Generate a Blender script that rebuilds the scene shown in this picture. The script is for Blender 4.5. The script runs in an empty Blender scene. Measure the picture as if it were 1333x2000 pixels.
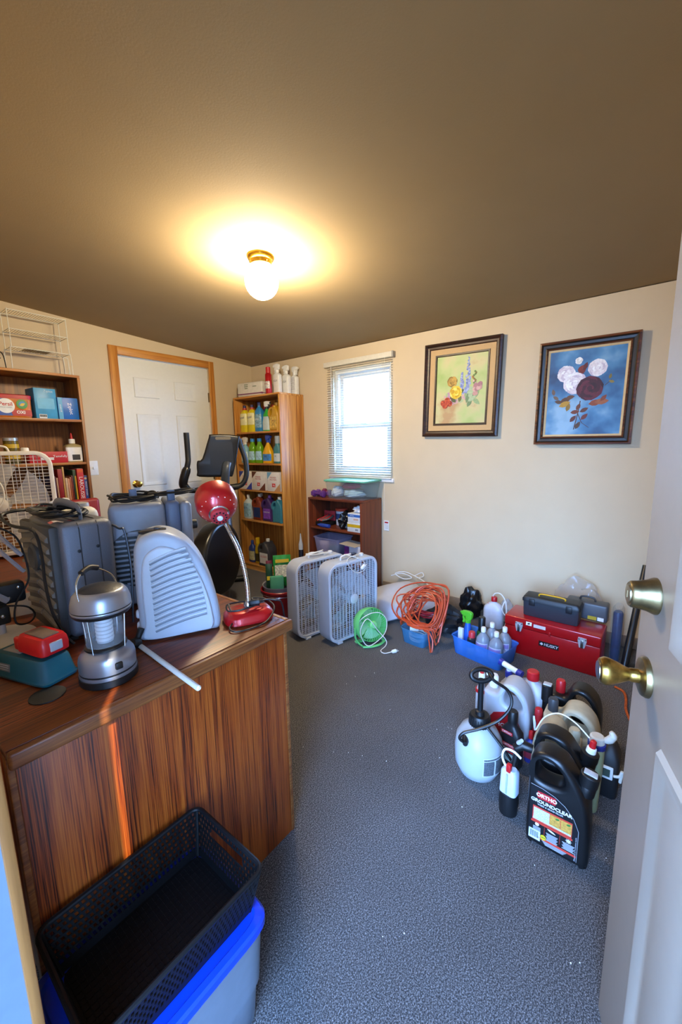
import bpy, bmesh, math, random
from mathutils import Vector, Matrix
C = bpy.context.scene.collection
PI = math.pi
def rad(d): return math.radians(d)

# ---------------------------------------------------------------- camera
CAM_H = 1.29
yaw, pitch, roll = rad(38.45), rad(9.3), rad(1.0)
fw = Vector((math.cos(yaw)*math.cos(pitch), math.sin(yaw)*math.cos(pitch), -math.sin(pitch)))
rt = Vector((math.sin(yaw), -math.cos(yaw), 0)); dn = fw.cross(rt)
r2 = math.cos(roll)*rt + math.sin(roll)*dn
d2 = -math.sin(roll)*rt + math.cos(roll)*dn
cd = bpy.data.cameras.new('camera'); cam = bpy.data.objects.new('camera', cd); C.objects.link(cam)
cd.sensor_fit = 'VERTICAL'; cd.sensor_height = 36; cd.sensor_width = 24
cd.lens = 793.0*36/2000; cd.clip_start = 0.02
m3 = Matrix((r2, -d2, -fw)).transposed()
cam.matrix_world = Matrix.Translation((0, 0, CAM_H)) @ m3.to_4x4()
bpy.context.scene.camera = cam

# ---------------------------------------------------------------- world, sun, exposure
SKY, SUN, LAMP, EXPO = 45.0, 16.0, 310.0, -0.06
w = bpy.data.worlds.new('world'); bpy.context.scene.world = w; w.use_nodes = True
w.node_tree.nodes['Background'].inputs[0].default_value = (0.27, 0.51, 1.0, 1)
w.node_tree.nodes['Background'].inputs[1].default_value = SKY
vs = bpy.context.scene.view_settings
vs.view_transform = 'Standard'; vs.look = 'None'; vs.exposure = EXPO; vs.gamma = 1; vs.use_curve_mapping = False
bpy.context.scene.cycles.use_denoising = True
bpy.context.scene.cycles.max_bounces = 10
bpy.context.scene.cycles.transparent_max_bounces = 24
bpy.context.scene.cycles.caustics_reflective = False
bpy.context.scene.cycles.caustics_refractive = False
bpy.context.scene.cycles.sample_clamp_indirect = 4.0
sd = bpy.data.lights.new('sun', 'SUN'); so = bpy.data.objects.new('sun', sd); C.objects.link(so)
sd.energy = SUN; sd.color = (1.0, 0.88, 0.72); sd.angle = rad(0.25)
el = rad(36); sh = Vector((0.602, 0.798))
sun_dir = Vector((sh.x*math.cos(el), sh.y*math.cos(el), -math.sin(el)))
so.rotation_euler = sun_dir.to_track_quat('-Z', 'Y').to_euler(); so.location = (-3, -3, 6)
def portal(name, loc, rot, sx, sy):
    l = bpy.data.lights.new(name, 'AREA'); l.shape = 'RECTANGLE'; l.size = sx; l.size_y = sy
    l.cycles.is_portal = True
    o = bpy.data.objects.new(name, l); C.objects.link(o); o.location = loc; o.rotation_euler = rot
portal('window_portal', (3.09, 2.135, 1.50), (0, rad(90), 0), 0.93, 0.62)
portal('doorway_portal', (-0.06, 0.19, 1.02), (0, rad(-90), 0), 2.04, 0.86)

# ---------------------------------------------------------------- materials
def lin(h):
    h = h.lstrip('#'); v = [int(h[i:i+2], 16)/255 for i in (0, 2, 4)]
    return tuple(c/12.92 if c <= 0.04045 else ((c+0.055)/1.055)**2.4 for c in v)
MC = {}
def nd(nt, t, x=0, y=0, **k):
    n = nt.nodes.new(t); n.location = (x, y)
    for a, b in k.items(): setattr(n, a, b)
    return n
def coords(nt, scale=(1, 1, 1)):
    tc = nd(nt, 'ShaderNodeTexCoord'); mp = nd(nt, 'ShaderNodeMapping')
    mp.inputs['Scale'].default_value = scale
    nt.links.new(tc.outputs['Object'], mp.inputs['Vector']); return mp.outputs['Vector']
def ramp(nt, fac, stops):
    r = nd(nt, 'ShaderNodeValToRGB'); e = r.color_ramp.elements
    while len(e) < len(stops): e.new(0.5)
    for i, (p, c) in enumerate(stops):
        e[i].position = p; e[i].color = (*c, 1)
    nt.links.new(fac, r.inputs['Fac']); return r.outputs['Color']
def M(hexc, rough=0.5, metal=0.0, var=0.05, scale=40, bump=0.0, opac=1.0, emit=0.0, spec=0.5, coat=0.0, bscale=None):
    key = (hexc, rough, metal, var, scale, bump, opac, emit, spec, coat, bscale)
    if key in MC: return MC[key]
    m = bpy.data.materials.new('material_'+hexc.lstrip('#')); m.use_nodes = True; nt = m.node_tree
    b = nt.nodes['Principled BSDF']; c = lin(hexc)
    v = coords(nt); n = nd(nt, 'ShaderNodeTexNoise'); n.inputs['Scale'].default_value = scale; n.inputs['Detail'].default_value = 3
    nt.links.new(v, n.inputs['Vector'])
    lo = tuple(x*(1-var) for x in c); hi = tuple(min(1, x*(1+var)) for x in c)
    col = ramp(nt, n.outputs['Fac'], [(0.3, lo), (0.7, hi)])
    nt.links.new(col, b.inputs['Base Color'])
    b.inputs['Roughness'].default_value = rough; b.inputs['Metallic'].default_value = metal
    b.inputs['Specular IOR Level'].default_value = spec; b.inputs['Coat Weight'].default_value = coat
    if bump:
        n2 = nd(nt, 'ShaderNodeTexNoise'); n2.inputs['Scale'].default_value = bscale or scale*6; n2.inputs['Detail'].default_value = 2
        nt.links.new(v, n2.inputs['Vector'])
        bp = nd(nt, 'ShaderNodeBump'); bp.inputs['Strength'].default_value = bump; bp.inputs['Distance'].default_value = 0.002
        nt.links.new(n2.outputs['Fac'], bp.inputs['Height']); nt.links.new(bp.outputs['Normal'], b.inputs['Normal'])
    if emit:
        nt.links.new(col, b.inputs['Emission Color']); b.inputs['Emission Strength'].default_value = emit
    if opac < 1:
        t = nd(nt, 'ShaderNodeBsdfTransparent'); t.inputs[0].default_value = tuple(0.55+0.45*x for x in c)+(1,)
        mx = nd(nt, 'ShaderNodeMixShader'); mx.inputs[0].default_value = opac
        nt.links.new(t.outputs[0], mx.inputs[1]); nt.links.new(b.outputs[0], mx.inputs[2])
        nt.links.new(mx.outputs[0], nt.nodes['Material Output'].inputs[0])
    MC[key] = m; return m
def wood(name, dark, mid, light, axis='z', fine=70, rough=0.42, stretch=0.035, bands=7.0, amp=0.07, stops=(0.28, 0.5, 0.72)):
    key = ('wood', name, axis)
    if key in MC: return MC[key]
    m = bpy.data.materials.new('wood_'+name); m.use_nodes = True; nt = m.node_tree; b = nt.nodes['Principled BSDF']
    s = [1, 1, 1]; s['xyz'.index(axis)] = stretch
    v = coords(nt, tuple(s))
    # slow warp for cathedral figure
    n0 = nd(nt, 'ShaderNodeTexNoise'); n0.inputs['Scale'].default_value = 5; n0.inputs['Detail'].default_value = 2
    nt.links.new(v, n0.inputs['Vector'])
    mul = nd(nt, 'ShaderNodeMath', operation='MULTIPLY'); mul.inputs[1].default_value = bands*10
    nt.links.new(n0.outputs['Fac'], mul.inputs[0])
    sn = nd(nt, 'ShaderNodeMath', operation='SINE'); nt.links.new(mul.outputs[0], sn.inputs[0])
    n1 = nd(nt, 'ShaderNodeTexNoise'); n1.inputs['Scale'].default_value = fine; n1.inputs['Detail'].default_value = 4; n1.inputs['Roughness'].default_value = 0.6
    nt.links.new(v, n1.inputs['Vector'])
    ma = nd(nt, 'ShaderNodeMath', operation='MULTIPLY_ADD'); ma.inputs[1].default_value = amp
    nt.links.new(sn.outputs[0], ma.inputs[0]); nt.links.new(n1.outputs['Fac'], ma.inputs[2])
    col = ramp(nt, ma.outputs[0], [(stops[0], lin(dark)), (stops[1], lin(mid)), (stops[2], lin(light))])
    nt.links.new(col, b.inputs['Base Color']); b.inputs['Roughness'].default_value = rough
    bp = nd(nt, 'ShaderNodeBump'); bp.inputs['Strength'].default_value = 0.08; bp.inputs['Distance'].default_value = 0.001
    nt.links.new(ma.outputs[0], bp.inputs['Height']); nt.links.new(bp.outputs['Normal'], b.inputs['Normal'])
    MC[key] = m; return m
def carpet_mat():
    m = bpy.data.materials.new('carpet'); m.use_nodes = True; nt = m.node_tree; b = nt.nodes['Principled BSDF']
    v = coords(nt)
    n = nd(nt, 'ShaderNodeTexNoise'); n.inputs['Scale'].default_value = 430; n.inputs['Detail'].default_value = 3; n.inputs['Roughness'].default_value = 0.75
    nt.links.new(v, n.inputs['Vector'])
    n2 = nd(nt, 'ShaderNodeTexNoise'); n2.inputs['Scale'].default_value = 2.2; n2.inputs['Detail'].default_value = 4
    nt.links.new(v, n2.inputs['Vector'])
    n3 = nd(nt, 'ShaderNodeTexNoise'); n3.inputs['Scale'].default_value = 250; n3.inputs['Detail'].default_value = 4; n3.inputs['Roughness'].default_value = 0.7
    nt.links.new(v, n3.inputs['Vector'])
    av = nd(nt, 'ShaderNodeMath', operation='ADD'); nt.links.new(n.outputs['Fac'], av.inputs[0]); nt.links.new(n3.outputs['Fac'], av.inputs[1])
    hf = nd(nt, 'ShaderNodeMath', operation='MULTIPLY'); hf.inputs[1].default_value = 0.5; nt.links.new(av.outputs[0], hf.inputs[0])
    c1 = ramp(nt, hf.outputs[0], [(0.39, lin('#1C1B1C')), (0.49, lin('#424143')), (0.61, lin('#A09EA0'))])
    c2 = ramp(nt, n2.outputs['Fac'], [(0.3, lin('#D8D4D0')), (0.7, lin('#FFFFFF'))])
    mx = nd(nt, 'ShaderNodeMix', data_type='RGBA', blend_type='MULTIPLY'); mx.inputs['Factor'].default_value = 0.8
    nt.links.new(c1, mx.inputs[6]); nt.links.new(c2, mx.inputs[7]); nt.links.new(mx.outputs[2], b.inputs['Base Color'])
    b.inputs['Roughness'].default_value = 0.95; b.inputs['Specular IOR Level'].default_value = 0.1
    b.inputs['Sheen Weight'].default_value = 0.15
    bp = nd(nt, 'ShaderNodeBump'); bp.inputs['Strength'].default_value = 0.6; bp.inputs['Distance'].default_value = 0.003
    nt.links.new(n.outputs['Fac'], bp.inputs['Height']); nt.links.new(bp.outputs['Normal'], b.inputs['Normal'])
    return m
def canvas_mat(name, stops, scale):
    m = bpy.data.materials.new('canvas_'+name); m.use_nodes = True; nt = m.node_tree; b = nt.nodes['Principled BSDF']
    v = coords(nt); n = nd(nt, 'ShaderNodeTexNoise'); n.inputs['Scale'].default_value = scale; n.inputs['Detail'].default_value = 4
    nt.links.new(v, n.inputs['Vector'])
    nt.links.new(ramp(nt, n.outputs['Fac'], [(p, lin(c)) for p, c in stops]), b.inputs['Base Color'])
    b.inputs['Roughness'].default_value = 0.55; return m

# ---------------------------------------------------------------- mesh helpers
def B(): return bmesh.new()
def bx(bm, x0, x1, y0, y1, z0, z1, r=0.0, seg=2, mx=None):
    t = bmesh.new()
    bmesh.ops.create_cube(t, size=1)
    for v in t.verts:
        v.co = Vector(((x0+x1)/2+v.co.x*(x1-x0), (y0+y1)/2+v.co.y*(y1-y0), (z0+z1)/2+v.co.z*(z1-z0)))
    if r > 0:
        r = min(r, 0.49*min(abs(x1-x0), abs(y1-y0), abs(z1-z0)))
        bmesh.ops.bevel(t, geom=list(t.edges), offset=r, segments=seg, profile=0.5, affect='EDGES')
    return join(bm, t, mx)
def join(bm, t, mx=None):
    mp = {}
    for v in t.verts: mp[v] = bm.verts.new(mx @ v.co if mx else v.co)
    for f in t.faces:
        try:
            nf = bm.faces.new([mp[v] for v in f.verts]); nf.material_index = f.material_index
        except ValueError: pass
    t.free(); return bm
def ring(z, hx, hy, p, cx, cy, n, off=0.0, a0=0.0, a1=None, closed=True):
    out = []
    k = n if closed else n+1
    a1 = 2*PI if a1 is None else a1
    for i in range(k):
        a = a0+(a1-a0)*i/n; c, s = math.cos(a), math.sin(a)
        x = math.copysign(abs(c)**(2/p), c)*(hx+off); y = math.copysign(abs(s)**(2/p), s)*(hy+off)
        out.append(Vector((cx+x, cy+y, z)))
    return out
def norm(sec):
    z, hx, hy = sec[:3]; p = sec[3] if len(sec) > 3 else 2.0
    cx = sec[4] if len(sec) > 4 else 0.0; cy = sec[5] if len(sec) > 5 else 0.0
    return z, hx, hy, p, cx, cy
def loft(bm, secs, n=24, mx=None, cap=(True, True)):
    prev = None; first = None
    for sec in secs:
        z, hx, hy, p, cx, cy = norm(sec)
        vs_ = [bm.verts.new(mx @ q if mx else q) for q in ring(z, hx, hy, p, cx, cy, n)]
        if prev:
            for i in range(n): bm.faces.new((prev[i], prev[(i+1) % n], vs_[(i+1) % n], vs_[i]))
        else: first = vs_
        prev = vs_
    if cap[0]: bm.faces.new(list(reversed(first)))
    if cap[1]: bm.faces.new(prev)
    return bm
def lerp_sec(secs, z):
    for a, b in zip(secs, secs[1:]):
        a, b = norm(a), norm(b)
        if a[0] <= z <= b[0]:
            t = 0 if b[0] == a[0] else (z-a[0])/(b[0]-a[0])
            return tuple(x+(y-x)*t for x, y in zip(a, b))
    return norm(secs[-1])
def band(bm, secs, z0, z1, a0, a1, off=0.0008, n=16, mx=None):
    zs = sorted({z0, z1} | {s[0] for s in secs if z0 < s[0] < z1})
    prev = None
    for z in zs:
        _, hx, hy, p, cx, cy = lerp_sec(secs, z)
        vs_ = [bm.verts.new(mx @ q if mx else q) for q in ring(z, hx, hy, p, cx, cy, n, off, a0, a1, False)]
        if prev:
            for i in range(n): bm.faces.new((prev[i], prev[i+1], vs_[i+1], vs_[i]))
        prev = vs_
    return bm
def lathe(bm, prof, n=24, mx=None):
    return loft(bm, [(z, max(r, 1e-4), max(r, 1e-4)) for r, z in prof], n, mx)
def cr(pts, k=6, closed=False):
    P = [Vector(p) for p in pts]; out = []; n = len(P)
    rng = range(n) if closed else range(n-1)
    for i in rng:
        if closed: a, b, c, d = P[i-1], P[i], P[(i+1) % n], P[(i+2) % n]
        else: a, b, c, d = P[max(i-1, 0)], P[i], P[i+1], P[min(i+2, n-1)]
        for j in range(k):
            t = j/k
            out.append(0.5*((2*b)+(c-a)*t+(2*a-5*b+4*c-d)*t*t+(3*b-a-3*c+d)*t**3))
    if not closed: out.append(P[-1])
    return out
def tube(bm, pts, r, n=8, closed=False, mx=None, flat=1.0):
    P = [Vector(p) for p in pts]; m = len(P)
    if m < 2: return bm
    rs = r if isinstance(r, (list, tuple)) else [r]*m
    up = None; rings = []
    for i in range(m):
        if closed: t = P[(i+1) % m]-P[i-1]
        else: t = P[min(i+1, m-1)]-P[max(i-1, 0)]
        if t.length < 1e-9: t = Vector((0, 0, 1))
        t.normalize()
        if up is None:
            up = Vector((0, 0, 1)) if abs(t.z) < 0.9 else Vector((1, 0, 0))
        s = t.cross(up)
        if s.length < 1e-6: s = t.orthogonal()
        s.normalize(); up = s.cross(t).normalized()
        ri = rs[min(i, len(rs)-1)]
        vs_ = []
        for j in range(n):
            a = 2*PI*j/n; q = P[i]+s*math.cos(a)*ri+up*math.sin(a)*ri*flat
            vs_.append(bm.verts.new(mx @ q if mx else q))
        rings.append(vs_)
    for i in range(m if closed else m-1):
        a, b = rings[i], rings[(i+1) % m]
        for j in range(n): bm.faces.new((a[j], a[(j+1) % n], b[(j+1) % n], b[j]))
    if not closed:
        bm.faces.new(list(reversed(rings[0]))); bm.faces.new(rings[-1])
    return bm
def cyl(bm, a, b, r, n=16, r2=None):
    return tube(bm, [a, b], [r, r if r2 is None else r2], n)
def poly(bm, pts, t0, t1, mx=None, mi=0):
    """flat polygon in local xz, thickness along y from t0 to t1"""
    a = [bm.verts.new(mx @ Vector((x, t0, z)) if mx else Vector((x, t0, z))) for x, z in pts]
    b = [bm.verts.new(mx @ Vector((x, t1, z)) if mx else Vector((x, t1, z))) for x, z in pts]
    fs = [bm.faces.new(a), bm.faces.new(list(reversed(b)))]
    n = len(pts)
    for i in range(n): fs.append(bm.faces.new((a[(i+1) % n], a[i], b[i], b[(i+1) % n])))
    for f in fs: f.material_index = mi
    return bm
def slab(outline, holes, half, bev, k=6, smooth=True, res=2):
    """rounded solid from a 2D outline in xz with holes; thickness along y, centred"""
    cu = bpy.data.curves.new('tmp_outline', 'CURVE'); cu.dimensions = '2D'; cu.fill_mode = 'BOTH'
    cu.extrude = max(half-bev, 1e-4); cu.bevel_depth = bev; cu.bevel_resolution = res; cu.offset = -bev
    for loop in [outline]+list(holes):
        pts = cr([(x, y, 0) for x, y in loop], k, True) if smooth else [Vector((x, y, 0)) for x, y in loop]
        sp = cu.splines.new('POLY'); sp.points.add(len(pts)-1); sp.use_cyclic_u = True
        for q, v in zip(sp.points, pts): q.co = (v.x, v.y, 0, 1)
    o = bpy.data.objects.new('tmp_outline', cu); C.objects.link(o)
    dg = bpy.context.evaluated_depsgraph_get(); me = bpy.data.meshes.new_from_object(o.evaluated_get(dg))
    bm = bmesh.new(); bm.from_mesh(me)
    for v in bm.verts: v.co = Vector((v.co.x, -v.co.z, v.co.y))
    for v in bm.verts: v.co.z = max(v.co.z, min(y for _, y in outline))
    bmesh.ops.remove_doubles(bm, verts=bm.verts, dist=1e-5)
    bpy.data.meshes.remove(me); bpy.data.objects.remove(o); bpy.data.curves.remove(cu)
    return bm
def rrect(x0, x1, z0, z1, r, k=5):
    out = []
    for cx, cz, a in ((x1-r, z1-r, 0), (x0+r, z1-r, 90), (x0+r, z0+r, 180), (x1-r, z0+r, 270)):
        for i in range(k+1):
            t = rad(a+90*i/k); out.append((cx+r*math.cos(t), cz+r*math.sin(t)))
    return out
def inv(parent):
    return (Matrix.Translation(parent.location) @ parent.rotation_euler.to_matrix().to_4x4()).inverted()
def obj(name, bm, mats, parent=None, world=False, smooth=True, angle=38, label=None, kind=None):
    if world and parent is not None:
        mi = inv(parent)
        if parent.parent is not None: mi = mi @ inv(parent.parent)
        bmesh.ops.transform(bm, matrix=mi, verts=bm.verts)
    bmesh.ops.recalc_face_normals(bm, faces=bm.faces)
    me = bpy.data.meshes.new(name); bm.to_mesh(me); bm.free()
    for m in (mats if isinstance(mats, (list, tuple)) else [mats]): me.materials.append(m)
    if smooth:
        me.shade_smooth(); me.set_sharp_from_angle(angle=rad(angle))
    o = bpy.data.objects.new(name, me); C.objects.link(o)
    if parent is not None: o.parent = parent
    if label: o['label'] = label
    if kind: o['kind'] = kind
    return o
def thing(name, label, cat, loc=(0, 0, 0), rotz=0.0, group=None):
    o = bpy.data.objects.new(name, None); C.objects.link(o); o.empty_display_size = 0.05
    o.location = loc; o.rotation_euler = (0, 0, rotz); o['label'] = label; o['category'] = cat
    if group: o['group'] = group
    return o
def tag(o, label, cat, group=None):
    o['label'] = label; o['category'] = cat
    if group: o['group'] = group
    return o
def struct(name, bm, m, parent=None):
    o = obj(name, bm, m, parent)
    if parent is None: o['kind'] = 'structure'
    return o
def lettering(parent, s, size, org, right, up, m, align='CENTER', name='lettering', shear=0.0, world=False, bold=0.0):
    cu = bpy.data.curves.new('tmp_text', 'FONT'); cu.body = s; cu.size = size; cu.align_x = align; cu.align_y = 'CENTER'
    cu.extrude = 0.0002; cu.shear = shear; cu.offset = bold; cu.resolution_u = 3
    o = bpy.data.objects.new('tmp_text', cu); C.objects.link(o)
    dg = bpy.context.evaluated_depsgraph_get(); me = bpy.data.meshes.new_from_object(o.evaluated_get(dg))
    bm = bmesh.new(); bm.from_mesh(me)
    bpy.data.meshes.remove(me); bpy.data.objects.remove(o); bpy.data.curves.remove(cu)
    right, up, org = Vector(right).normalized(), Vector(up).normalized(), Vector(org); nn = right.cross(up)
    for v in bm.verts: v.co = org+right*v.co.x+up*v.co.y+nn*(v.co.z+0.0004)
    return obj(name, bm, m, parent, world=world, smooth=False)
def plate(bm, org, right, up, wd, ht, t=0.0006, mi=0):
    right, up, org = Vector(right).normalized(), Vector(up).normalized(), Vector(org); nn = right.cross(up)
    vs_ = []
    for d in (0, t):
        for sx, sy in ((-1, -1), (1, -1), (1, 1), (-1, 1)):
            vs_.append(bm.verts.new(org+right*sx*wd/2+up*sy*ht/2+nn*d))
    for f in ((3, 2, 1, 0), (4, 5, 6, 7), (0, 1, 5, 4), (1, 2, 6, 5), (2, 3, 7, 6), (3, 0, 4, 7)):
        bm.faces.new([vs_[i] for i in f]).material_index = mi
    return bm
FX, FZ = (1, 0, 0), (0, 0, 1)      # right / up of a local front facing -Y

# common materials
WHITE = M('#E6E6E2', 0.45); OFFWHITE = M('#D9D6CB', 0.55); BLACK = M('#0B0C0E', 0.45, bump=0.05); MATTE = M('#1B1C1E', 0.7)
RUBBER = M('#090A0B', 0.55); RED = M('#B5161B', 0.4); STEEL = M('#B9BCC2', 0.25, 1.0); CHROME = M('#D4D6DA', 0.14, 1.0)
BRASS = M('#B58A3A', 0.24, 1.0, var=0.18, scale=60); INK = M('#22252C', 0.6); PAPER = M('#E9E8E4', 0.6)
# ================================================================ room shell
XW, YW, XL, YF = 2.993, 3.584, 0.07, -0.38
def ceil_z(x): return 2.145+0.0672*(XW-x)
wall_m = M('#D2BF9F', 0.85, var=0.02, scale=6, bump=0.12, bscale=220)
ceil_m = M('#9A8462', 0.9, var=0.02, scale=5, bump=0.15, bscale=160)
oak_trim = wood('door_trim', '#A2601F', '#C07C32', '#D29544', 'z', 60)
oak_trim_x = wood('door_trim', '#A2601F', '#C07C32', '#D29544', 'x', 60)
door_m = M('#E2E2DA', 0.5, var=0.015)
base_m = M('#8C7A68', 0.6, var=0.08)

bm = B(); bx(bm, -0.2, XW+0.12, YF-0.12, YW+0.12, -0.08, 0.0)
struct('floor', bm, carpet_mat())
bm = B()
v = [bm.verts.new(p) for p in ((-0.06, YF-0.12, ceil_z(-0.06)), (XW+0.12, YF-0.12, ceil_z(XW+0.12)), (XW+0.12, YW+0.12, ceil_z(XW+0.12)), (-0.06, YW+0.12, ceil_z(-0.06)),
     (-0.06, YF-0.12, 2.5), (XW+0.12, YF-0.12, 2.5), (XW+0.12, YW+0.12, 2.5), (-0.06, YW+0.12, 2.5))]
for f in ((0, 1, 2, 3), (7, 6, 5, 4), (0, 4, 5, 1), (1, 5, 6, 2), (2, 6, 7, 3), (3, 7, 4, 0)): bm.faces.new([v[i] for i in f])
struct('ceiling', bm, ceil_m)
WY0, WY1, WZ0, WZ1 = 1.825, 2.445, 1.035, 1.965
bm = B()
for y0, y1, z0, z1 in ((YF-0.12, WY0, -0.05, 2.14), (WY1, YW, -0.05, 2.14), (WY0, WY1, -0.05, WZ0), (WY0, WY1, WZ1, 2.14)):
    bx(bm, XW, XW+0.115, y0, y1, z0, z1)
struct('wall_right', bm, wall_m)
DX0, DX1, DZ = 1.603, 2.455, 2.053
bm = B()
def wallpoly(bm, x0, x1, z0, y0, y1):
    poly(bm, [(x0, z0), (x1, z0), (x1, ceil_z(x1)), (x0, ceil_z(x0))], y0, y1)
wallpoly(bm, XL-0.1, DX0, -0.05, YW, YW+0.115); wallpoly(bm, DX1, XW, -0.05, YW, YW+0.115); wallpoly(bm, DX0, DX1, DZ, YW, YW+0.115)
struct('wall_back', bm, wall_m)
EY0, EY1, EZ = -0.245, 0.62, 2.04
bm = B()
for y0, y1, z0, z1 in ((YF-0.12, EY0, -0.05, 2.335), (EY1, YW+0.115, -0.05, 2.335), (EY0, EY1, EZ, 2.335)):
    bx(bm, -0.055, XL, y0, y1, z0, z1)
struct('wall_left', bm, wall_m)
bm = B(); wallpoly(bm, XL, XW, -0.05, YF-0.12, YF); struct('wall_front', bm, wall_m)
bm = B(); bx(bm, XW-0.012, XW, YF, 1.90, 0, 0.075, 0.003); struct('baseboard_right', bm, base_m)
bm = B(); bx(bm, 1.22, 1.53, YW-0.012, YW, 0, 0.075, 0.003); bx(bm, 2.515, 2.66, YW-0.012, YW, 0, 0.075, 0.003); struct('baseboard_back', bm, base_m)
# outside ground and unseen blockers added to shape the doorway light
bm = B(); bx(bm, -14, 14, -14, 14, -0.2, -0.1); struct('ground_outside', bm, M('#4E4A40', 0.9, var=0.1, scale=2))
def beam(s, d): return Vector((sh.x, sh.y))*d + Vector((sh.y, -sh.x))*s
for s0, s1, zt_ in ((-0.2825, 0.12, 3.0), (-0.45, -0.2910, 3.0), (-0.2910, -0.2825, 2.10)):
    bm = B(); pts = [beam(s0, -1.6), beam(s1, -1.6), beam(s1, -1.5), beam(s0, -1.5)]
    a_ = [bm.verts.new((p.x, p.y, -0.1)) for p in pts]; b_ = [bm.verts.new((p.x, p.y, zt_)) for p in pts]
    bm.faces.new(a_); bm.faces.new(b_)
    for i in range(4): bm.faces.new((a_[i], a_[(i+1) % 4], b_[(i+1) % 4], b_[i]))
    struct('sun_blocker_outside', bm, M('#CFC8BC', 0.9))  # unseen slabs added to narrow the sun to a strip on the desk
bm = B(); bx(bm, -1.0, -0.056, -2.6, 2.4, 2.47, 2.6); struct('light_blocker_roof', bm, M('#5A564E', 0.9))  # unseen roof slab added to hold back sky and stray sun
bm = B(); bx(bm, -2.4, -0.056, 0.70, 0.84, -0.1, 2.47); struct('sky_blocker_wall', bm, M('#8A8478', 0.9))  # unseen wall added to keep sky light off the open door
# doorway jamb and casing (left side and head)
jamb_m = M('#59656F', 0.5)
bm = B(); bx(bm, -0.055, XL, EY1-0.018, EY1, 0, EZ); bx(bm, -0.055, XL, EY0, EY1, EZ-0.018, EZ)
struct('trim_1', bm, jamb_m)
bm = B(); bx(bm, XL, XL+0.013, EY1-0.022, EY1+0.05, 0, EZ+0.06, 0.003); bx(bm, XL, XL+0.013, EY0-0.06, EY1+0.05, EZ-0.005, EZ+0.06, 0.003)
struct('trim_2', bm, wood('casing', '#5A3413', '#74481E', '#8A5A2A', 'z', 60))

# ---------------------------------------------------------------- panelled doors
def door_panel(bm, x0, x1, z0, z1):
    """raised moulding ring and raised field on a face at y=0 looking to -y"""
    loops = [(0, 0.0), (0.005, -0.008), (0.014, -0.008), (0.026, -0.0006), (0.038, -0.0006), (0.058, -0.007)]
    prev = None
    for ins, d in loops:
        vs_ = [bm.verts.new(q) for q in ((x0+ins, d, z0+ins), (x1-ins, d, z0+ins), (x1-ins, d, z1-ins), (x0+ins, d, z1-ins))]
        if prev:
            for i in range(4): bm.faces.new((prev[i], prev[(i+1) % 4], vs_[(i+1) % 4], vs_[i]))
        prev = vs_
    bm.faces.new(prev)
def knob(parent, x, z, prof_r, prof_k, m=BRASS):
    mx = Matrix.Translation((x, 0, z)) @ Matrix.Rotation(rad(90), 4, 'X')
    bm = B(); lathe(bm, prof_r, 28, mx); r = obj('rosette', bm, m, parent)
    bm = B(); lathe(bm, prof_k, 28, mx); obj('knob', bm, m, parent)
d1 = thing('door_1', 'white six-panel interior door framed in honey oak trim', 'door', (DX0, YW+0.012, 0)); d1['kind'] = 'structure'
bm = B(); bx(bm, 0.002, DX1-DX0-0.002, 0, 0.035, 0.008, DZ-0.005, 0.002); obj('slab', bm, door_m, d1)
for x0, x1 in ((0.118, 0.34), (0.485, 0.705)):
    for z0, z1 in ((1.728, 1.894), (0.965, 1.59), (0.22, 0.83)):
        bm = B(); door_panel(bm, x0, x1, z0, z1); obj('panel', bm, door_m, d1)
knob(d1, 0.060, 0.99, [(0.032, 0), (0.032, 0.004), (0.02, 0.01), (0.012, 0.014)], [(0.011, 0.012), (0.011, 0.03), (0.026, 0.04), (0.029, 0.052), (0.024, 0.064), (0.008, 0.068)])
for z in (0.25, 1.02, 1.78):
    bm = B(); bx(bm, 0.842, 0.856, -0.006, 0.004, z-0.045, z+0.045, 0.002); cyl(bm, (0.853, -0.006, z-0.045), (0.853, -0.006, z+0.045), 0.006, 10); obj('hinge', bm, M('#6E5A3A', 0.35, 1.0), d1)
bm = B(); bx(bm, 1.533, DX0, YW-0.016, YW, 0, 2.121, 0.004); struct('trim_3', bm, oak_trim)
bm = B(); bx(bm, DX1, 2.513, YW-0.016, YW, 0, 2.121, 0.004); struct('trim_4', bm, oak_trim)
bm = B(); bx(bm, DX0, DX1, YW-0.016, YW, DZ+0.002, 2.121, 0.004); struct('trim_5', bm, oak_trim_x)
# entry door, opened into the room: local x runs hinge -> latch, face looks to +y of the door
DW = 0.86; th = rad(17)
hx_, hy_ = 0.93-DW*math.cos(th), 0.01-DW*math.sin(th)
d2_ = thing('door_2', 'open white entry door with brass knob and deadbolt', 'door', (hx_, hy_, 0), th); d2_['kind'] = 'structure'
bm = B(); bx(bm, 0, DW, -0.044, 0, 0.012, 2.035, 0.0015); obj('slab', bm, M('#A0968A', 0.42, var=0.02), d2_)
flip = Matrix.Diagonal((1, -1, 1, 1))
for x0, x1 in ((0.145, 0.36), (0.485, DW-0.16)):
    for z0, z1 in ((0.20, 0.796), (0.966, 1.56), (1.70, 1.90)):
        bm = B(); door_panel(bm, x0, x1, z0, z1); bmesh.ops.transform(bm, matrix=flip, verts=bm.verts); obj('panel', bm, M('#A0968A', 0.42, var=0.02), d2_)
old = M('#8A7A58', 0.36, 1.0, var=0.3, scale=45); gold = M('#AE8C48', 0.28, 1.0, var=0.4, scale=70)
mk = Matrix.Translation((DW-0.066, 0, 0.868)) @ Matrix.Rotation(rad(-90), 4, 'X')
bm = B(); lathe(bm, [(0.036, 0), (0.036, 0.003), (0.033, 0.009), (0.022, 0.013)], 32, mk); obj('knob_rosette', bm, old, d2_)
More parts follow.
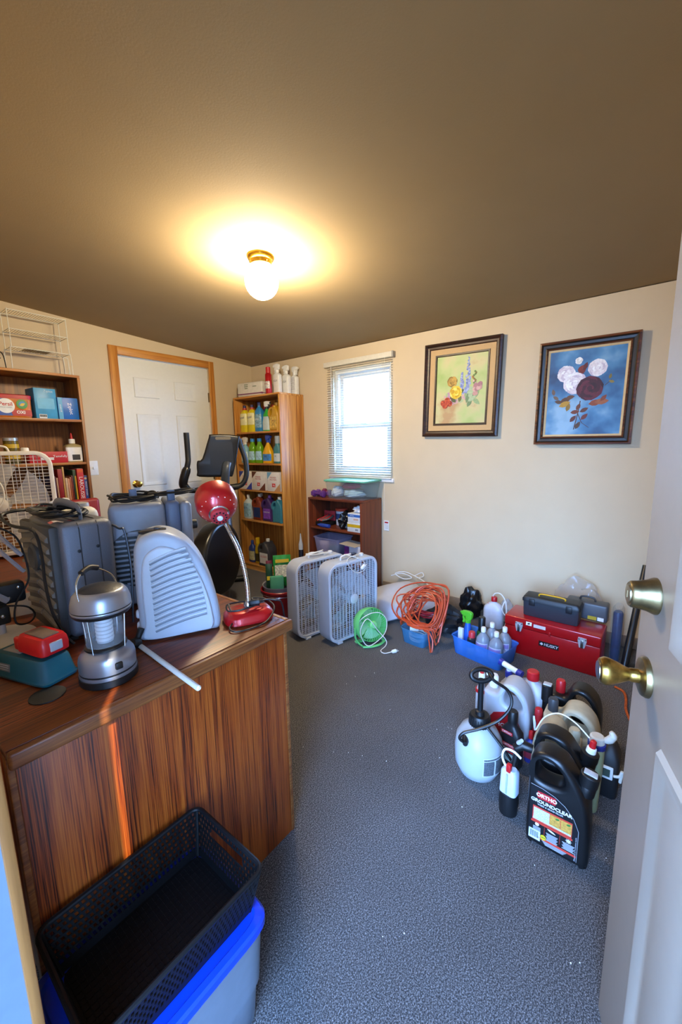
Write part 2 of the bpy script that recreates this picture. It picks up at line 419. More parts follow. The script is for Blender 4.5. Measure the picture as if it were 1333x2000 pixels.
bm = B(); lathe(bm, [(0.013, 0.012), (0.0125, 0.024), (0.0115, 0.027), (0.0125, 0.030), (0.019, 0.044), (0.0245, 0.058), (0.0255, 0.066), (0.022, 0.073), (0.017, 0.075)], 32, mk); kn = obj('door_knob', bm, gold, d2_)
bm = B(); lathe(bm, [(0.0168, 0.0745), (0.0165, 0.0765), (0.014, 0.0768)], 24, mk); obj('knob_face', bm, M('#A8A39A', 0.3, 1.0), kn)
mk = Matrix.Translation((DW-0.068, 0, 1.022)) @ Matrix.Rotation(rad(-90), 4, 'X')
bm = B(); lathe(bm, [(0.032, 0), (0.032, 0.004), (0.0275, 0.014), (0.0245, 0.028), (0.0235, 0.037), (0.021, 0.040)], 32, mk); db = obj('deadbolt', bm, old, d2_)
bm = B(); lathe(bm, [(0.0165, 0.0395), (0.016, 0.042), (0.012, 0.0425)], 24, mk); bx(bm, -0.0015, 0.0015, -0.006, 0.006, 0.0425, 0.0432, mx=mk); obj('keyway', bm, M('#B7A98A', 0.35, 1.0), db)

# ---------------------------------------------------------------- window and blind
vinyl = M('#EDEDEA', 0.4, var=0.01)
w1 = thing('window_1', 'small white double-hung window in the picture wall', 'window', (XW+0.05, (WY0+WY1)/2, WZ0)); w1['kind'] = 'structure'
bm = B()
for y0, y1, z0, z1 in ((WY0, WY0+0.035, WZ0, WZ1), (WY1-0.035, WY1, WZ0, WZ1), (WY0+0.035, WY1-0.035, WZ0, WZ0+0.035), (WY0+0.035, WY1-0.035, WZ1-0.035, WZ1)):
    bx(bm, XW+0.035, XW+0.10, y0, y1, z0, z1, 0.003)
obj('window_frame', bm, vinyl, w1, world=True)
gl = M('#F4FAFF', 0.02, opac=0.06)
for z0, z1, x in ((WZ0+0.035, 1.475, XW+0.045), (1.455, WZ1-0.035, XW+0.072)):
    bm = B()
    y0, y1 = WY0+0.035, WY1-0.035
    for a, b, c, d in ((y0, y0+0.032, z0, z1), (y1-0.032, y1, z0, z1), (y0+0.032, y1-0.032, z0, z0+0.034), (y0+0.032, y1-0.032, z1-0.034, z1)):
        bx(bm, x, x+0.024, a, b, c, d, 0.003)
    s_ = obj('sash', bm, vinyl, w1, world=True)
    bm = B(); bx(bm, x+0.010, x+0.013, y0+0.03, y1-0.03, z0+0.03, z1-0.03); obj('pane', bm, gl, s_, world=True)
bm = B(); bx(bm, XW+0.036, XW+0.05, 2.10, 2.16, 1.476, 1.488, 0.002); obj('sash_lock', bm, vinyl, w1, world=True)
bm = B(); bx(bm, XW-0.02, XW+0.035, 1.79, 2.49, 0.972, 1.006, 0.004); obj('window_sill', bm, vinyl, w1, world=True)
bl = thing('mini_blind', 'white horizontal slat blind lowered and opened over the window', 'blind', (2.965, 2.15, 1.0))
blind_m = M('#E4E2D6', 0.45, var=0.01)
bm = B(); bx(bm, 2.950, 2.992, 1.785, 2.52, 1.992, 2.034, 0.003); obj('headrail', bm, M('#D8D2C2', 0.5), bl, world=True)
bm = B(); bx(bm, 2.947, 2.992, 1.782, 1.796, 1.990, 2.036, 0.002); obj('rail_bracket', bm, M('#9D9A92', 0.4), bl, world=True)
sl = None; NSL = 47
for i in range(NSL):
    if sl is None:
        bm = B(); n = 6
        pr = None
        for j in range(n+1):
            t = j/n-0.5; p0 = (t*0.024, -0.345, 0.0016*(1-4*t*t)+t*0.006); p1 = (p0[0], 0.345, p0[2])
            a, b = bm.verts.new(p0), bm.verts.new(p1)
            if pr: bm.faces.new((pr[0], a, b, pr[1]))
            pr = (a, b)
        sl = obj('slat', bm, blind_m, bl); o = sl
    else:
        o = sl.copy(); C.objects.link(o); o.parent = bl
    o.location = (0.006, 0.0, 0.022+i*0.0208)
bm = B(); bx(bm, 2.958, 2.984, 1.805, 2.495, 1.000, 1.013, 0.003); obj('bottom_rail', bm, blind_m, bl, world=True)
bm = B()
for y in (1.90, 2.15, 2.40):
    for dx in (-0.012, 0.012): cyl(bm, (2.971+dx, y, 1.01), (2.971+dx, y, 1.995), 0.0007, 5)
obj('ladder_cords', bm, blind_m, bl, world=True)
bm = B(); cyl(bm, (2.948, 2.43, 1.20), (2.950, 2.43, 1.995), 0.003, 6); obj('tilt_wand', bm, M('#E8E8E4', 0.2, opac=0.6), bl, world=True)
bm = B(); tube(bm, [(2.948, 1.86, 1.995), (2.950, 1.86, 1.4), (2.955, 1.865, 0.72)], 0.0012, 5); obj('pull_cord', bm, WHITE, bl, world=True)
bm = B(); bx(bm, 2.985, 2.9875, 1.838, 1.888, 0.545, 0.635, 0); tg = obj('warning_tag', bm, PAPER); tag(tg, 'white paper warning tag hanging on the wall beside the low bookcase', 'tag')
bm = B(); plate(bm, (2.9848, 1.863, 0.617), (0, -1, 0), FZ, 0.036, 0.012); obj('red_print', bm, RED, tg)
bm = B()
for i in range(5): plate(bm, (2.9848, 1.863, 0.60-i*0.009), (0, -1, 0), FZ, 0.034, 0.002)
obj('text_lines', bm, M('#8A8A8C', 0.7), tg)

# ---------------------------------------------------------------- ceiling light, wall switch
lz = ceil_z(1.52)
cl = thing('ceiling_light', 'round white glass globe lamp on brass ceiling fitting', 'lamp', (1.52, 1.70, lz))
bm = B(); lathe(bm, [(0.070, 0.004), (0.070, -0.004), (0.064, -0.016), (0.056, -0.020), (0.052, -0.040), (0.047, -0.041)], 36); obj('canopy', bm, M('#C9962E', 0.25, 1.0, var=0.05), cl)
for a in (20, 140, 260):
    bm = B(); c_, s_ = math.cos(rad(a)), math.sin(rad(a)); cyl(bm, (0.051*c_, 0.051*s_, -0.031), (0.060*c_, 0.060*s_, -0.031), 0.004, 8); obj('thumb_screw', bm, BRASS, cl)
gm = bpy.data.materials.new('lit_globe'); gm.use_nodes = True; nt = gm.node_tree; b = nt.nodes['Principled BSDF']
n = nd(nt, 'ShaderNodeTexNoise'); n.inputs['Scale'].default_value = 3
nt.links.new(ramp(nt, n.outputs['Fac'], [(0, (1.0, 0.82, 0.54)), (1, (1.0, 0.84, 0.57))]), b.inputs['Emission Color'])
b.inputs['Emission Strength'].default_value = LAMP; b.inputs['Base Color'].default_value = (0.9, 0.9, 0.9, 1)
bm = B(); pr = [(0.046, -0.036), (0.050, -0.046)]
for i in range(13):
    a = rad(55-i*145/12); pr.append((max(0.085*math.cos(a), 0.001), -0.118+0.085*math.sin(a)))
lathe(bm, pr, 36); obj('globe', bm, gm, cl)
sw = thing('light_switch', 'small white light switch beside the oak door frame', 'switch', (1.332, YW, 1.146))
bm = B(); bx(bm, -0.035, 0.035, -0.005, 0, -0.057, 0.057, 0.003); obj('plate', bm, WHITE, sw)
bm = B(); bx(bm, -0.005, 0.005, -0.013, -0.004, -0.010, 0.010, 0.002); obj('toggle', bm, WHITE, sw)

# ---------------------------------------------------------------- framed paintings
def rect_loops(bm, wd, ht, loops, close=False):
    prev = None
    for ins, d in loops:
        vs_ = [bm.verts.new(q) for q in ((-wd/2+ins, d, -ht/2+ins), (wd/2-ins, d, -ht/2+ins), (wd/2-ins, d, ht/2-ins), (-wd/2+ins, d, ht/2-ins))]
        if prev:
            for i in range(4): bm.faces.new((prev[i], prev[(i+1) % 4], vs_[(i+1) % 4], vs_[i]))
        prev = vs_
    if close: bm.faces.new(prev)
    return bm
def disc(cx, cz, r, n=10, sq=1.0, a=0.0):
    return [(cx+r*math.cos(2*PI*i/n)*math.cos(a)-r*sq*math.sin(2*PI*i/n)*math.sin(a), cz+r*math.cos(2*PI*i/n)*math.sin(a)+r*sq*math.sin(2*PI*i/n)*math.cos(a)) for i in range(n)]
def leaf(cx, cz, l, wd, a):
    pts = []
    for t, s in ((0, 0), (0.25, 0.8), (0.5, 1), (0.75, 0.7), (1, 0), (0.75, -0.7), (0.5, -1), (0.25, -0.8)):
        x, z = (t-0.5)*l, s*wd/2; pts.append((cx+x*math.cos(a)-z*math.sin(a), cz+x*math.sin(a)+z*math.cos(a)))
    return pts
class Paint:
    def __init__(s): s.bm = B(); s.m = []; s.k = 0
    def add(s, pts, hexc):
        mt = M(hexc, 0.6, var=0.12, scale=90)
        if mt not in s.m: s.m.append(mt)
        s.k += 1
        poly(s.bm, pts, -0.0002-0.000012*s.k, 0.0, mi=s.m.index(mt))
    def rose(s, cx, cz, r, cols, rng, layers=4, pet=7):
        for L in range(layers):
            rr = r*(1-L*0.23)
            for i in range(pet-L):
                a = 2*PI*i/(pet-L)+L*0.7+rng.random()*0.4
                s.add(disc(cx+rr*0.55*math.cos(a), cz+rr*0.55*math.sin(a), rr*0.5, 8, 0.75, a+PI/2), cols[rng.randrange(len(cols))])
        s.add(disc(cx, cz, r*0.18, 8), cols[0])
def painting(name, label, loc, wd, ht, tilt, frame_specs, canvas, cin, painter):
    t = thing(name, label, 'painting', loc, rad(-90))
    t.rotation_euler = (0, tilt, rad(-90))
    for nm, loops, m in frame_specs:
        bm = B(); rect_loops(bm, wd, ht, loops); obj(nm, bm, m, t, smooth=False)
    bm = B(); rect_loops(bm, wd, ht, [(cin, -0.010), (cin+0.001, -0.0101)], True); cv = obj('canvas', bm, canvas, t, smooth=False)
    bm = B(); rect_loops(bm, wd, ht, [(0.004, 0.0), (0.0041, 0.0)], True); obj('backing', bm, M('#6B5844', 0.8), t)
    P = Paint(); cw, ch = wd-2*cin, ht-2*cin
    painter(P, lambda u: (u-0.5)*cw, lambda v_: (v_-0.5)*ch, cw*1.15)
    bmesh.ops.translate(P.bm, verts=P.bm.verts, vec=(0, -0.0102, 0))
    obj('painted_flowers', P.bm, P.m, cv, smooth=False)
    return t
def paint_a(P, U, V, s):
    r = random.Random(4)
    for i in range(26):
        P.add(disc(U(0.2+0.65*r.random()), V(0.28+0.22*r.random()), s*(0.03+0.05*r.random()), 8, 0.6, r.random()*3), r.choice(['#C9A0A0', '#B98FA6', '#C8B98A', '#A9B98A', '#9A7A8A']))
    for u, v0, v1, w0 in ((0.64, 0.44, 0.95, 0.06), (0.52, 0.44, 0.74, 0.055)):
        for i in range(46):
            t = i/45; P.add(disc(U(u+(r.random()-0.5)*w0*2*(1-t*0.85)), V(v0+(v1-v0)*t), s*0.028*(1-0.6*t), 7), r.choice(['#7E8EC0', '#97A6CF', '#A9B3D6', '#6877AE', '#8C93C4']))
    for i in range(12): P.add(leaf(U(0.60+0.22*r.random()), V(0.30+0.18*r.random()), s*0.16, s*0.07, r.random()*6), r.choice(['#8FA97A', '#A9BE95', '#6F8B62']))
    for i in range(7): P.add(leaf(U(0.34+0.2*r.random()), V(0.34+0.2*r.random()), s*0.12, s*0.06, r.random()*6), r.choice(['#5E4B2E', '#6B6A3A', '#4A5A35']))
    P.rose(U(0.33), V(0.62), s*0.10, ['#B0883A', '#C49A45', '#8E6E2C'], r)
    P.rose(U(0.41), V(0.46), s*0.12, ['#D9B21C', '#EBCB3A', '#C89A12', '#F0DB6A'], r)
    for u, v_ in ((0.16, 0.31), (0.24, 0.35), (0.20, 0.27), (0.29, 0.30)): P.rose(U(u), V(v_), s*0.055, ['#B33A22', '#C9552C', '#8E2418'], r, 2, 8)
    for i in range(14): P.add(disc(U(0.75+0.14*r.random()), V(0.42+0.18*r.random()), s*0.035, 8), r.choice(['#C0928A', '#A9777E', '#D0A9A0']))
    for i in range(10): P.add(disc(U(0.76+0.03*math.sin(i)), V(0.58+0.018*i), s*0.016, 7), r.choice(['#5D7A3A', '#7C6A30', '#A06A30']))
def paint_b(P, U, V, s):
    r = random.Random(9)
    for pts, wd_ in ((((0.46, 0.40), (0.44, 0.25), (0.40, 0.06)), 0.012), (((0.44, 0.25), (0.50, 0.14), (0.60, 0.08)), 0.01), (((0.66, 0.56), (0.76, 0.56), (0.84, 0.62)), 0.01)):
        for (a, b), (c, d) in zip(pts, pts[1:]):
            P.add([(U(a)-s*wd_/2, V(b)), (U(c)-s*wd_/2, V(d)), (U(c)+s*wd_/2, V(d)), (U(a)+s*wd_/2, V(b))], '#4A3328')
    for u, v_, l, a, c in ((0.44, 0.33, 0.10, 1.2, '#6A3A22'), (0.52, 0.29, 0.11, 0.5, '#5A3324'), (0.38, 0.19, 0.11, 0.9, '#5E2E26'), (0.53, 0.21, 0.11, 0.8, '#6A3028'), (0.45, 0.11, 0.11, 1.1, '#4E3626'), (0.40, 0.27, 0.11, 0.1, '#70341F'),
                         (0.08, 0.52, 0.09, 1.8, '#6A5446'), (0.12, 0.45, 0.09, 2.5, '#6E5A4A'), (0.16, 0.40, 0.1, 2.9, '#57402E'), (0.26, 0.42, 0.14, 0.3, '#5A3A22'), (0.32, 0.45, 0.11, 0.2, '#61402A'),
                         (0.25, 0.37, 0.15, 0.4, '#B58A2A'), (0.30, 0.33, 0.11, 1.3, '#8A6A22'), (0.66, 0.37, 0.16, 0.2, '#8A4628'), (0.74, 0.38, 0.16, 0.05, '#9A5A34'), (0.76, 0.42, 0.10, 0.9, '#7E3E26'),
                         (0.45, 0.74, 0.12, 0.7, '#6E2418'), (0.49, 0.80, 0.11, 1.2, '#5A1C18'), (0.43, 0.78, 0.10, 0.9, '#7A2A1A'), (0.82, 0.66, 0.07, 1.4, '#7A6A32'), (0.84, 0.60, 0.07, 2.8, '#8A7A3E')):
        P.add(leaf(U(u), V(v_), s*l, s*l*0.5, a), c)
    W_ = ['#E9E4E4', '#D9CFD4', '#F4F2F0', '#C9BCC8', '#E3DADA']
    P.rose(U(0.24), V(0.73), s*0.12, W_, r, 4, 8); P.rose(U(0.65), V(0.77), s*0.12, W_, r, 4, 8)
    P.rose(U(0.37), V(0.61), s*0.155, W_, r, 4, 9); P.rose(U(0.40), V(0.87), s*0.05, ['#F0EEEA', '#DAD6CE'], r, 2, 5)
    P.rose(U(0.57), V(0.54), s*0.17, ['#3E0F1C', '#521526', '#2E0A16', '#5E1C2C'], r, 5, 9)
dk = wood('frame_dark', '#1C100A', '#2E1A10', '#432618', 'x', 80); rb = wood('frame_red', '#2A140A', '#5A2E14', '#7C4A20', 'x', 80)
linen = M('#C9A675', 0.8, var=0.06, scale=300); cream = M('#D3B98A', 0.7)
painting('framed_painting', 'yellow roses and blue delphiniums painting with wide linen mat, nearer the window', (2.985, 1.220, 1.682), 0.575, 0.68, rad(1.2),
    [('frame', [(0, 0), (0, -0.030), (0.012, -0.034), (0.024, -0.024), (0.036, -0.022), (0.044, -0.015)], dk), ('mat', [(0.043, -0.016), (0.083, -0.013)], linen), ('inner_frame', [(0.082, -0.013), (0.084, -0.019), (0.094, -0.019), (0.098, -0.010)], dk)],
    canvas_mat('green', [(0.36, '#9FB86A'), (0.48, '#B9C583'), (0.56, '#C9C08C'), (0.64, '#B8966A')], 3.6), 0.096, paint_a)
painting('framed_painting', 'white and maroon roses painting on blue ground in brown frame', (2.985, 0.425, 1.590), 0.53, 0.635, rad(0.6),
    [('frame', [(0, 0), (0, -0.034), (0.010, -0.036), (0.014, -0.030)], rb), ('frame_cove', [(0.014, -0.030), (0.020, -0.026), (0.034, -0.024), (0.040, -0.026)], M('#15110E', 0.4)), ('frame_lip', [(0.040, -0.026), (0.044, -0.028), (0.050, -0.020)], rb), ('mat', [(0.050, -0.019), (0.062, -0.012)], cream)],
    canvas_mat('blue', [(0.36, '#1F3F66'), (0.46, '#33648F'), (0.54, '#4E86B0'), (0.64, '#8FB4CC')], 3.4), 0.061, paint_b)
# ================================================================ furniture
def bookcase(name, label, x0, x1, y0, y1, H, boards, facing, wz, wh, th=0.018, kick=0.06):
    """facing 'x': open side looks to -X (boards run along Y); 'y': open side looks to -Y"""
    t = thing(name, label, 'bookcase', ((x0+x1)/2, (y0+y1)/2, 0))
    if facing == 'x': sides = [(x0, x1, y0, y0+th), (x0, x1, y1-th, y1)]
    else: sides = [(x0, x0+th, y0, y1), (x1-th, x1, y0, y1)]
    for s in sides:
        bm = B(); bx(bm, *s, 0, H-th, 0.0015); obj('side_panel', bm, wz, t, world=True)
    bm = B(); bx(bm, x0, x1, y0, y1, H-th, H-0.0006, 0.002); obj('top_board', bm, wh, t, world=True)
    ix = (x0+0.004, x1-0.006, y0+th, y1-th) if facing == 'x' else (x0+th, x1-th, y0+0.004, y1-0.006)
    for z in boards:
        bm = B(); bx(bm, *ix, z-th, z-0.0006, 0.0015); obj('shelf', bm, wh, t, world=True)
    bm = B()
    if facing == 'x': bx(bm, x1-0.006, x1, y0+th, y1-th, 0.002, H-th)
    else: bx(bm, x0+th, x1-th, y1-0.006, y1, 0.002, H-th)
    obj('back_panel', bm, wz, t, world=True)
    bm = B()
    if facing == 'x': bx(bm, x0+0.012, x0+0.028, y0+th, y1-th, 0, boards[0]-th)
    else: bx(bm, x0+th, x1-th, y0+0.012, y0+0.028, 0, boards[0]-th)
    obj('kick_board', bm, wh, t, world=True)
    return t
TB = [0.07, 0.545, 0.86, 1.13, 1.44]; TH = 1.785
LB = [0.06, 0.29, 0.57]; LH = 0.835
BB = [0.07, 0.38, 0.66, 0.935, 1.205, 1.505]; BH = 1.81
mk_w = lambda n, a, b, c, ax: wood(n, a, b, c, ax, 60)
tall = bookcase('bookcase', 'tall honey oak bookcase of cleaning supplies in the room corner', 2.67, XW-0.002, 2.82, 3.50, TH, TB, 'x', mk_w('tall', '#94561C', '#C4843A', '#DCA658', 'z'), mk_w('tall', '#94561C', '#C4843A', '#DCA658', 'y'))
low = bookcase('bookcase', 'low dark reddish brown bookcase under the window', 2.67, XW-0.022, 1.905, 2.50, LH, LB, 'x', mk_w('low', '#4A2012', '#6A301A', '#7E4024', 'z'), mk_w('low', '#4A2012', '#6A301A', '#7E4024', 'y'))
left = bookcase('bookcase', 'brown bookcase of books and boxes beside the light switch', 0.445, 1.205, 3.30, 3.576, BH, BB, 'y', mk_w('left', '#60370F', '#8A5420', '#A86C2E', 'z'), mk_w('left', '#7A4614', '#A06424', '#BA7C34', 'x'))

# ---------------------------------------------------------------- desk
DT = 0.765
dz_ = wood('desk', '#341106', '#82360C', '#A4551A', 'z', 340, 0.38, 0.012, 8.0, 0.075, (0.34, 0.46, 0.66))
dx_ = wood('desk', '#2E1006', '#5E260A', '#7A3B10', 'x', 280, 0.36, 0.016, 7.0, 0.06, (0.36, 0.47, 0.66))
dedge = wood('desk_edge', '#5A2C12', '#7C4822', '#94602F', 'x', 200, 0.4)
desk = thing('desk', 'large oak veneer desk with its end panel facing the doorway', 'desk', (0.48, 1.8, 0))
bm = B(); bx(bm, 0.128, 0.812, 0.872, 2.74, 0.745, DT-0.0006, 0.002); obj('desk_top', bm, dx_, desk, world=True)
bm = B(); bx(bm, 0.128, 0.83, 0.855, 0.872, 0.730, DT-0.0006, 0.006, 3); bx(bm, 0.812, 0.83, 0.8715, 2.74, 0.730, DT-0.0006, 0.006, 3); obj('edge_banding', bm, dedge, desk, world=True)
bm = B(); bx(bm, 0.140, 0.822, 0.885, 0.905, 0, 0.7445, 0.0015); obj('end_panel', bm, dz_, desk, world=True)
bm = B(); bx(bm, 0.815, 0.8268, 0.8825, 0.908, 0, 0.744, 0.002); obj('corner_strip', bm, dedge, desk, world=True)
bm = B(); bx(bm, 0.128, 0.140, 0.8825, 0.908, 0, 0.744, 0.002); obj('corner_strip', bm, dedge, desk, world=True)
bm = B(); bx(bm, 0.140, 0.822, 2.70, 2.72, 0, 0.7445, 0.0015); obj('end_panel', bm, dz_, desk, world=True)
bm = B(); bx(bm, 0.128, 0.146, 0.909, 2.699, 0.25, 0.7445, 0.0015); obj('modesty_panel', bm, dz_, desk, world=True)

# ---------------------------------------------------------------- box fan builder (local: centre base, grille looks to -y)
def cord(bm, pts, r=0.003, k=6, n=6): return tube(bm, cr(pts, k), r, n)
def plug(bm, p, d, s=1.0):
    p, d = Vector(p), Vector(d).normalized(); q = p+d*0.028*s
    tube(bm, [p, p+d*0.006*s, q], [0.005*s, 0.010*s, 0.011*s], 8)
    sd_ = d.cross(Vector((0, 0, 1))).normalized() if abs(d.z) < 0.9 else Vector((1, 0, 0))
    for k in (-1, 1): tube(bm, [q+sd_*0.006*k*s, q+sd_*0.006*k*s+d*0.014*s], 0.0016*s, 5)
def box_fan(name, label, loc, rz, wd, ht, dp, house, grille, blade_m, nv, nh, group=None, cords=True, yellowed=None):
    t = thing(name, label, 'fan', loc, rz, group)
    r = 0.075; h = ht-0.012; zc = 0.012+h/2
    bm = slab(rrect(-wd/2, wd/2, 0.012, 0.012+h, r, 7), [rrect(-wd/2+0.014, wd/2-0.014, 0.026, h-0.002, r-0.012, 7)], dp/2, 0.004, smooth=False)
    obj('housing', bm, house, t)
    for sgn, nm in ((-1, 'front_grille'), (1, 'rear_grille')):
        y = sgn*(dp/2-0.006); bm = B()
        iw, ih = wd/2-0.014, h/2-0.014
        def half(u, lim, other):   # clip bars to rounded corners
            e = lim-abs(u); rr = r-0.012
            return other if e >= rr else other-rr+math.sqrt(max(0, rr*rr-(rr-e)**2))
        if sgn > 0: nv, nh = 9, 14
        for i in range(1, nv):
            x = -iw+2*iw*i/nv; L = half(x, iw, ih)
            wthk = 0.0030
            bx(bm, x-wthk/2, x+wthk/2, y-0.0025, y+0.0025, zc-L, zc+L)
        for i in range(1, nh):
            z = -ih+2*ih*i/nh; L = half(z, ih, iw)
            bx(bm, -L, L, y-0.0015, y+0.0015, zc+z-0.0009, zc+z+0.0009)
        if sgn < 0:
            # front rim frame
            join(bm, slab(rrect(-wd/2+0.002, wd/2-0.002, 0.014, 0.010+h, r-0.002, 7), [rrect(-wd/2+0.020, wd/2-0.020, 0.032, h-0.008, r-0.018, 7)], 0.005, 0.002, smooth=False), Matrix.Translation((0, y-0.002, 0)))
            lathe(bm, [(0.034, 0), (0.034, 0.004), (0.026, 0.007), (0.001, 0.008)], 20, Matrix.Translation((0, y-0.001, zc)) @ Matrix.Rotation(rad(90), 4, 'X'))
        obj(nm, bm, grille, t)
    bm = B(); lathe(bm, [(0.045, -0.03), (0.045, 0.02), (0.03, 0.03)], 20, Matrix.Translation((0, 0, zc)) @ Matrix.Rotation(rad(90), 4, 'X')); obj('hub', bm, blade_m, t)
    R = min(wd, h)/2-0.03
    for k in range(5):
        bm = B(); a0 = 2*PI*k/5+0.3; g = []
        for i in range(5):
            rr = 0.043+(R-0.043)*i/4; row = []
            for j in range(6):
                aa = a0+(j/5-0.5)*(0.62+0.42*i/4)+0.10*i/4
                row.append(bm.verts.new((rr*math.cos(aa), (j/5-0.5)*0.045, zc+rr*math.sin(aa))))
            g.append(row)
        for i in range(4):
            for j in range(5): bm.faces.new((g[i][j], g[i+1][j], g[i+1][j+1], g[i][j+1]))
        obj('blade', bm, blade_m, t)
    bm = B(); lathe(bm, [(0.017, 0), (0.016, 0.014), (0.012, 0.017)], 18, Matrix.Translation((wd*0.27, 0, ht))); obj('speed_knob', bm, grille, t)
    bm = B(); tube(bm, cr([(-wd*0.16, 0, ht-0.002), (-wd*0.15, 0, ht+0.02), (-wd*0.10, 0, ht+0.026), (0.02, 0, ht+0.026), (0.05, 0, ht+0.02), (0.06, 0, ht-0.002)], 4), 0.008, 8, flat=0.6); obj('carry_handle', bm, grille, t)
    for x in (-wd*0.3, wd*0.3):
        bm = B(); bx(bm, x-0.02, x+0.02, -dp*0.55, dp*0.55, 0, 0.014, 0.003); obj('foot', bm, grille, t)
    return t
fan_h = M('#A9B0BC', 0.4, var=0.02); fan_g = M('#D9DEE6', 0.4, var=0.02); fan_b = M('#C2C8D2', 0.45)
f2 = box_fan('box_fan', 'grey-sided white box fan behind the green desk fan', (2.085, 1.60, 0), rad(-12), 0.43, 0.545, 0.115, fan_h, fan_g, fan_b, 15, 38, 'pair of box fans on the carpet')
f1 = box_fan('box_fan', 'grey-sided white box fan next to the red bucket', (2.010, 1.815, 0), rad(-12), 0.43, 0.545, 0.115, fan_h, fan_g, fan_b, 15, 38, 'pair of box fans on the carpet')
bm = B(); cord(bm, [(0.13, 0, 0.552), (0.05, -0.02, 0.562), (-0.03, 0.02, 0.572), (-0.10, -0.01, 0.565), (-0.03, -0.03, 0.58), (0.06, 0.01, 0.575), (0.0, 0.03, 0.562), (-0.09, 0.0, 0.575), (-0.06, -0.03, 0.57), (0.10, -0.03, 0.56)], 0.003); obj('power_cord', bm, WHITE, f1)
bm = B(); cord(bm, [(0.13, 0, 0.552), (0.02, -0.03, 0.565), (-0.06, -0.058, 0.555), (-0.04, -0.068, 0.50), (0.02, -0.068, 0.455), (0.09, -0.068, 0.47), (0.07, -0.066, 0.53), (-0.02, -0.04, 0.575), (-0.02, 0.02, 0.57), (0.06, 0.0, 0.565)], 0.003); plug(bm, (0.05, -0.072, 0.475), (0.3, 0, 0.2), 1.3); obj('power_cord', bm, WHITE, f2)
bm = B(); bx(bm, 0.02, 0.062, -0.014, 0.014, 0.556, 0.576, 0.005); obj('plug_cover', bm, M('#20233A', 0.5), f2)
of_h = M('#CFC7B8', 0.5, var=0.04)
f0 = box_fan('box_fan', 'old cream box fan on the desk before the books', (0.515, 2.56, DT), rad(-16), 0.46, 0.525, 0.10, of_h, M('#D8D2C6', 0.5), M('#C9C6C2', 0.4), 14, 30)
bm = B(); cord(bm, [(-0.2, -0.06, 0.55), (-0.1, -0.06, 0.47), (0.0, -0.062, 0.40), (0.02, -0.064, 0.30), (-0.05, -0.064, 0.2)], 0.004); obj('power_cord', bm, OFFWHITE, f0)

# ---------------------------------------------------------------- dark grey heater on desk
hm = M('#63656B', 0.40, 0.45, var=0.10, scale=500, bump=0.35, bscale=900); hd = M('#3A3A38', 0.6, bump=0.1)
t = thing('space_heater', 'dark hammered grey box heater behind the lantern', 'heater', (0.40, 1.36, DT))
bm = B(); bx(bm, 0.338, 0.475, 1.222, 1.50, 0.777, 1.100, 0.022, 4); hb = obj('body', bm, hm, t, world=True)
for x in (0.385, 0.432):
    bm = B(); tube(bm, [(x, 1.2215, 0.785), (x, 1.2215, 1.08), (x, 1.230, 1.0945), (x, 1.25, 1.1005), (x, 1.48, 1.1005)], 0.0016, 6); obj('seam', bm, RUBBER, t, world=True)
for x, z in ((0.378, 1.02), (0.425, 1.025), (0.378, 0.875), (0.425, 0.88)):
    bm = B(); lathe(bm, [(0.0045, 0), (0.0045, 0.002), (0.001, 0.003)], 10, Matrix.Translation((x+0.002, 1.2218, z)) @ Matrix.Rotation(rad(90), 4, 'X')); obj('screw', bm, RUBBER, t, world=True)
grill_m = M('#6A6255', 0.6, var=0.1)
bm = B(); bx(bm, 0.318, 0.342, 1.235, 1.488, 0.785, 1.092, 0.008, 2); obj('grille_frame', bm, hd, t, world=True)
for i in range(9):
    z = 0.81+i*0.030
    for s in (0, 1):
        bm = B()
        y0, y1 = (1.245, 1.358) if s == 0 else (1.364, 1.478)
        za, zb = (z, z+0.016) if s == 0 else (z+0.016, z)
        vv = [bm.verts.new(q) for q in ((0.319, y0, za), (0.319, y1, zb), (0.319, y1, zb+0.017), (0.319, y0, za+0.017), (0.311, y0, za+0.003), (0.311, y1, zb+0.003), (0.311, y1, zb+0.011), (0.311, y0, za+0.011))]
        for f in ((3, 2, 1, 0), (4, 5, 6, 7), (0, 1, 5, 4), (1, 2, 6, 5), (2, 3, 7, 6), (3, 0, 4, 7)): bm.faces.new([vv[q] for q in f])
        obj('louver', bm, grill_m, t, world=True, smooth=False)
bm = B(); lathe(bm, [(0.038, 0), (0.038, 0.012), (0.03, 0.016), (0.02, 0.010)], 24, Matrix.Translation((0.318, 1.345, 1.0)) @ Matrix.Rotation(rad(-90), 4, 'Y')); obj('fan_boss', bm, hd, t, world=True)
bm = B(); tube(bm, cr([(0.405, 1.262, 1.09), (0.405, 1.262, 1.118), (0.405, 1.29, 1.135), (0.405, 1.40, 1.14), (0.405, 1.455, 1.128), (0.405, 1.46, 1.09)], 4), 0.011, 8, flat=0.35); obj('handle', bm, M('#5A5D62', 0.5), t, world=True)
bm = B(); rg = random.Random(3)
pts = []
for i in range(44):
    a = i*0.62; e = 1+0.16*math.sin(i*1.7)
    pts.append((0.385+0.058*e*math.cos(a), 1.37+0.105*e*math.sin(a), 1.109+0.0035*(i % 6)))
pts += [(0.31, 1.42, 1.125), (0.262, 1.40, 1.118), (0.262, 1.31, 1.10), (0.295, 1.262, 1.085), (0.302, 1.25, 1.02), (0.300, 1.245, 0.95), (0.302, 1.225, 0.87), (0.322, 1.214, 0.80), (0.335, 1.205, 0.775)]
cord(bm, pts, 0.0042, 4, 6); obj('power_cord', bm, RUBBER, t, world=True)
bm = B()
g = [[bm.verts.new((0.325+0.055*i/6, 1.235+0.02*j+0.012*i/6, 1.1015+0.004*math.sin(i)+0.002*j)) for j in range(2)] for i in range(7)]
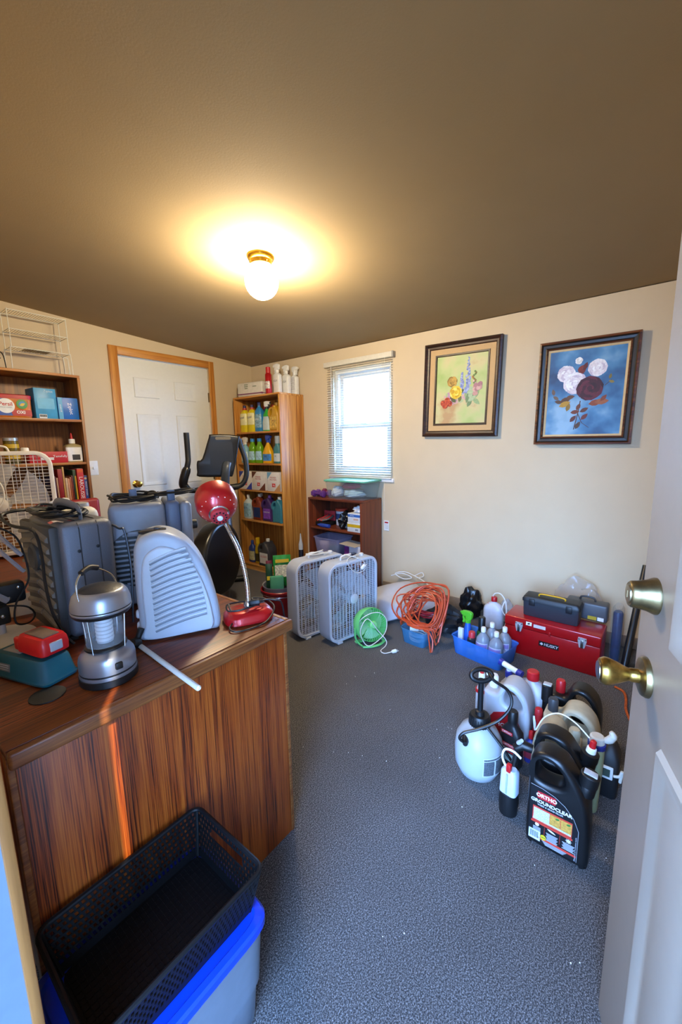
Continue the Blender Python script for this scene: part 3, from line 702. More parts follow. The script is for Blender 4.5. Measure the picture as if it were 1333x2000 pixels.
for i in range(6): bm.faces.new((g[i][0], g[i+1][0], g[i+1][1], g[i][1])).material_index = 1 if i in (0, 5) else 0
obj('warning_tag', bm, [M('#CFC6BC', 0.6, var=0.3, scale=400), M('#A5524A', 0.6)], t, world=True)
for x in (0.352, 0.458):
    bm = B(); bx(bm, x-0.010, x+0.010, 1.25, 1.47, DT, 0.779, 0.003); obj('foot', bm, RUBBER, t, world=True)

t.location.x += 0.016

# ---------------------------------------------------------------- cream heater behind it
t = thing('space_heater', 'cream plastic heater half hidden behind the dark grey heater', 'heater', (0.52, 1.66, DT))
bm = B(); bx(bm, -0.10, 0.075, -0.08, 0.08, 0, 0.325, 0.03, 4); obj('body', bm, M('#CFC8B6', 0.5), t)
bm = B(); lathe(bm, [(0.03, 0), (0.028, 0.012), (0.015, 0.014)], 20, Matrix.Translation((0.03, -0.02, 0.325))); obj('control_knob', bm, M('#9A9A98', 0.4), t)
for i in range(14):
    bm = B(); bx(bm, 0.01, 0.068, -0.0835, -0.079, 0.05+i*0.018, 0.056+i*0.018); obj('vent_slot', bm, RUBBER, t)
bm = B(); tube(bm, cr([(-0.05, 0, 0.322), (-0.05, 0, 0.345), (0.0, 0, 0.352), (0.0, 0, 0.322)], 4), 0.006, 8); obj('handle', bm, OFFWHITE, t)

# ---------------------------------------------------------------- blue grey utility heater
ug = M('#7F858F', 0.45, var=0.04); ub = M('#55647E', 0.45, var=0.03)
t = thing('space_heater', 'blue-grey utility heater with a black cord coiled on top', 'heater', (0.685, 1.40, DT), rad(-24))
bm = B(); bx(bm, -0.125, 0.045, -0.10, 0.10, 0.012, 0.350, 0.022, 4); obj('front_shell', bm, ug, t)
bm = B(); bx(bm, 0.044, 0.090, -0.099, 0.099, 0.013, 0.349, 0.012, 3); obj('centre_band', bm, ub, t)
bm = B(); bx(bm, 0.089, 0.128, -0.10, 0.10, 0.012, 0.347, 0.02, 4); obj('rear_shell', bm, ug, t)
bm = B(); lathe(bm, [(0.095, 0), (0.095, 0.003), (0.09, 0.004)], 32, Matrix.Translation((-0.045, -0.0985, 0.17)) @ Matrix.Rotation(rad(90), 4, 'X')); obj('grille_recess', bm, RUBBER, t)
for i in range(11):
    z = 0.09+i*0.016; L = math.sqrt(max(0.0001, 0.092**2-(z-0.17)**2))
    bm = B(); bx(bm, -0.045-L, -0.045+L, -0.1075, -0.102, z-0.0035, z+0.0035, 0.001); obj('grille_bar', bm, ug, t)
bm = B(); bx(bm, -0.049, -0.041, -0.109, -0.102, 0.078, 0.262, 0.002); bx(bm, -0.075, -0.015, -0.109, -0.102, 0.248, 0.262, 0.002); obj('grille_rib', bm, ug, t)
for y in (-0.055, 0.055):
    bm = B(); bx(bm, 0.055 if y < 0 else -0.06, 0.080 if y < 0 else -0.035, y-0.006, y+0.006, 0.343, 0.385, 0.003); obj('cord_hook', bm, ub, t)
bm = B(); pts = []
for i in range(34):
    a = i*0.70; pts.append((-0.045+0.075*math.cos(a)*(1+0.06*math.sin(i)), 0.0+0.075*math.sin(a), 0.356+0.0045*(i % 5)))
pts += [(0.06, -0.04, 0.367), (0.11, -0.06, 0.372), (0.145, -0.02, 0.377), (0.12, 0.03, 0.377), (0.05, 0.02, 0.371), (0.0, -0.03, 0.373), (0.08, -0.07, 0.377), (0.14, -0.05, 0.381), (0.15, 0.0, 0.379)]
cord(bm, pts, 0.004, 4, 6); obj('power_cord', bm, RUBBER, t)
bm = B(); lathe(bm, [(0.017, 0), (0.016, 0.018), (0.012, 0.02)], 18, Matrix.Translation((0.126, -0.06, 0.26)) @ Matrix.Rotation(rad(90), 4, 'Y')); obj('control_knob', bm, RUBBER, t)
for x in (-0.10, 0.10):
    bm = B(); bx(bm, x-0.015, x+0.015, -0.09, 0.09, 0, 0.014, 0.003); obj('foot', bm, RUBBER, t)

# ---------------------------------------------------------------- light grey ceramic heater (front looks at the camera)
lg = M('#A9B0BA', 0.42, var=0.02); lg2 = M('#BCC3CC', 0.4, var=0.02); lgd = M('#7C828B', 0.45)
u_ = Vector((0.87, -0.49)).normalized()
org = Vector((0.474, 1.075))+u_*0.10
t = thing('ceramic_heater', 'light grey dome-shaped heater with slanted louvres on the desk', 'heater', (org.x, org.y, DT), math.atan2(u_.y, u_.x))
out = [(-0.10, 0.0), (0.06, 0.0), (0.103, 0.004), (0.108, 0.05), (0.095, 0.13), (0.068, 0.21), (0.03, 0.268), (-0.015, 0.298), (-0.06, 0.300), (-0.098, 0.275), (-0.106, 0.20), (-0.106, 0.06)]
bm = slab(out, [], 0.068, 0.020, 5, True, 4); bmesh.ops.translate(bm, verts=bm.verts, vec=(0, 0.072, 0)); obj('body', bm, lg, t)
inn = [(-0.088, 0.008), (0.05, 0.008), (0.082, 0.014), (0.086, 0.05), (0.073, 0.125), (0.048, 0.195), (0.015, 0.242), (-0.02, 0.262), (-0.05, 0.262), (-0.080, 0.235), (-0.090, 0.17), (-0.090, 0.06)]
bm = slab(inn, [], 0.008, 0.006, 5, True, 3); bmesh.ops.translate(bm, verts=bm.verts, vec=(0, 0.002, 0)); obj('front_panel', bm, lg2, t)
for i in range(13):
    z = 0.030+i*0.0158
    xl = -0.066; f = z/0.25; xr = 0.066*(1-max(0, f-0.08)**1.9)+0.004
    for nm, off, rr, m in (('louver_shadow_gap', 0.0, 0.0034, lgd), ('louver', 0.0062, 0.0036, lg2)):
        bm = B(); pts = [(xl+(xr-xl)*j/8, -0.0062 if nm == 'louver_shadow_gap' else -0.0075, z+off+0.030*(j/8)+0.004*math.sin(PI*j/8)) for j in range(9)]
        tube(bm, pts, rr, 6, flat=1.0); obj(nm.replace('louver_shadow_gap', 'vent_slot'), bm, m, t)  # darker grey tubes put the shade between louvres into colour
bm = B(); loft(bm, [(0.0, 0.036, 0.026), (0.006, 0.036, 0.026), (0.008, 0.030, 0.021)], 28, Matrix.Translation((-0.055, 0.062, 0.2955)) @ Matrix.Rotation(rad(-3), 4, 'Y')); dp_ = obj('control_panel', bm, M('#1E2229', 0.25), t)
bm = B(); loft(bm, [(0.0081, 0.010, 0.010), (0.012, 0.010, 0.010), (0.013, 0.008, 0.008)], 18, Matrix.Translation((-0.042, 0.062, 0.2955))); obj('dial', bm, M('#3A3F48', 0.35), dp_)
for i in range(9):
    bm = B(); bx(bm, -0.1085, -0.105, 0.035+i*0.007, 0.038+i*0.007, 0.10, 0.155); obj('side_vent', bm, lgd, t)
bm = B(); bx(bm, -0.1085, -0.100, 0.03, 0.11, 0.185, 0.225, 0.004); obj('grip_recess', bm, lgd, t)
for z in (0.04, 0.075):
    bm = B(); loft(bm, [(0, 0.012, 0.012), (0.006, 0.012, 0.012), (0.009, 0.009, 0.009)], 16, Matrix.Translation((-0.104, 0.03, z)) @ Matrix.Rotation(rad(-90), 4, 'Y')); obj('side_knob', bm, lg2, t)

# wire stand between the heaters
bm = B(); tube(bm, cr([(0.519, 1.23, 0.769), (0.530, 1.235, 0.90), (0.537, 1.25, 0.96), (0.534, 1.26, 1.045), (0.524, 1.27, 1.055), (0.502, 1.285, 1.055), (0.502, 1.285, 0.90), (0.504, 1.28, 0.769)], 5), 0.0035, 8)
tag(obj('wire_stand', bm, M('#3A3D42', 0.4, 0.6)), 'bent dark wire stand between the two grey heaters', 'stand')

# ---------------------------------------------------------------- lantern
sv = M('#9DA1AA', 0.32, 0.75, var=0.03); LXY = (0.347, 0.977)
t = thing('camping_lantern', 'silver and black battery camping lantern at the desk corner', 'lantern', (*LXY, DT))
bm = B(); lathe(bm, [(0.058, 0), (0.061, 0.003), (0.061, 0.017), (0.0595, 0.018)], 40); obj('base', bm, BLACK, t)
bm = B(); lathe(bm, [(0.0595, 0.0182), (0.0600, 0.022), (0.0595, 0.026)], 40); obj('silver_band', bm, sv, t)
bm = B(); lathe(bm, [(0.0585, 0.0262), (0.0585, 0.030)], 40); obj('black_band', bm, BLACK, t)
bm = B(); lathe(bm, [(0.059, 0.0302), (0.059, 0.052), (0.057, 0.062), (0.052, 0.070), (0.042, 0.076), (0.038, 0.080)], 40); obj('body', bm, sv, t)
bm = B(); lathe(bm, [(0.044, 0.0802), (0.044, 0.084), (0.041, 0.087), (0.038, 0.090)], 40); obj('collar', bm, BLACK, t)
glm = M('#DDE6EE', 0.05, opac=0.18, var=0.01)
bm = B(); loft(bm, [(0.088, 0.040, 0.040), (0.158, 0.040, 0.040)], 40, cap=(False, False)); obj('glass', bm, glm, t)
bm = B(); loft(bm, [(0.088, 0.017, 0.017), (0.150, 0.017, 0.017)], 24); tb_ = obj('tube_bulb', bm, M('#E6E8EA', 0.3, opac=0.75), t)
for i in range(6):
    bm = B(); lathe(bm, [(0.0182, 0.095+i*0.009), (0.0190, 0.098+i*0.009), (0.0182, 0.101+i*0.009)], 24); obj('bulb_ring', bm, M('#F2F3F4', 0.2), tb_)
for a in (35, 125, 215, 305):
    bm = B(); x, y = 0.050*math.cos(rad(a)), 0.050*math.sin(rad(a)); cyl(bm, (x*0.9, y*0.9, 0.078), (x*1.04, y*1.04, 0.165), 0.0016, 8); obj('guard_wire', bm, CHROME, t)
bm = B(); lathe(bm, [(0.040, 0.156), (0.057, 0.160), (0.060, 0.164), (0.0605, 0.168), (0.060, 0.1685)], 40); obj('cap_rim', bm, BLACK, t)
bm = B(); lathe(bm, [(0.0608, 0.1687), (0.062, 0.172), (0.0612, 0.174)], 40); obj('cap_band', bm, sv, t)
bm = B(); lathe(bm, [(0.0600, 0.1742), (0.0600, 0.1765)], 40); obj('cap_seam', bm, BLACK, t)
bm = B(); lathe(bm, [(0.0615, 0.1767), (0.0605, 0.190), (0.056, 0.205), (0.049, 0.214), (0.044, 0.2165)], 40); obj('cap', bm, sv, t)
bm = B(); lathe(bm, [(0.0438, 0.2167), (0.035, 0.221), (0.015, 0.224), (0.001, 0.2245)], 40); obj('cap_top', bm, M('#26282C', 0.45, bump=0.2), t)
bm = B(); a = rad(205); cx, cy = math.cos(a), math.sin(a)
tube(bm, cr([(-0.055*cx, -0.055*cy, 0.193), (-0.046*cx+0.010*cy, -0.046*cy+0.008, 0.235), (0.0+0.02*cy, 0.022, 0.262), (0.046*cx+0.012*cy, 0.046*cy+0.010, 0.243), (0.055*cx, 0.055*cy, 0.193)], 8), 0.0018, 8); hn = obj('bail_handle', bm, CHROME, t)
bm = B(); tube(bm, cr([(-0.020*cx+0.018*cy, -0.020*cy+0.019, 0.2565), (0.0+0.02*cy, 0.022, 0.2625), (0.026*cx+0.017*cy, 0.026*cy+0.018, 0.2575)], 5), 0.0065, 10); obj('grip', bm, BLACK, hn)
bm = B(); bx(bm, -0.008, 0.008, -0.064, -0.055, 0.040, 0.056, 0.003); obj('switch', bm, BLACK, t)

# ---------------------------------------------------------------- charger and battery
ca = math.atan2(-0.147, 0.048)
t = thing('battery_charger', 'teal battery charger under the red battery', 'charger', (0.215, 1.128, DT+0.004), ca)
teal = M('#0F5260', 0.4, var=0.05)
bm = B(); loft(bm, [(0.0, 0.098, 0.042, 8), (0.006, 0.100, 0.044, 8), (0.010, 0.096, 0.041, 8), (0.050, 0.086, 0.035, 8), (0.054, 0.082, 0.031, 8)], 40, Matrix.Translation((0, 0.03, 0))); obj('body', bm, teal, t)
bm = B(); bx(bm, -0.07, -0.01, 0.010, 0.050, 0.0535, 0.0555, 0.001); obj('top_label', bm, M('#8E8B86', 0.5), t)
bm = B(); plate(bm, (-0.045, -0.0095, 0.027), FX, (0, 0.14, 1), 0.055, 0.018); ct = obj('name_plate', bm, M('#6E7476', 0.4), t)
bm = B()
for i in range(3): plate(bm, (-0.045, -0.0102+0.0006*i, 0.022+0.005*i), FX, (0, 0.14, 1), 0.046, 0.0022)
obj('print_lines', bm, M('#B9BEC0', 0.5), ct)
for x in (-0.06, 0.07):
    bm = B(); lathe(bm, [(0.008, -0.004), (0.008, 0.002)], 12, Matrix.Translation((x, 0.03, 0))); obj('rubber_foot', bm, RUBBER, t)
bt = M('#C8181A', 0.4, var=0.06, bump=0.1)
t = thing('power_tool_battery', 'red slide-on tool battery on the teal charger', 'battery', (0.233, 1.105, DT+0.0605), ca-rad(4))
bm = B(); loft(bm, [(0.0, 0.044, 0.028, 7), (0.004, 0.050, 0.033, 7), (0.020, 0.051, 0.034, 7), (0.034, 0.049, 0.032, 7), (0.042, 0.044, 0.028, 7)], 40, Matrix.Translation((0, 0.03, 0))); obj('body', bm, bt, t)
bm = B(); bx(bm, -0.036, 0.036, 0.012, 0.048, 0.0415, 0.0445, 0.001); obj('contact_plate', bm, M('#6F5C50', 0.5, var=0.2), t)
bm = B(); bx(bm, 0.0475, 0.0525, 0.016, 0.044, 0.010, 0.032, 0.006, 3); obj('release_button', bm, M('#A9A9AB', 0.45), t)
for y in (0.004, 0.056):
    bm = B(); bx(bm, -0.058, -0.030, y-0.006, y+0.006, 0.004, 0.036, 0.005, 3); obj('side_clip', bm, bt, t)
bm = B(); lathe(bm, [(0.034, 0), (0.034, 0.0022), (0.032, 0.003)], 28, Matrix.Translation((0.232, 1.008, DT))); tag(obj('rubber_disc', bm, RUBBER), 'flat black rubber disc on the desk in front of the charger', 'coaster')

# ---------------------------------------------------------------- swing-arm lamp with heavy white base at the desk edge
t = thing('swing_arm_lamp', 'folded white swing-arm lamp with black joints and round white base', 'lamp', (0.225, 1.375, DT))
bm = B(); lathe(bm, [(0.088, 0), (0.090, 0.004), (0.090, 0.022), (0.086, 0.028), (0.05, 0.030), (0.001, 0.031)], 40); obj('base', bm, M('#D6D3CC', 0.5), t)
bm = B(); lathe(bm, [(0.014, 0.030), (0.014, 0.060), (0.010, 0.062)], 20, Matrix.Translation((0.012, 0.02, 0))); obj('post', bm, M('#C9CCD2', 0.4), t)
arm = M('#B9BBC4', 0.35, 0.2)
for zo, x1 in ((0.0, 0.312), (-0.048, 0.312)):
    for dy in (-0.010, 0.012):
        bm = B(); tube(bm, [(0.12, 1.42+dy, 1.292+zo), (x1, 1.42+dy, 0.998+zo)], 0.0065, 6, flat=0.8); obj('arm_bar', bm, arm, t, world=True)
bm = B(); bx(bm, 0.245, 0.308, 1.40, 1.445, 0.868, 0.925, 0.008); obj('elbow_joint', bm, RUBBER, t, world=True)
for yy in (1.395, 1.425):
    bm = B(); tube(bm, [(0.262, yy, 0.882), (0.19, yy-0.02, 0.955)], 0.009, 6); obj('lower_arm', bm, arm, t, world=True)
bm = B(); bx(bm, 0.225, 0.262, 1.375, 1.41, 0.822, 0.872, 0.006); obj('lower_joint', bm, RUBBER, t, world=True)
for px_, pz_ in ((0.292, 0.912), (0.268, 0.886), (0.244, 0.848)):
    bm = B(); lathe(bm, [(0.005, 0), (0.005, 0.004), (0.002, 0.006)], 10, Matrix.Translation((px_, 1.40 if pz_ > 0.87 else 1.375, pz_)) @ Matrix.Rotation(rad(90), 4, 'X')); obj('joint_screw', bm, STEEL, t, world=True)
bm = B(); cord(bm, [(0.255, 1.39, 0.87), (0.300, 1.385, 0.855), (0.318, 1.39, 0.825), (0.300, 1.38, 0.808), (0.270, 1.375, 0.82), (0.280, 1.39, 0.87), (0.318, 1.40, 0.93), (0.316, 1.41, 1.01), (0.30, 1.41, 1.06), (0.25, 1.41, 1.10)], 0.0026); obj('cable', bm, RUBBER, t, world=True)
bm = B(); bx(bm, -0.035, 0.035, -0.003, 0.003, 0, 0.070, 0.002, mx=Matrix.Translation((0.330, 1.585, DT+0.001)) @ Matrix.Rotation(rad(-14), 4, 'Z') @ Matrix.Rotation(rad(-8), 4, 'X'))
tag(obj('card_pad', bm, M('#CDBF9E', 0.7)), 'cream card pad propped up behind the lamp base on the desk', 'pad')

# ---------------------------------------------------------------- white rod with a black socket
t = thing('white_rod', 'white plastic rod with black socket jutting over the desk edge', 'rod', (0.45, 1.0, DT))
bm = B(); tube(bm, [(0.457, 1.075, 0.772), (0.4395, 0.755, 0.7725)], 0.0062, 12); obj('rod', bm, M('#CFC9BC', 0.5), t, world=True)
bm = B(); tube(bm, [(0.440, 0.7545, 0.7725), (0.4398, 0.751, 0.7725)], [0.0058, 0.003], 12); obj('end_plug', bm, OFFWHITE, t, world=True)
bm = B(); tube(bm, [(0.4575, 1.078, 0.778), (0.452, 1.060, 0.780), (0.433, 1.050, 0.790)], [0.012, 0.013, 0.012], 14); sk = obj('socket', bm, RUBBER, t, world=True)
bm = B(); tube(bm, [(0.4575, 1.070, 0.785), (0.469, 1.068, 0.812)], [0.007, 0.009], 12); obj('lock_knob', bm, RUBBER, sk, world=True)

# ---------------------------------------------------------------- red gooseneck desk lamp
redm = M('#B01218', 0.28, 0.25, var=0.04, coat=0.5)
t = thing('desk_lamp', 'red gooseneck desk lamp with perforated dome shade', 'lamp', (0.752, 0.972, DT), rad(-25))
bm = B(); loft(bm, [(0.0, 0.072, 0.052, 3.2), (0.003, 0.075, 0.055, 3.2), (0.022, 0.073, 0.053, 3.2), (0.032, 0.064, 0.044, 3), (0.036, 0.05, 0.032, 2.6)], 40); obj('base', bm, redm, t)
bm = B(); lathe(bm, [(0.016, 0.034), (0.014, 0.046), (0.009, 0.052)], 20, Matrix.Translation((0.005, 0.012, 0))); obj('neck_collar', bm, CHROME, t)
nb = [(0.005, 0.012, 0.045), (0.004, 0.010, 0.10), (-0.003, 0.008, 0.16), (-0.018, 0.006, 0.225), (-0.038, 0.004, 0.275), (-0.052, 0.002, 0.308)]
ng = cr(nb, 24); bm = B(); tube(bm, ng, [0.0058 if i % 2 else 0.0070 for i in range(len(ng))], 10); obj('gooseneck', bm, CHROME, t)
ax = Vector((-0.41, -0.77, -0.49)).normalized(); ax.rotate(Matrix.Rotation(rad(25), 3, 'Z'))
shc = Vector((0.702, 1.026, 1.128)); shl = inv(t) @ shc
q = ax.to_track_quat('Z', 'Y').to_matrix().to_4x4(); mxs = Matrix.Translation(shl) @ q
pr = [(0.059, -0.034), (0.0605, -0.020), (0.0605, -0.002)]
for i in range(1, 9):
    a = rad(i*8); pr.append((0.0605*math.cos(a), 0.055*math.sin(a)))
bm = B(); loft(bm, [(z, r, r) for r, z in pr], 40, mxs, cap=(False, False)); loft(bm, [(z, r-0.0015, r-0.0015) for r, z in pr], 40, mxs, cap=(False, True)); shd = obj('shade', bm, redm, t)
bm = B(); lathe(bm, [(0.028, 0.046), (0.029, 0.052), (0.026, 0.054)], 28, mxs); obj('chrome_ring', bm, CHROME, shd)
bm = B(); lathe(bm, [(0.025, 0.053), (0.026, 0.062), (0.025, 0.068), (0.020, 0.070), (0.001, 0.0702)], 28, mxs); obj('socket_cap', bm, M('#B8343C', 0.3, 0.3), shd)
bm = B()
for k in range(12):
    a = 2*PI*k/12; loft(bm, [(0.0701, 0.0028, 0.0028), (0.0708, 0.0026, 0.0026)], 8, mxs @ Matrix.Translation((0.018*math.cos(a), 0.018*math.sin(a), 0)))
obj('vent_holes', bm, RUBBER, shd)
bm = B(); lathe(bm, [(0.008, 0.070), (0.008, 0.074), (0.006, 0.076)], 16, mxs); obj('switch_button', bm, M('#D6D6D8', 0.3), shd)
bm = B()
for k in range(16):
    a = 2*PI*k/16; nrm = Vector((math.cos(rad(40))*math.cos(a), math.cos(rad(40))*math.sin(a), math.sin(rad(40))*1.05))
    p = Vector((0.0605*math.cos(rad(38))*math.cos(a), 0.0605*math.cos(rad(38))*math.sin(a), 0.055*math.sin(rad(38))))
    loft(bm, [(-0.0004, 0.0017, 0.0017), (0.0006, 0.0015, 0.0015)], 8, mxs @ Matrix.Translation(p) @ nrm.to_track_quat('Z', 'Y').to_matrix().to_4x4())
obj('shade_holes', bm, M('#E9C9BE', 0.4), shd)
bm = B(); rg = random.Random(8); pts = [(-0.052, -0.036, 0.014), (-0.07, -0.062, 0.008), (-0.055, -0.085, 0.004), (0.0, -0.080, 0.004), (0.045, -0.062, 0.010), (0.078, -0.02, 0.03), (0.06, 0.02, 0.046), (0.02, 0.03, 0.052)]
for i in range(14):
    a = i*0.8+0.5; pts.append((-0.012+0.052*math.cos(a)*(1+0.15*math.sin(i*2.1)), -0.004+0.030*math.sin(a), 0.043+0.0035*(i % 4)))
pts += [(0.05, 0.0, 0.05), (0.085, -0.02, 0.05), (0.105, -0.01, 0.035), (0.115, 0.0, -0.01), (0.118, 0.004, -0.06)]
cord(bm, pts, 0.0026, 5, 6); plug(bm, (0.0, -0.02, 0.056), (1, -0.25, 0.05), 1.1); obj('power_cord', bm, RUBBER, t)
# ================================================================ bottles, jugs, boxes (local front looks to -y)
F_A0, F_A1 = rad(200), rad(340)     # front label arc
def add_label(t, secs, z0, z1, m, wide=1.0, name='label'):
    mid = rad(270); h = (F_A1-F_A0)/2*wide
    bm = B(); band(bm, secs, z0, z1, mid-h, mid+h, 0.0008); return obj(name, bm, m, t)
def front_y(secs, z):
    s = lerp_sec(secs, z); return s[5]-s[2]-0.0016
def trigger_head(t, z, m, m2=None, s=1.0, side=1):
    """spray head on top of neck at height z; nozzle towards local x*side"""
    bm = B(); lathe(bm, [(0.014*s, z), (0.0145*s, z+0.016*s), (0.011*s, z+0.018*s)], 18); obj('collar', bm, m2 or m, t)
    out = [(-0.018, 0.018), (0.010, 0.018), (0.012, 0.030), (0.030, 0.034), (0.034, 0.038), (0.034, 0.050), (0.028, 0.056), (-0.004, 0.060), (-0.022, 0.054), (-0.024, 0.040)]
    bm = slab([(x*s*side, z+y*s) for x, y in (out if side > 0 else out[::-1])], [], 0.010*s, 0.004*s, 3, True, 2); hd_ = obj('spray_head', bm, m, t)
    bm = B(); tube(bm, [(0.034*s*side, 0, z+0.044*s), (0.042*s*side, 0, z+0.044*s)], 0.006*s, 10); obj('nozzle', bm, m2 or m, hd_)
    bm = B(); tube(bm, cr([(0.020*s*side, 0, z+0.036*s), (0.026*s*side, 0, z+0.024*s), (0.022*s*side, 0, z+0.008*s), (0.026*s*side, 0, z-0.004*s)], 4), 0.0045*s, 8, flat=1.4); obj('trigger', bm, m2 or m, hd_)
def bottle(name, label, cat, loc, w, h, m, rz=-90, d=None, capm=None, cap_h=0.03, cap_r=0.016, labm=None, shape='round', trig=None, trig2=None, lab=(0.14, 0.62), p=3.0, text=None, tsize=0.02, tcol=None, side=1, group=None, cx=0.0):
    d = d or w*0.62; a, b = w/2, d/2
    t = thing(name, label, cat, loc, rad(rz), group)
    hb = h-(0.074 if trig else cap_h)
    nk = cap_r*0.92
    if shape == 'round': secs = [(0, a*0.92, b*0.92, p), (0.006, a, b, p), (hb*0.66, a, b, p), (hb*0.78, a*0.92, b*0.92, p), (hb*0.90, a*0.55, max(b*0.55, nk), 2.4), (hb*0.95, nk, nk, 2), (hb, nk, nk, 2)]
    elif shape == 'waist': secs = [(0, a*0.92, b*0.92, p), (0.006, a, b, p), (hb*0.42, a*0.98, b, p), (hb*0.60, a*0.80, b*0.85, p), (hb*0.74, a*0.86, b*0.86, 2.6), (hb*0.88, a*0.55, max(b*0.55, nk), 2.2), (hb*0.95, nk, nk, 2), (hb, nk, nk, 2)]
    elif shape == 'cone': secs = [(0, a*0.94, b*0.94, p), (0.006, a, b, p), (hb*0.50, a, b, p), (hb*0.75, a*0.62, b*0.75, 2.6), (hb*0.92, nk*1.2, nk*1.2, 2), (hb, nk, nk, 2)]
    elif shape == 'can': secs = [(0, a*0.95, a*0.95), (0.004, a, a), (hb*0.93, a, a), (hb*0.98, a*0.8, a*0.8), (hb, a*0.7, a*0.7)]
    else: secs = [(0, a*0.95, b*0.95, 5), (0.005, a, b, 5), (hb*0.86, a, b, 5), (hb*0.93, a*0.7, b*0.7, 3), (hb*0.96, nk, nk, 2), (hb, nk, nk, 2)]
    bm = B(); loft(bm, secs, 28); obj('bottle_body', bm, m, t)
    lb = None
    if labm is not None: lb = add_label(t, secs, hb*lab[0], hb*lab[1], labm)
    if text:
        zt = hb*(lab[0]*0.35+lab[1]*0.65); lettering(t, text, tsize, (0, front_y(secs, zt), zt), FX, FZ, tcol or INK)
    if trig: trigger_head(t, hb, trig, trig2, 1.25, side)
    elif capm:
        r0 = cap_r if shape != 'can' else a*0.72
        bm = B(); lathe(bm, [(r0, hb-0.002), (r0, h-0.004), (r0*0.85, h)], 20); obj('cap', bm, capm, t)
    return t
def jug(name, label, cat, loc, w, h, m, rz=-90, d=None, capm=None, labm=None, hside=1, lab=(0.12, 0.55), text=None, tsize=0.018, tcol=None, liquid=None, group=None):
    """upright jug with loop handle on one side; neck on top"""
    d = d or w*0.62; t = thing(name, label, cat, loc, rad(rz), group)
    a = w/2; s = hside; hb = h*0.9
    out = [(-a*s, hb*0.3), (-a*s, 0.03), (-a*0.96*s, 0.008), (-a*0.85*s, 0.0), (a*0.85*s, 0.0), (a*0.96*s, 0.008), (a*s, 0.03), (a*s, hb*0.3), (a*s, hb*0.62), (a*0.92*s, hb*0.80), (a*0.55*s, hb*0.93), (0.1*a*s, hb*0.95), (0.06*a*s, hb), (-0.34*a*s, hb), (-0.40*a*s, hb*0.93), (-0.80*a*s, hb*0.80), (-a*s, hb*0.62)]
    if s < 0: out = out[::-1]
    hole = [(0.78*a*s, hb*0.64), (0.80*a*s, hb*0.72), (0.58*a*s, hb*0.83), (0.38*a*s, hb*0.84), (0.32*a*s, hb*0.74), (0.48*a*s, hb*0.64)]
    bm = slab(out, [hole], d/2, min(0.018, d*0.26), 3, True, 3); obj('jug_body', bm, m, t)
    if labm is not None:
        bm = B(); plate(bm, (-0.04*a*s, -d/2-0.0002, hb*(lab[0]+lab[1])/2), FX, FZ, w*0.74, hb*(lab[1]-lab[0]), 0.0008); obj('label', bm, labm, t)
    if text:
        zt = hb*(lab[0]*0.35+lab[1]*0.65); lettering(t, text, tsize, (-0.04*a*s, -d/2-0.0014, zt), FX, FZ, tcol or WHITE)
    if capm is not None:
        bm = B(); lathe(bm, [(0.019, hb-0.004), (0.019, h-0.003), (0.016, h)], 20, Matrix.Translation((-0.14*a*s, 0, 0))); obj('cap', bm, capm, t)
    return t
def carton(name, label, cat, loc, w, d, h, m, rz=-90, prints=(), texts=(), r=0.0015, group=None):
    """closed box; prints: (x, z, w, h, mat) on the front; texts: (string, size, x, z, mat, rot)"""
    t = thing(name, label, cat, loc, rad(rz), group)
    bm = B(); bx(bm, -w/2, w/2, -d/2, d/2, 0, h, r); obj('carton', bm, m, t)
    for i, (x, z, pw, ph, pm) in enumerate(prints):
        bm = B(); plate(bm, (x, -d/2-0.0001-0.0003*i, z), FX, FZ, pw, ph, 0.0004); obj('print_panel', bm, pm, t)
    k = 0.0004+0.0003*len(prints)
    for s, size, x, z, tm, rot in texts:
        rv = (math.cos(rad(rot)), 0, math.sin(rad(rot))); uv = (-math.sin(rad(rot)), 0, math.cos(rad(rot)))
        lettering(t, s, size, (x, -d/2-k, z), rv, uv, tm)
    return t
def S(h, o=1.0, r=0.35): return M(h, r, opac=o)
# ---- tall bookcase, top board
zt = TH
t = thing('paper_towel_pack', 'plastic-wrapped white paper pack with purple band on the tall bookcase', 'paper pack', (2.80, 3.30, zt), rad(-90+8))
bm = B(); bx(bm, -0.165, 0.165, -0.09, 0.09, 0, 0.14, 0.018, 3); obj('pack', bm, M('#D5D1C6', 0.35, var=0.06), t)
bm = B(); bx(bm, -0.166, 0.166, -0.0915, 0.0915, 0.012, 0.042, 0.016, 3); obj('purple_band', bm, M('#7A4468', 0.4), t)
bm = B()
for x, z, w_ in ((-0.04, 0.115, 0.05), (-0.04, 0.098, 0.05), (0.07, 0.095, 0.05), (-0.04, 0.080, 0.04)): plate(bm, (x, -0.0906, z), FX, FZ, w_, 0.009)
obj('print', bm, M('#7F8A74', 0.6), t)
bottle('spray_can', 'tall red aerosol can on top of the tall bookcase', 'spray can', (2.715, 3.005, zt), 0.062, 0.245, M('#A8141A', 0.3, 0.2), shape='can', capm=M('#B0181E', 0.4), cap_h=0.055, labm=M('#C9C4BE', 0.4, var=0.4, scale=90), lab=(0.25, 0.6), text='OUST', tsize=0.016, tcol=RED)
W2 = M('#E4E4E0', 0.4)
bottle('spray_bottle', 'white spray bottle right of the red can, atop tall bookcase', 'spray bottle', (2.775, 2.945, zt), 0.082, 0.275, W2, trig=W2, text='CLX', tsize=0.024, lab=(0.2, 0.8), group=None, side=-1, shape='block')
bottle('spray_bottle', 'middle white spray bottle of the three atop tall bookcase', 'spray bottle', (2.855, 2.905, zt), 0.082, 0.268, W2, trig=W2, text='CLX', tsize=0.024, lab=(0.2, 0.8), side=-1, shape='block')
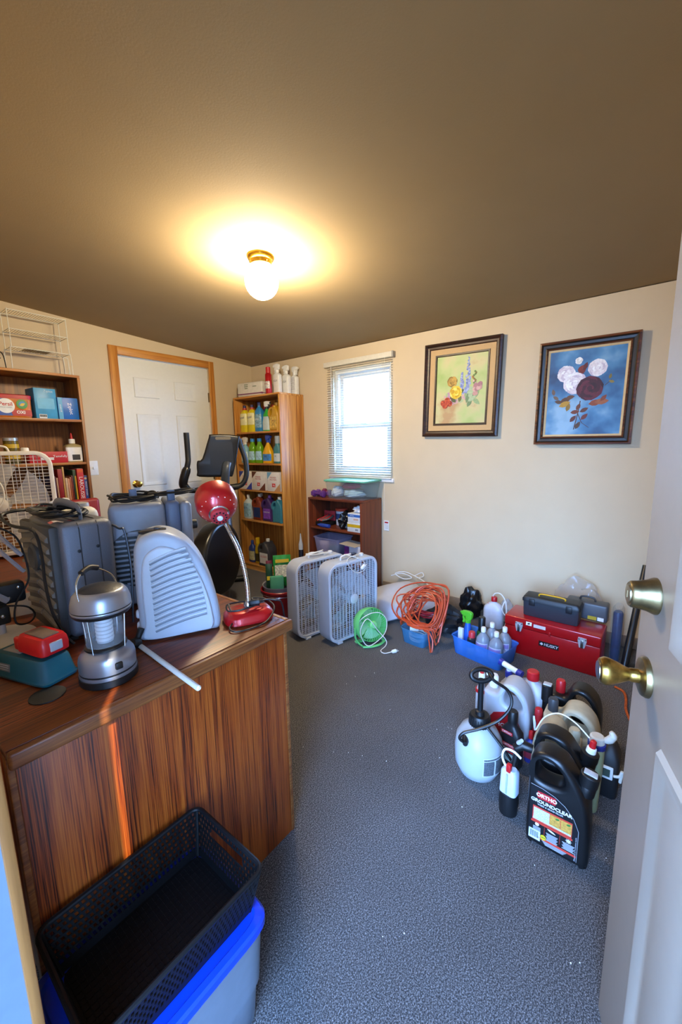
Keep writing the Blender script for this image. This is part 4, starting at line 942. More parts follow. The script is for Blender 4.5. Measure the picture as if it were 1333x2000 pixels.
t = bottle('spray_bottle', 'white spray bottle with ingredient text nearest the window, atop tall bookcase', 'spray bottle', (2.935, 2.875, zt), 0.078, 0.262, W2, trig=W2, shape='block', side=1)
bm = B()
for i in range(9): plate(bm, (0, -0.0255, 0.05+i*0.013), FX, FZ, 0.055-0.008*(i % 3), 0.003)
obj('text_lines', bm, M('#9B8A9A', 0.6), t)
# ---- tall bookcase rows
z = TB[4]
for y, lb_ in ((3.405, 'yellow cleaner bottle with dark cap beside the bookcase side, top shelf'), (3.290, 'yellow cleaner bottle next to the blue bottle, top shelf')):
    t = bottle('cleaner_bottle', lb_, 'bottle', (2.735, y, z), 0.105, 0.268, S('#D9C41A'), shape='round', capm=M('#2B2A5A', 0.4), labm=M('#E3DCA6', 0.4, var=0.1), text='Lysol', tsize=0.032, tcol=M('#2A3570', 0.5), lab=(0.30, 0.78), d=0.075)
    bm = B(); lathe(bm, [(0.022, 0.222), (0.022, 0.240)], 18); obj('red_collar', bm, M('#B4351F', 0.4), t)
bottle('cleaner_bottle', 'bright blue cleaner bottle beside the yellow bottles', 'bottle', (2.735, 3.180, z), 0.100, 0.282, S('#2A7FB8'), capm=M('#27336B', 0.4), labm=M('#7FA3B5', 0.4, var=0.5, scale=60), text='Lysol', tsize=0.03, tcol=WHITE, lab=(0.15, 0.66), d=0.075)
for y, c in ((3.235, 'blue bottle with red cap behind the yellow and blue bottles'), (3.115, 'blue bottle with red cap behind the green spray bottle')):
    bottle('cleaner_bottle', c, 'bottle', (2.86, y, z), 0.085, 0.262, S('#355E9A'), capm=M('#A81E2A', 0.4), d=0.07)
bottle('spray_bottle', 'lime green spray bottle with white head, top shelf', 'spray bottle', (2.735, 3.068, z), 0.098, 0.285, S('#2FA030'), trig=W2, trig2=M('#1C1F22', 0.4), labm=M('#B9C7C4', 0.4), lab=(0.05, 0.66), d=0.07, shape='waist', side=1)
jug('detergent_jug', 'gold detergent jug at the end of the top shelf', 'jug', (2.735, 2.940, z), 0.125, 0.262, S('#B98A1E'), labm=M('#C9A24A', 0.4, var=0.4), capm=M('#8A6414', 0.4), hside=-1, d=0.09, text='ALL', tcol=M('#8A1E1E', 0.5))
z = TB[3]
bottle('spray_bottle', 'pale blue glass cleaner spray with white head', 'spray bottle', (2.735, 3.420, z), 0.108, 0.262, S('#8FC3D4', 0.9), trig=W2, shape='waist', labm=M('#C7DDE4', 0.4), lab=(0.1, 0.6), text='Glass\nPlus', tsize=0.024, tcol=RED, d=0.07, side=-1)
for y, lb_ in ((3.308, 'green see-through soap bottle with blue cap beside the pale blue spray'), (3.200, 'green see-through soap bottle with blue cap beside the orange-yellow spray')):
    bottle('soap_bottle', lb_, 'bottle', (2.735, y, z), 0.094, 0.245, S('#6FA816', 0.85, 0.15), capm=M('#2F7FC0', 0.4), cap_r=0.022, shape='waist', labm=M('#9FC8D8', 0.4, var=0.4), lab=(0.15, 0.55), d=0.075)
bottle('spray_bottle', 'orange-yellow spray bottle with blue head and blue label', 'spray bottle', (2.735, 3.075, z), 0.125, 0.275, S('#E2A50C'), trig=M('#1C3F9C', 0.4), shape='cone', labm=M('#3E7FC0', 0.4, var=0.25), lab=(0.12, 0.45), text='ZEP', tsize=0.022, tcol=M('#3A2A10', 0.5), d=0.075, side=1)
bottle('spray_bottle', 'dark blue headed spray bottle behind the orange-yellow one', 'spray bottle', (2.875, 3.035, z), 0.09, 0.27, S('#2A4F9C'), trig=M('#1C3A8A', 0.4), d=0.07)
bottle('cleaner_bottle', 'teal and grey bottle against the bookcase end, second shelf', 'bottle', (2.73, 2.930, z), 0.088, 0.262, S('#3F7F86', 0.9), capm=M('#9AA3A8', 0.4), cap_h=0.07, cap_r=0.028, labm=M('#C8CFD0', 0.4), lab=(0.1, 0.5), text='41', tsize=0.022, d=0.07)
z = TB[2]
def shake(label, y, w, c1, c2, rz):
    t = thing('shake_carton', label, 'carton', (2.745, y, z), rad(rz)); d = 0.13; h = 0.185
    bm = B(); bx(bm, -w/2, w/2, -d/2, d/2, 0, h, 0.002); obj('carton', bm, M('#DCD6CE', 0.45), t)
    for i, pts in enumerate(([(-w/2, h), (-w/2, h*0.62), (-w*0.12, h)], [(w/2, 0.0), (w/2, h*0.42), (w*0.02, 0.0)])):
        bm = B(); poly(bm, pts if i == 0 else pts, -d/2-0.0006, -d/2+0.0002); obj('colour_corner', bm, M(c1 if i == 0 else c2, 0.45), t)
    lettering(t, 'PREMIER\nPROTEIN', 0.021, (-0.005, -d/2-0.0005, h*0.66), FX, FZ, M('#B03A2E', 0.5))
    bm = B(); plate(bm, (0.0, -d/2-0.0005, h*0.32), FX, FZ, 0.042, 0.034); rp = obj('red_square', bm, M('#C4302A', 0.5), t)
    lettering(t, '30g', 0.018, (0.0, -d/2-0.0014, h*0.32), FX, FZ, WHITE)
shake('white shake carton with blue corners at the inner end of the shelf', 3.383, 0.195, '#2B3FA0', '#22359C', -90)
shake('white shake carton with chocolate brown corners', 3.180, 0.195, '#5A2A1C', '#6B3320', -90)
shake('white shake carton turned sideways at the outer end of the shelf', 2.965, 0.16, '#6FA0BE', '#B98A5A', -84)
z = TB[1]
bottle('bleach_bottle', 'white and pale blue cleaner jug at the inner end, fourth shelf', 'bottle', (2.735, 3.420, z), 0.115, 0.250, M('#C7D6DC', 0.4), capm=W2, labm=M('#8FB6C9', 0.4, var=0.35), lab=(0.08, 0.75), text='OXI', tsize=0.03, tcol=M('#2A5A9A', 0.5), d=0.08)
bottle('bleach_bottle', 'white and pale blue cleaner bottle standing further back, fourth shelf', 'bottle', (2.85, 3.345, z), 0.10, 0.255, M('#C3D3DC', 0.4), capm=W2, labm=M('#8FB0C9', 0.4), d=0.075)
jug('cleaner_jug', 'see-through jug of amber brown cleaner with dark blue label', 'jug', (2.735, 3.245, z), 0.135, 0.268, S('#8A3A22', 0.8, 0.2), labm=M('#1E2F5E', 0.4, var=0.3), hside=-1, d=0.085, capm=W2)
jug('cleaner_jug', 'purple cleaner jug on the fourth shelf', 'jug', (2.735, 3.095, z), 0.140, 0.265, S('#3F2460', 0.9), labm=M('#7A3FA8', 0.4, var=0.3), hside=-1, d=0.085, capm=M('#7A4AA0', 0.4), text='FABULOSO', tsize=0.018)
jug('cleaner_jug', 'teal blue liquid jug against the bookcase end', 'jug', (2.730, 2.945, z), 0.135, 0.258, S('#3F8A9E', 0.8, 0.2), hside=-1, d=0.085, capm=W2)
z = TB[0]
bottle('cleaner_bottle', 'navy blue bottle with pale label on the bottom shelf', 'bottle', (2.735, 3.395, z), 0.092, 0.235, M('#1F3A80', 0.4), capm=M('#233F8C', 0.4), labm=M('#B9B48A', 0.4, var=0.3), lab=(0.12, 0.6), d=0.06)
bottle('oil_bottle', 'yellow bottle with knobbly cap on the bottom shelf', 'bottle', (2.735, 3.305, z), 0.070, 0.275, S('#B99A12', 0.9), capm=M('#D0A814', 0.4), cap_h=0.06, cap_r=0.022, labm=M('#3A3412', 0.5), lab=(0.1, 0.5), d=0.05)
jug('liquid_jug', 'clear gallon jug of dark liquid with red and white label', 'jug', (2.735, 3.155, z), 0.165, 0.285, S('#4A4A50', 0.75, 0.2), labm=M('#D8D4D0', 0.4), hside=-1, d=0.12, capm=W2, text='GLEAM', tsize=0.03, tcol=RED)

# ---- low bookcase
z = LH
def dumbbell(label, x, y, zc, a, m, dz=0.0):
    t = thing('dumbbell', label, 'dumbbell', (x, y, z+dz), a, None)
    bm = B(); loft(bm, [(-0.045, 0.0125, 0.0125), (0.045, 0.0125, 0.0125)], 14, Matrix.Translation((0, 0, 0.031)) @ Matrix.Rotation(rad(90), 4, 'Y')); obj('grip', bm, m, t)
    for s in (-1, 1):
        bm = B(); loft(bm, [(0.040, 0.020, 0.020), (0.046, 0.031, 0.031), (0.074, 0.031, 0.031), (0.080, 0.022, 0.022)], 6, Matrix.Translation((0, 0, 0.031)) @ Matrix.Rotation(rad(90*s), 4, 'Y') ); obj('head', bm, m, t)
dumbbell('purple hand weight lying along the bookcase edge', 2.725, 2.418, 0, rad(84), M('#5A2E78', 0.45))
dumbbell('purple hand weight behind the front one', 2.80, 2.418, 0, rad(100), M('#6A3A80', 0.45))
dumbbell('wine-coloured hand weight nearest the wall', 2.885, 2.418, 0, rad(95), M('#7A2A4A', 0.45))
t = thing('storage_tote', 'clear plastic tote of towels with a mint green lid', 'tote', (2.835, 2.12, z))
clear = M('#DCE6E6', 0.15, opac=0.12)
bm = B(); loft(bm, [(0.0, 0.112, 0.195, 10), (0.004, 0.115, 0.198, 10), (0.148, 0.130, 0.218, 10)], 48, cap=(True, False)); obj('tub', bm, clear, t)
bm = B(); loft(bm, [(0.146, 0.138, 0.228, 10), (0.150, 0.141, 0.231, 10), (0.160, 0.139, 0.229, 10), (0.163, 0.128, 0.218, 10)], 48); obj('lid', bm, M('#5FA98A', 0.4), t)
def towel(label, loc, sx, sy, sz, m, seed):
    r = random.Random(seed); bm = B(); bmesh.ops.create_icosphere(bm, subdivisions=4, radius=1)
    ph = [r.random()*6 for _ in range(6)]
    for v in bm.verts:
        c = v.co; k = 1+0.10*math.sin(5*c.x+ph[0]+3*c.z)+0.08*math.sin(9*c.y+ph[1]+2*c.x)+0.05*math.sin(14*c.z+ph[2]+5*c.y)
        v.co = Vector((c.x*sx*k, c.y*sy*k, max(c.z*sz*k, -sz*0.8)))
    o = tag(obj('towel', bm, m), label, 'towel'); o.location = loc; return o
towel('white towel folded at the left end inside the clear tote', (2.80, 2.25, z+0.052), 0.065, 0.050, 0.050, M('#D5DAE0', 0.9, bump=0.4, scale=80), 1)
towel('crimson striped towel on top inside the clear tote', (2.81, 2.11, z+0.108), 0.070, 0.085, 0.027, M('#9C2F4E', 0.9, bump=0.4, scale=80), 2)
towel('pale blue towel at the bottom inside the clear tote', (2.81, 2.08, z+0.042), 0.080, 0.100, 0.035, M('#A9C3D0', 0.9, bump=0.4, scale=80), 3)
z = LB[2]
t = thing('tool_case', 'open case of red hand tools on the low bookcase', 'tool case', (2.80, 2.405, z), rad(-90))
bm = B(); bx(bm, -0.065, 0.065, -0.07, 0.07, 0, 0.035, 0.004); obj('tray', bm, RUBBER, t)
bm = B(); bx(bm, -0.065, 0.065, 0.055, 0.07, 0.034, 0.125, 0.004); obj('back_card', bm, M('#A8323A', 0.5, var=0.3), t)
for i in range(4):
    bm = B(); tube(bm, cr([(-0.06+0.02*i, -0.05, 0.045), (-0.03+0.025*i, -0.01, 0.06), (0.0+0.02*i, 0.04, 0.085)], 4), 0.010, 8); obj('tool_grip', bm, M('#B3161C', 0.35) if i % 2 == 0 else M('#3A3D42', 0.4), t)
t = bottle('tub', 'white plastic tub with orange-red lid on the low bookcase', 'tub', (2.88, 2.280, z), 0.105, 0.155, M('#CFD6DE', 0.4), shape='can', labm=M('#2F4A7A', 0.4, var=0.2), lab=(0.4, 0.8), cap_h=0.018)
bm = B(); lathe(bm, [(0.056, 0.132), (0.058, 0.136), (0.058, 0.152), (0.055, 0.155)], 28); obj('lid', bm, M('#B8432A', 0.4), t)
bm = B(); tube(bm, [(2.70, 2.415, z+0.018), (2.70, 2.395, z+0.018), (2.695, 2.38, z+0.018), (2.69, 2.27, z+0.018)], [0.006, 0.010, 0.017, 0.017], 14); tag(obj('caulk_tube', bm, M('#2A4CB0', 0.4)), 'blue caulk tube lying at the front of the low bookcase shelf', 'tube')
def bagmesh(sx, sy, sz, seed, amp=0.16, flat=-0.75, sub=4):
    r = random.Random(seed); bm = B(); bmesh.ops.create_icosphere(bm, subdivisions=sub, radius=1)
    ph = [r.random()*6 for _ in range(8)]
    for v in bm.verts:
        c = v.co.copy(); k = 1+amp*(0.5*math.sin(4*c.x+ph[0]+3*c.y)+0.45*math.sin(7*c.y+ph[1]+5*c.z)+0.35*math.sin(11*c.z+ph[2]+6*c.x)+0.25*math.sin(17*c.x+ph[3]+13*c.y))
        v.co = Vector((c.x*sx*k, c.y*sy*k, max(c.z*sz*k, flat*sz)))
    return bm
bm = bagmesh(0.070, 0.054, 0.085, 5, 0.22); o = tag(obj('plastic_bag', bm, M('#0E0F12', 0.3)), 'black crumpled bag on the low bookcase shelf', 'bag'); o.location = (2.765, 2.141, z+0.064)
carton('glove_box', 'white and blue glove box on top of the yellow striped box', 'box', (2.74, 1.995, z+0.082), 0.13, 0.11, 0.075, M('#D6DADE', 0.45), prints=((0, 0.055, 0.128, 0.022, M('#2F63B0', 0.45)), (0.02, 0.025, 0.05, 0.016, M('#C9A894', 0.5))), texts=(('NITRILE', 0.012, -0.02, 0.055, WHITE, 0),))
carton('glove_box', 'white box with yellow stripe under the blue glove box', 'box', (2.735, 1.995, z), 0.135, 0.11, 0.080, M('#D2D4D4', 0.45), prints=((0, 0.052, 0.133, 0.026, M('#C9A21A', 0.45)), (0.03, 0.02, 0.03, 0.016, M('#8A8F96', 0.5))))
bm = bagmesh(0.05, 0.05, 0.028, 7, 0.25); o = tag(obj('tissue', bm, M('#E4E4E6', 0.7)), 'crumpled white tissue on the blue glove box', 'tissue'); o.location = (2.76, 1.985, z+0.180)
z = LB[1]
t = thing('storage_tote', 'open clear lilac-tinted bin on the middle shelf of the low bookcase', 'bin', (2.80, 2.32, z))
lil = M('#B9B6DC', 0.2, opac=0.42)
bm = B(); loft(bm, [(0.0, 0.090, 0.125, 10), (0.004, 0.093, 0.128, 10), (0.175, 0.112, 0.145, 10), (0.178, 0.120, 0.153, 10), (0.184, 0.120, 0.153, 10)], 48, cap=(True, False)); obj('tub', bm, lil, t)
carton('packet', 'pale folded packet inside the lilac-tinted bin', 'packet', (2.77, 2.39, z+0.006), 0.08, 0.06, 0.13, M('#CFC6D2', 0.6))
carton('packet', 'teal packet inside the lilac-tinted bin', 'packet', (2.76, 2.27, z+0.006), 0.09, 0.06, 0.10, M('#3F8A96', 0.5))
t = thing('cardboard_box', 'white and purple cardboard box with an open flap', 'box', (2.755, 2.015, z), rad(-90))
bm = B(); bx(bm, -0.085, 0.085, -0.07, 0.07, 0, 0.155, 0.001); obj('carton', bm, M('#C9CBD8', 0.6), t)
bm = B(); plate(bm, (-0.060, -0.0702, 0.075), FX, FZ, 0.05, 0.14); obj('purple_panel', bm, M('#6A2A7A', 0.5, var=0.3), t)
bm = B(); poly(bm, [(-0.11, 0.17), (0.06, 0.157), (0.06, 0.159), (-0.11, 0.172)], -0.115, 0.05); obj('flap', bm, M('#C4BBB0', 0.7), t)
# thing leaning between the two bookcases
t = thing('caulk_gun', 'dark blue and white tube standing between the bookcases', 'tube', (2.62, 2.56, 0))
bm = B(); lathe(bm, [(0.022, 0), (0.022, 0.34), (0.018, 0.35)], 16); obj('tube_body', bm, M('#15182A', 0.35, var=0.3), t)
bm = B(); lathe(bm, [(0.021, 0.351), (0.021, 0.40), (0.010, 0.44), (0.004, 0.50)], 16); obj('tip', bm, M('#B9C0C8', 0.4), t)

# ---- brown bookcase on the back wall (front looks to -y)
z = BB[5]
t = thing('detergent_tub', 'red, white and blue laundry detergent tub on the brown bookcase', 'tub', (0.802, 3.385, z))
bm = B(); loft(bm, [(0.0, 0.100, 0.060, 6), (0.005, 0.104, 0.064, 6), (0.122, 0.108, 0.066, 6)], 40); obj('tub_body', bm, M('#C8701F', 0.4, var=0.25, scale=14), t)
bm = B(); loft(bm, [(0.120, 0.111, 0.069, 6), (0.142, 0.111, 0.069, 6), (0.147, 0.104, 0.062, 6)], 40); obj('lid', bm, M('#B0141C', 0.4), t)
fy = -0.0675
bm = B(); poly(bm, [(-0.098, 0.012), (-0.005, 0.012), (-0.03, 0.118), (-0.098, 0.118)], fy-0.0002, fy+0.004); obj('blue_print', bm, M('#274FA0', 0.4), t)
bm = B(); poly(bm, [(-0.005, 0.012), (0.098, 0.012), (0.098, 0.05), (-0.012, 0.05)], fy-0.0002, fy+0.004); obj('red_print', bm, M('#B0282C', 0.4), t)
bm = B(); poly(bm, disc(-0.035, 0.072, 0.046, 28), fy-0.0008, fy); obj('white_disc', bm, WHITE, t)
bm = B(); poly(bm, disc(0.050, 0.086, 0.030, 28), fy-0.0008, fy); obj('green_disc', bm, M('#2E8A3A', 0.4), t)
bm = B(); poly(bm, disc(0.050, 0.088, 0.019, 24, 0.8, 0.5), fy-0.0014, fy); obj('blue_swirl', bm, M('#2A7FC0', 0.4), t)
bm = B(); poly(bm, leaf(0.052, 0.084, 0.034, 0.018, 0.5), fy-0.0019, fy); obj('yellow_swirl', bm, M('#D9B21E', 0.4), t)
lettering(t, 'Persil', 0.032, (-0.035, fy-0.001, 0.083), FX, FZ, RED, bold=0.0006); lettering(t, 'PROCLEAN', 0.012, (-0.035, fy-0.001, 0.062), FX, FZ, M('#7A8A9A', 0.5)); lettering(t, 'OXI', 0.026, (0.040, fy-0.001, 0.034), FX, FZ, WHITE, bold=0.0008)
t = carton('bag_box', 'tall pale blue storage bag box with a barcode', 'box', (0.985, 3.395, z), 0.130, 0.135, 0.200, M('#3A92BE', 0.4, var=0.12, scale=14), rz=4, prints=((0.0, 0.10, 0.10, 0.07, M('#58AACF', 0.4)), (-0.025, 0.016, 0.045, 0.026, WHITE)), texts=(('Ziploc', 0.022, 0.02, 0.182, M('#C9DDE8', 0.5), 0),))
bm = B()
for i in range(12): plate(bm, (-0.044+i*0.0034, -0.0688, 0.018), FX, FZ, 0.0012+0.0008*(i % 3), 0.016)
obj('barcode', bm, INK, t)
carton('bag_box', 'deep blue storage bag box beside the bookcase side', 'box', (1.120, 3.385, z), 0.125, 0.12, 0.148, M('#1562B4', 0.4, var=0.06), rz=0, prints=((-0.048, 0.074, 0.026, 0.146, M('#3E9AC8', 0.4)),), texts=(('Ziploc', 0.032, 0.012, 0.074, WHITE, -82), ('STORAGE', 0.012, -0.048, 0.074, WHITE, -86)))
z = BB[4]
t = thing('glass_jar', 'stacked glass jar of yellow and dark spice layers', 'jar', (0.775, 3.37, z))
bm = B(); lathe(bm, [(0.040, 0), (0.042, 0.004), (0.042, 0.075), (0.038, 0.080)], 24); obj('lower_jar', bm, M('#4A4220', 0.25, var=0.5, scale=60), t)
bm = B(); lathe(bm, [(0.039, 0.0802), (0.040, 0.085), (0.040, 0.150), (0.036, 0.155)], 24); obj('upper_jar', bm, M('#6A5A1A', 0.25, var=0.5, scale=60), t)
for z0 in (0.035, 0.105):
    bm = B(); lathe(bm, [(0.0424, z0), (0.0424, z0+0.026)], 24); obj('yellow_label', bm, M('#C9A41C', 0.4), t)
bm = B(); lathe(bm, [(0.041, 0.152), (0.041, 0.170), (0.038, 0.172)], 24); obj('lid', bm, M('#B9BDC0', 0.3, 0.6), t)
carton('trash_bag_box', 'long flat red box lying beside the glue jug', 'box', (0.965, 3.385, z), 0.225, 0.13, 0.078, M('#B3181C', 0.45), rz=0, prints=((-0.01, 0.03, 0.075, 0.018, M('#D8CFCB', 0.5)),), texts=(('Tastefully', 0.022, 0.066, 0.045, WHITE, 0), ('BAKING MIX', 0.010, -0.045, 0.060, WHITE, 0)))
t = bottle('glue_jug', 'tan gallon glue bottle with red nozzle and white label', 'bottle', (1.132, 3.375, z), 0.105, 0.165, M('#A89868', 0.4), rz=0, capm=WHITE, cap_h=0.03, cap_r=0.02, labm=PAPER, lab=(0.06, 0.78), d=0.07, shape='block')
bm = B(); lathe(bm, [(0.010, 0.163), (0.008, 0.18), (0.004, 0.205), (0.002, 0.208)], 16); obj('red_nozzle', bm, RED, t)
bm = B(); plate(bm, (0.006, -0.0362, 0.035), FX, FZ, 0.05, 0.038); obj('label_print', bm, M('#2A2A2E', 0.5), t)
# books: (x0, width, height, depth, colour, lean)
z = BB[3]
books = [('thin navy book beside the fan', 0.955, 0.018, 0.185, '#1C2550', 0), ('maroon hardback next to the navy book', 0.975, 0.014, 0.175, '#4A1A28', 0), ('slim tan paperback with pale spine', 0.991, 0.010, 0.165, '#B98A68', 0),
         ('tall dark red hardback', 1.003, 0.027, 0.225, '#8A1418', 0), ('tall tan folder edged book', 1.032, 0.012, 0.240, '#B98A4A', 0), ('small cream paperback book', 1.046, 0.013, 0.160, '#C9A98A', 0), ('small peach book beside the cream one', 1.060, 0.013, 0.155, '#C48A6A', 0),
         ('small orange-brown paperback book', 1.074, 0.010, 0.165, '#9A4A22', 0), ('dark red slim book next to the green dictionary', 1.085, 0.009, 0.175, '#6A1A16', 0), ('dark green book with yellow band', 1.096, 0.020, 0.215, '#173A22', 0)]
for lb_, x0, w_, h_, c, ln in books:
    t = thing('book', lb_, 'book', (x0+w_/2, 3.40, z), 0, 'books on the brown bookcase')
    bm = B(); bx(bm, -w_/2, w_/2-0.0006, -0.075, 0.075, 0, h_, 0.0015); obj('cover', bm, M(c, 0.5, var=0.12), t)
    bm = B(); bx(bm, -w_/2+0.002, w_/2-0.0025, -0.070, 0.0755, 0.003, h_+0.0006, 0); obj('pages', bm, M('#CFC4A8', 0.8), t)
    if 'green book' in lb_:
        bm = B(); bx(bm, 0.001, w_/2-0.0004, -0.0756, -0.070, 0.0, h_*0.8, 0); obj('yellow_band', bm, M('#C99A1E', 0.5), t)
t = thing('book', 'fat red dictionary with white title letters on its spine', 'book', (1.140, 3.39, z), 0, 'books on the brown bookcase')
bm = B(); bx(bm, -0.021, 0.021, -0.078, 0.078, 0, 0.222, 0.003); obj('cover', bm, M('#B81418', 0.45), t)
bm = B(); bx(bm, -0.018, 0.018, -0.07, 0.0785, 0.003, 0.2226, 0); obj('pages', bm, M('#CFC4A8', 0.8), t)
lettering(t, 'LAROUSSE', 0.034, (0.0, -0.0784, 0.085), (0, 0, -1), (1, 0, 0), WHITE)
bm = B(); plate(bm, (0, -0.0781, 0.205), FX, FZ, 0.036, 0.02); obj('spine_band', bm, M('#C9541E', 0.5), t)
t = thing('book', 'blue paperback dictionary at the end of the row', 'book', (1.174, 3.385, z), 0, 'books on the brown bookcase')
bm = B(); bx(bm, -0.011, 0.011, -0.062, 0.062, 0, 0.170, 0.002); obj('cover', bm, M('#2A4A9A', 0.45), t)
bm = B(); bx(bm, -0.009, 0.009, -0.058, 0.0625, 0.002, 0.1706, 0); obj('pages', bm, M('#CFC4A8', 0.8), t)
lettering(t, 'POCKET SPANISH', 0.013, (0.0, -0.0624, 0.075), (0, 0, -1), (1, 0, 0), WHITE)
bm = B(); poly(bm, disc(0, 0.150, 0.008, 14), -0.0628, -0.0618); obj('spine_seal', bm, M('#C9B88A', 0.5), t)
# white wire rack on top
t = thing('wire_rack', 'white stepped wire shelf rack on top of the brown bookcase', 'rack', (1.02, 3.45, BH))
wr = M('#E2DFD2', 0.4)
for x in (-0.165, 0.165):
    for y in (-0.07, 0.07):
        bm = B(); tube(bm, cr([(x*1.06, y, 0), (x*1.04, y, 0.15), (x, y, 0.16), (x, y, 0.385)], 3), 0.003, 6); obj('leg', bm, wr, t)
for zz in (0.150, 0.262, 0.380):
    bm = B(); tube(bm, [(-0.165, -0.07, zz), (0.165, -0.07, zz), (0.165, 0.07, zz), (-0.165, 0.07, zz)], 0.003, 6, True)
    for i in range(1, 22):
        x = -0.165+0.33*i/22; cyl(bm, (x, -0.07, zz+0.002), (x, 0.07, zz+0.002), 0.0014, 5)
    obj('wire_shelf', bm, wr, t)
bm = B(); bx(bm, -0.08, 0.07, -0.06, 0.06, 0.154, 0.157, 0.001); obj('shelf_mat', bm, M('#9A9878', 0.6), t)
bm = B(); cyl(bm, (0.165, 0.07, 0.15), (0.20, 0.07, 0.15), 0.003, 6); cyl(bm, (0.20, 0.07, 0.15), (0.205, 0.07, 0), 0.003, 6); obj('side_leg', bm, wr, t)
t = thing('plate_stand', 'small black wire stand beside the white rack', 'stand', (0.770, 3.42, BH))
bm = B(); tube(bm, cr([(0.045, -0.03, 0.006), (0.04, -0.02, 0.09), (0.025, 0, 0.115), (0.01, 0.02, 0.09), (0.02, 0.04, 0.006)], 5), 0.003, 6); tube(bm, [(0.03, 0, 0.075), (-0.06, 0, 0.07)], 0.003, 6); obj('wire', bm, RUBBER, t)
bm = B(); loft(bm, [(0, 0.06, 0.04, 2.2), (0.008, 0.065, 0.045, 2.2), (0.014, 0.05, 0.03, 2)], 24, Matrix.Translation((0.015, 0, 0))); obj('base', bm, M('#3A2A20', 0.5), t)
# red chair tucked in behind the desk
t = thing('chair', 'red padded chair tucked behind the desk by the books', 'chair', (0.96, 2.97, 0))
rv_ = M('#8A1A18', 0.45, var=0.06)
bm = B(); bx(bm, -0.185, 0.185, 0.06, 0.11, 0.58, 0.965, 0.022, 4); obj('backrest', bm, rv_, t)
bm = B(); bx(bm, -0.185, 0.185, -0.20, 0.12, 0.42, 0.475, 0.022, 4); obj('seat', bm, rv_, t)
for x in (-0.15, 0.15):
    bm = B(); tube(bm, [(x, 0.12, 0), (x, 0.118, 0.5), (x, 0.115, 0.80)], 0.010, 8); obj('leg', bm, STEEL, t)
    bm = B(); tube(bm, [(x, -0.17, 0), (x, -0.16, 0.42)], 0.010, 8); obj('leg', bm, STEEL, t)
# ================================================================ exercise bike
bk = M('#0A0B0D', 0.32, var=0.05)
t = thing('exercise_bike', 'black upright exercise bike with its console turned away', 'exercise bike', (1.962, 2.863, 0), rad(-33.5))
con = [(-0.005, 1.395), (0.19, 1.385), (0.205, 1.34), (0.145, 1.075), (0.10, 1.055), (-0.12, 1.062), (-0.135, 1.10), (-0.13, 1.185), (-0.09, 1.205), (-0.03, 1.37)]
bm = slab(con, [], 0.035, 0.014, 3, True, 3); cn = obj('console', bm, bk, t)
bm = B(); poly(bm, rrect(0.02, 0.14, 1.352, 1.375, 0.010, 3), -0.040, -0.030); obj('console_slot', bm, M('#6A6458', 0.5), cn)
bm = B(); poly(bm, rrect(-0.03, 0.15, 1.10, 1.335, 0.02, 4), -0.0385, -0.030); obj('back_cover', bm, M('#0E1013', 0.4), cn)
bm = B(); tube(bm, cr([(0.10, -0.05, 1.165), (0.085, -0.075, 1.12), (0.075, -0.06, 1.02), (0.07, -0.02, 0.93), (0.06, 0.0, 0.70)], 5), 0.036, 14, flat=0.7); obj('console_bracket', bm, M('#3A414C', 0.4), t)
for pts, tip in (([(-0.195, -0.02, 1.41), (-0.195, -0.02, 1.24), (-0.20, -0.03, 1.17), (-0.235, -0.03, 1.06), (-0.245, -0.02, 1.0), (-0.20, 0, 0.955), (-0.08, 0, 0.955), (0.06, 0, 0.97)], 0), ([(0.205, 0.02, 1.36), (0.225, 0.02, 1.28), (0.25, 0.01, 1.18), (0.25, 0.0, 1.06), (0.21, 0.0, 0.985), (0.14, 0, 0.965), (0.06, 0, 0.97)], 1)):
    bm = B(); c = cr(pts, 5); tube(bm, c, [0.021]*(len(c)-8)+[0.026]*8, 12); obj('handlebar', bm, RUBBER, t)
bm = B(); tube(bm, cr([(-0.205, -0.03, 1.14), (-0.235, -0.03, 1.06), (-0.245, -0.02, 1.0), (-0.21, -0.005, 0.962)], 5), [0.024, 0.03, 0.034, 0.034, 0.034, 0.034, 0.034, 0.034, 0.034, 0.034, 0.034, 0.034, 0.034, 0.030, 0.026, 0.024], 12); obj('pulse_grip', bm, bk, t)
bm = slab([(0.27*math.cos(2*PI*i/20), 0.46+0.275*math.sin(2*PI*i/20)) for i in range(20)], [], 0.065, 0.028, 2, True, 4)
bmesh.ops.transform(bm, matrix=Matrix.Translation((-0.03, -0.33, 0)) @ Matrix.Rotation(rad(58), 4, 'Z'), verts=bm.verts); obj('flywheel_housing', bm, bk, t)
bm = B(); tube(bm, [(0.07, -0.25, 0.52), (0.06, -0.08, 0.60), (0.06, 0.0, 0.75)], 0.05, 12); obj('frame_neck', bm, M('#4A525E', 0.4, 0.4), t)
bm = B(); tube(bm, [(0.0, -0.40, 0.05), (0.05, 0.45, 0.05)], 0.035, 10); obj('frame_beam', bm, M('#2A2D33', 0.4), t)
for y in (-0.42, 0.45):
    bm = B(); tube(bm, [(-0.22, y, 0.03), (0.26, y, 0.03)], 0.03, 10); obj('stabiliser', bm, RUBBER, t)
bm = B(); tube(bm, [(0.05, 0.30, 0.05), (0.05, 0.42, 0.72)], 0.03, 10); obj('seat_post', bm, RUBBER, t)
bm = B(); loft(bm, [(0.72, 0.06, 0.10), (0.75, 0.11, 0.14), (0.79, 0.10, 0.13), (0.80, 0.06, 0.09)], 24, Matrix.Translation((0.05, 0.43, 0))); obj('seat', bm, RUBBER, t)

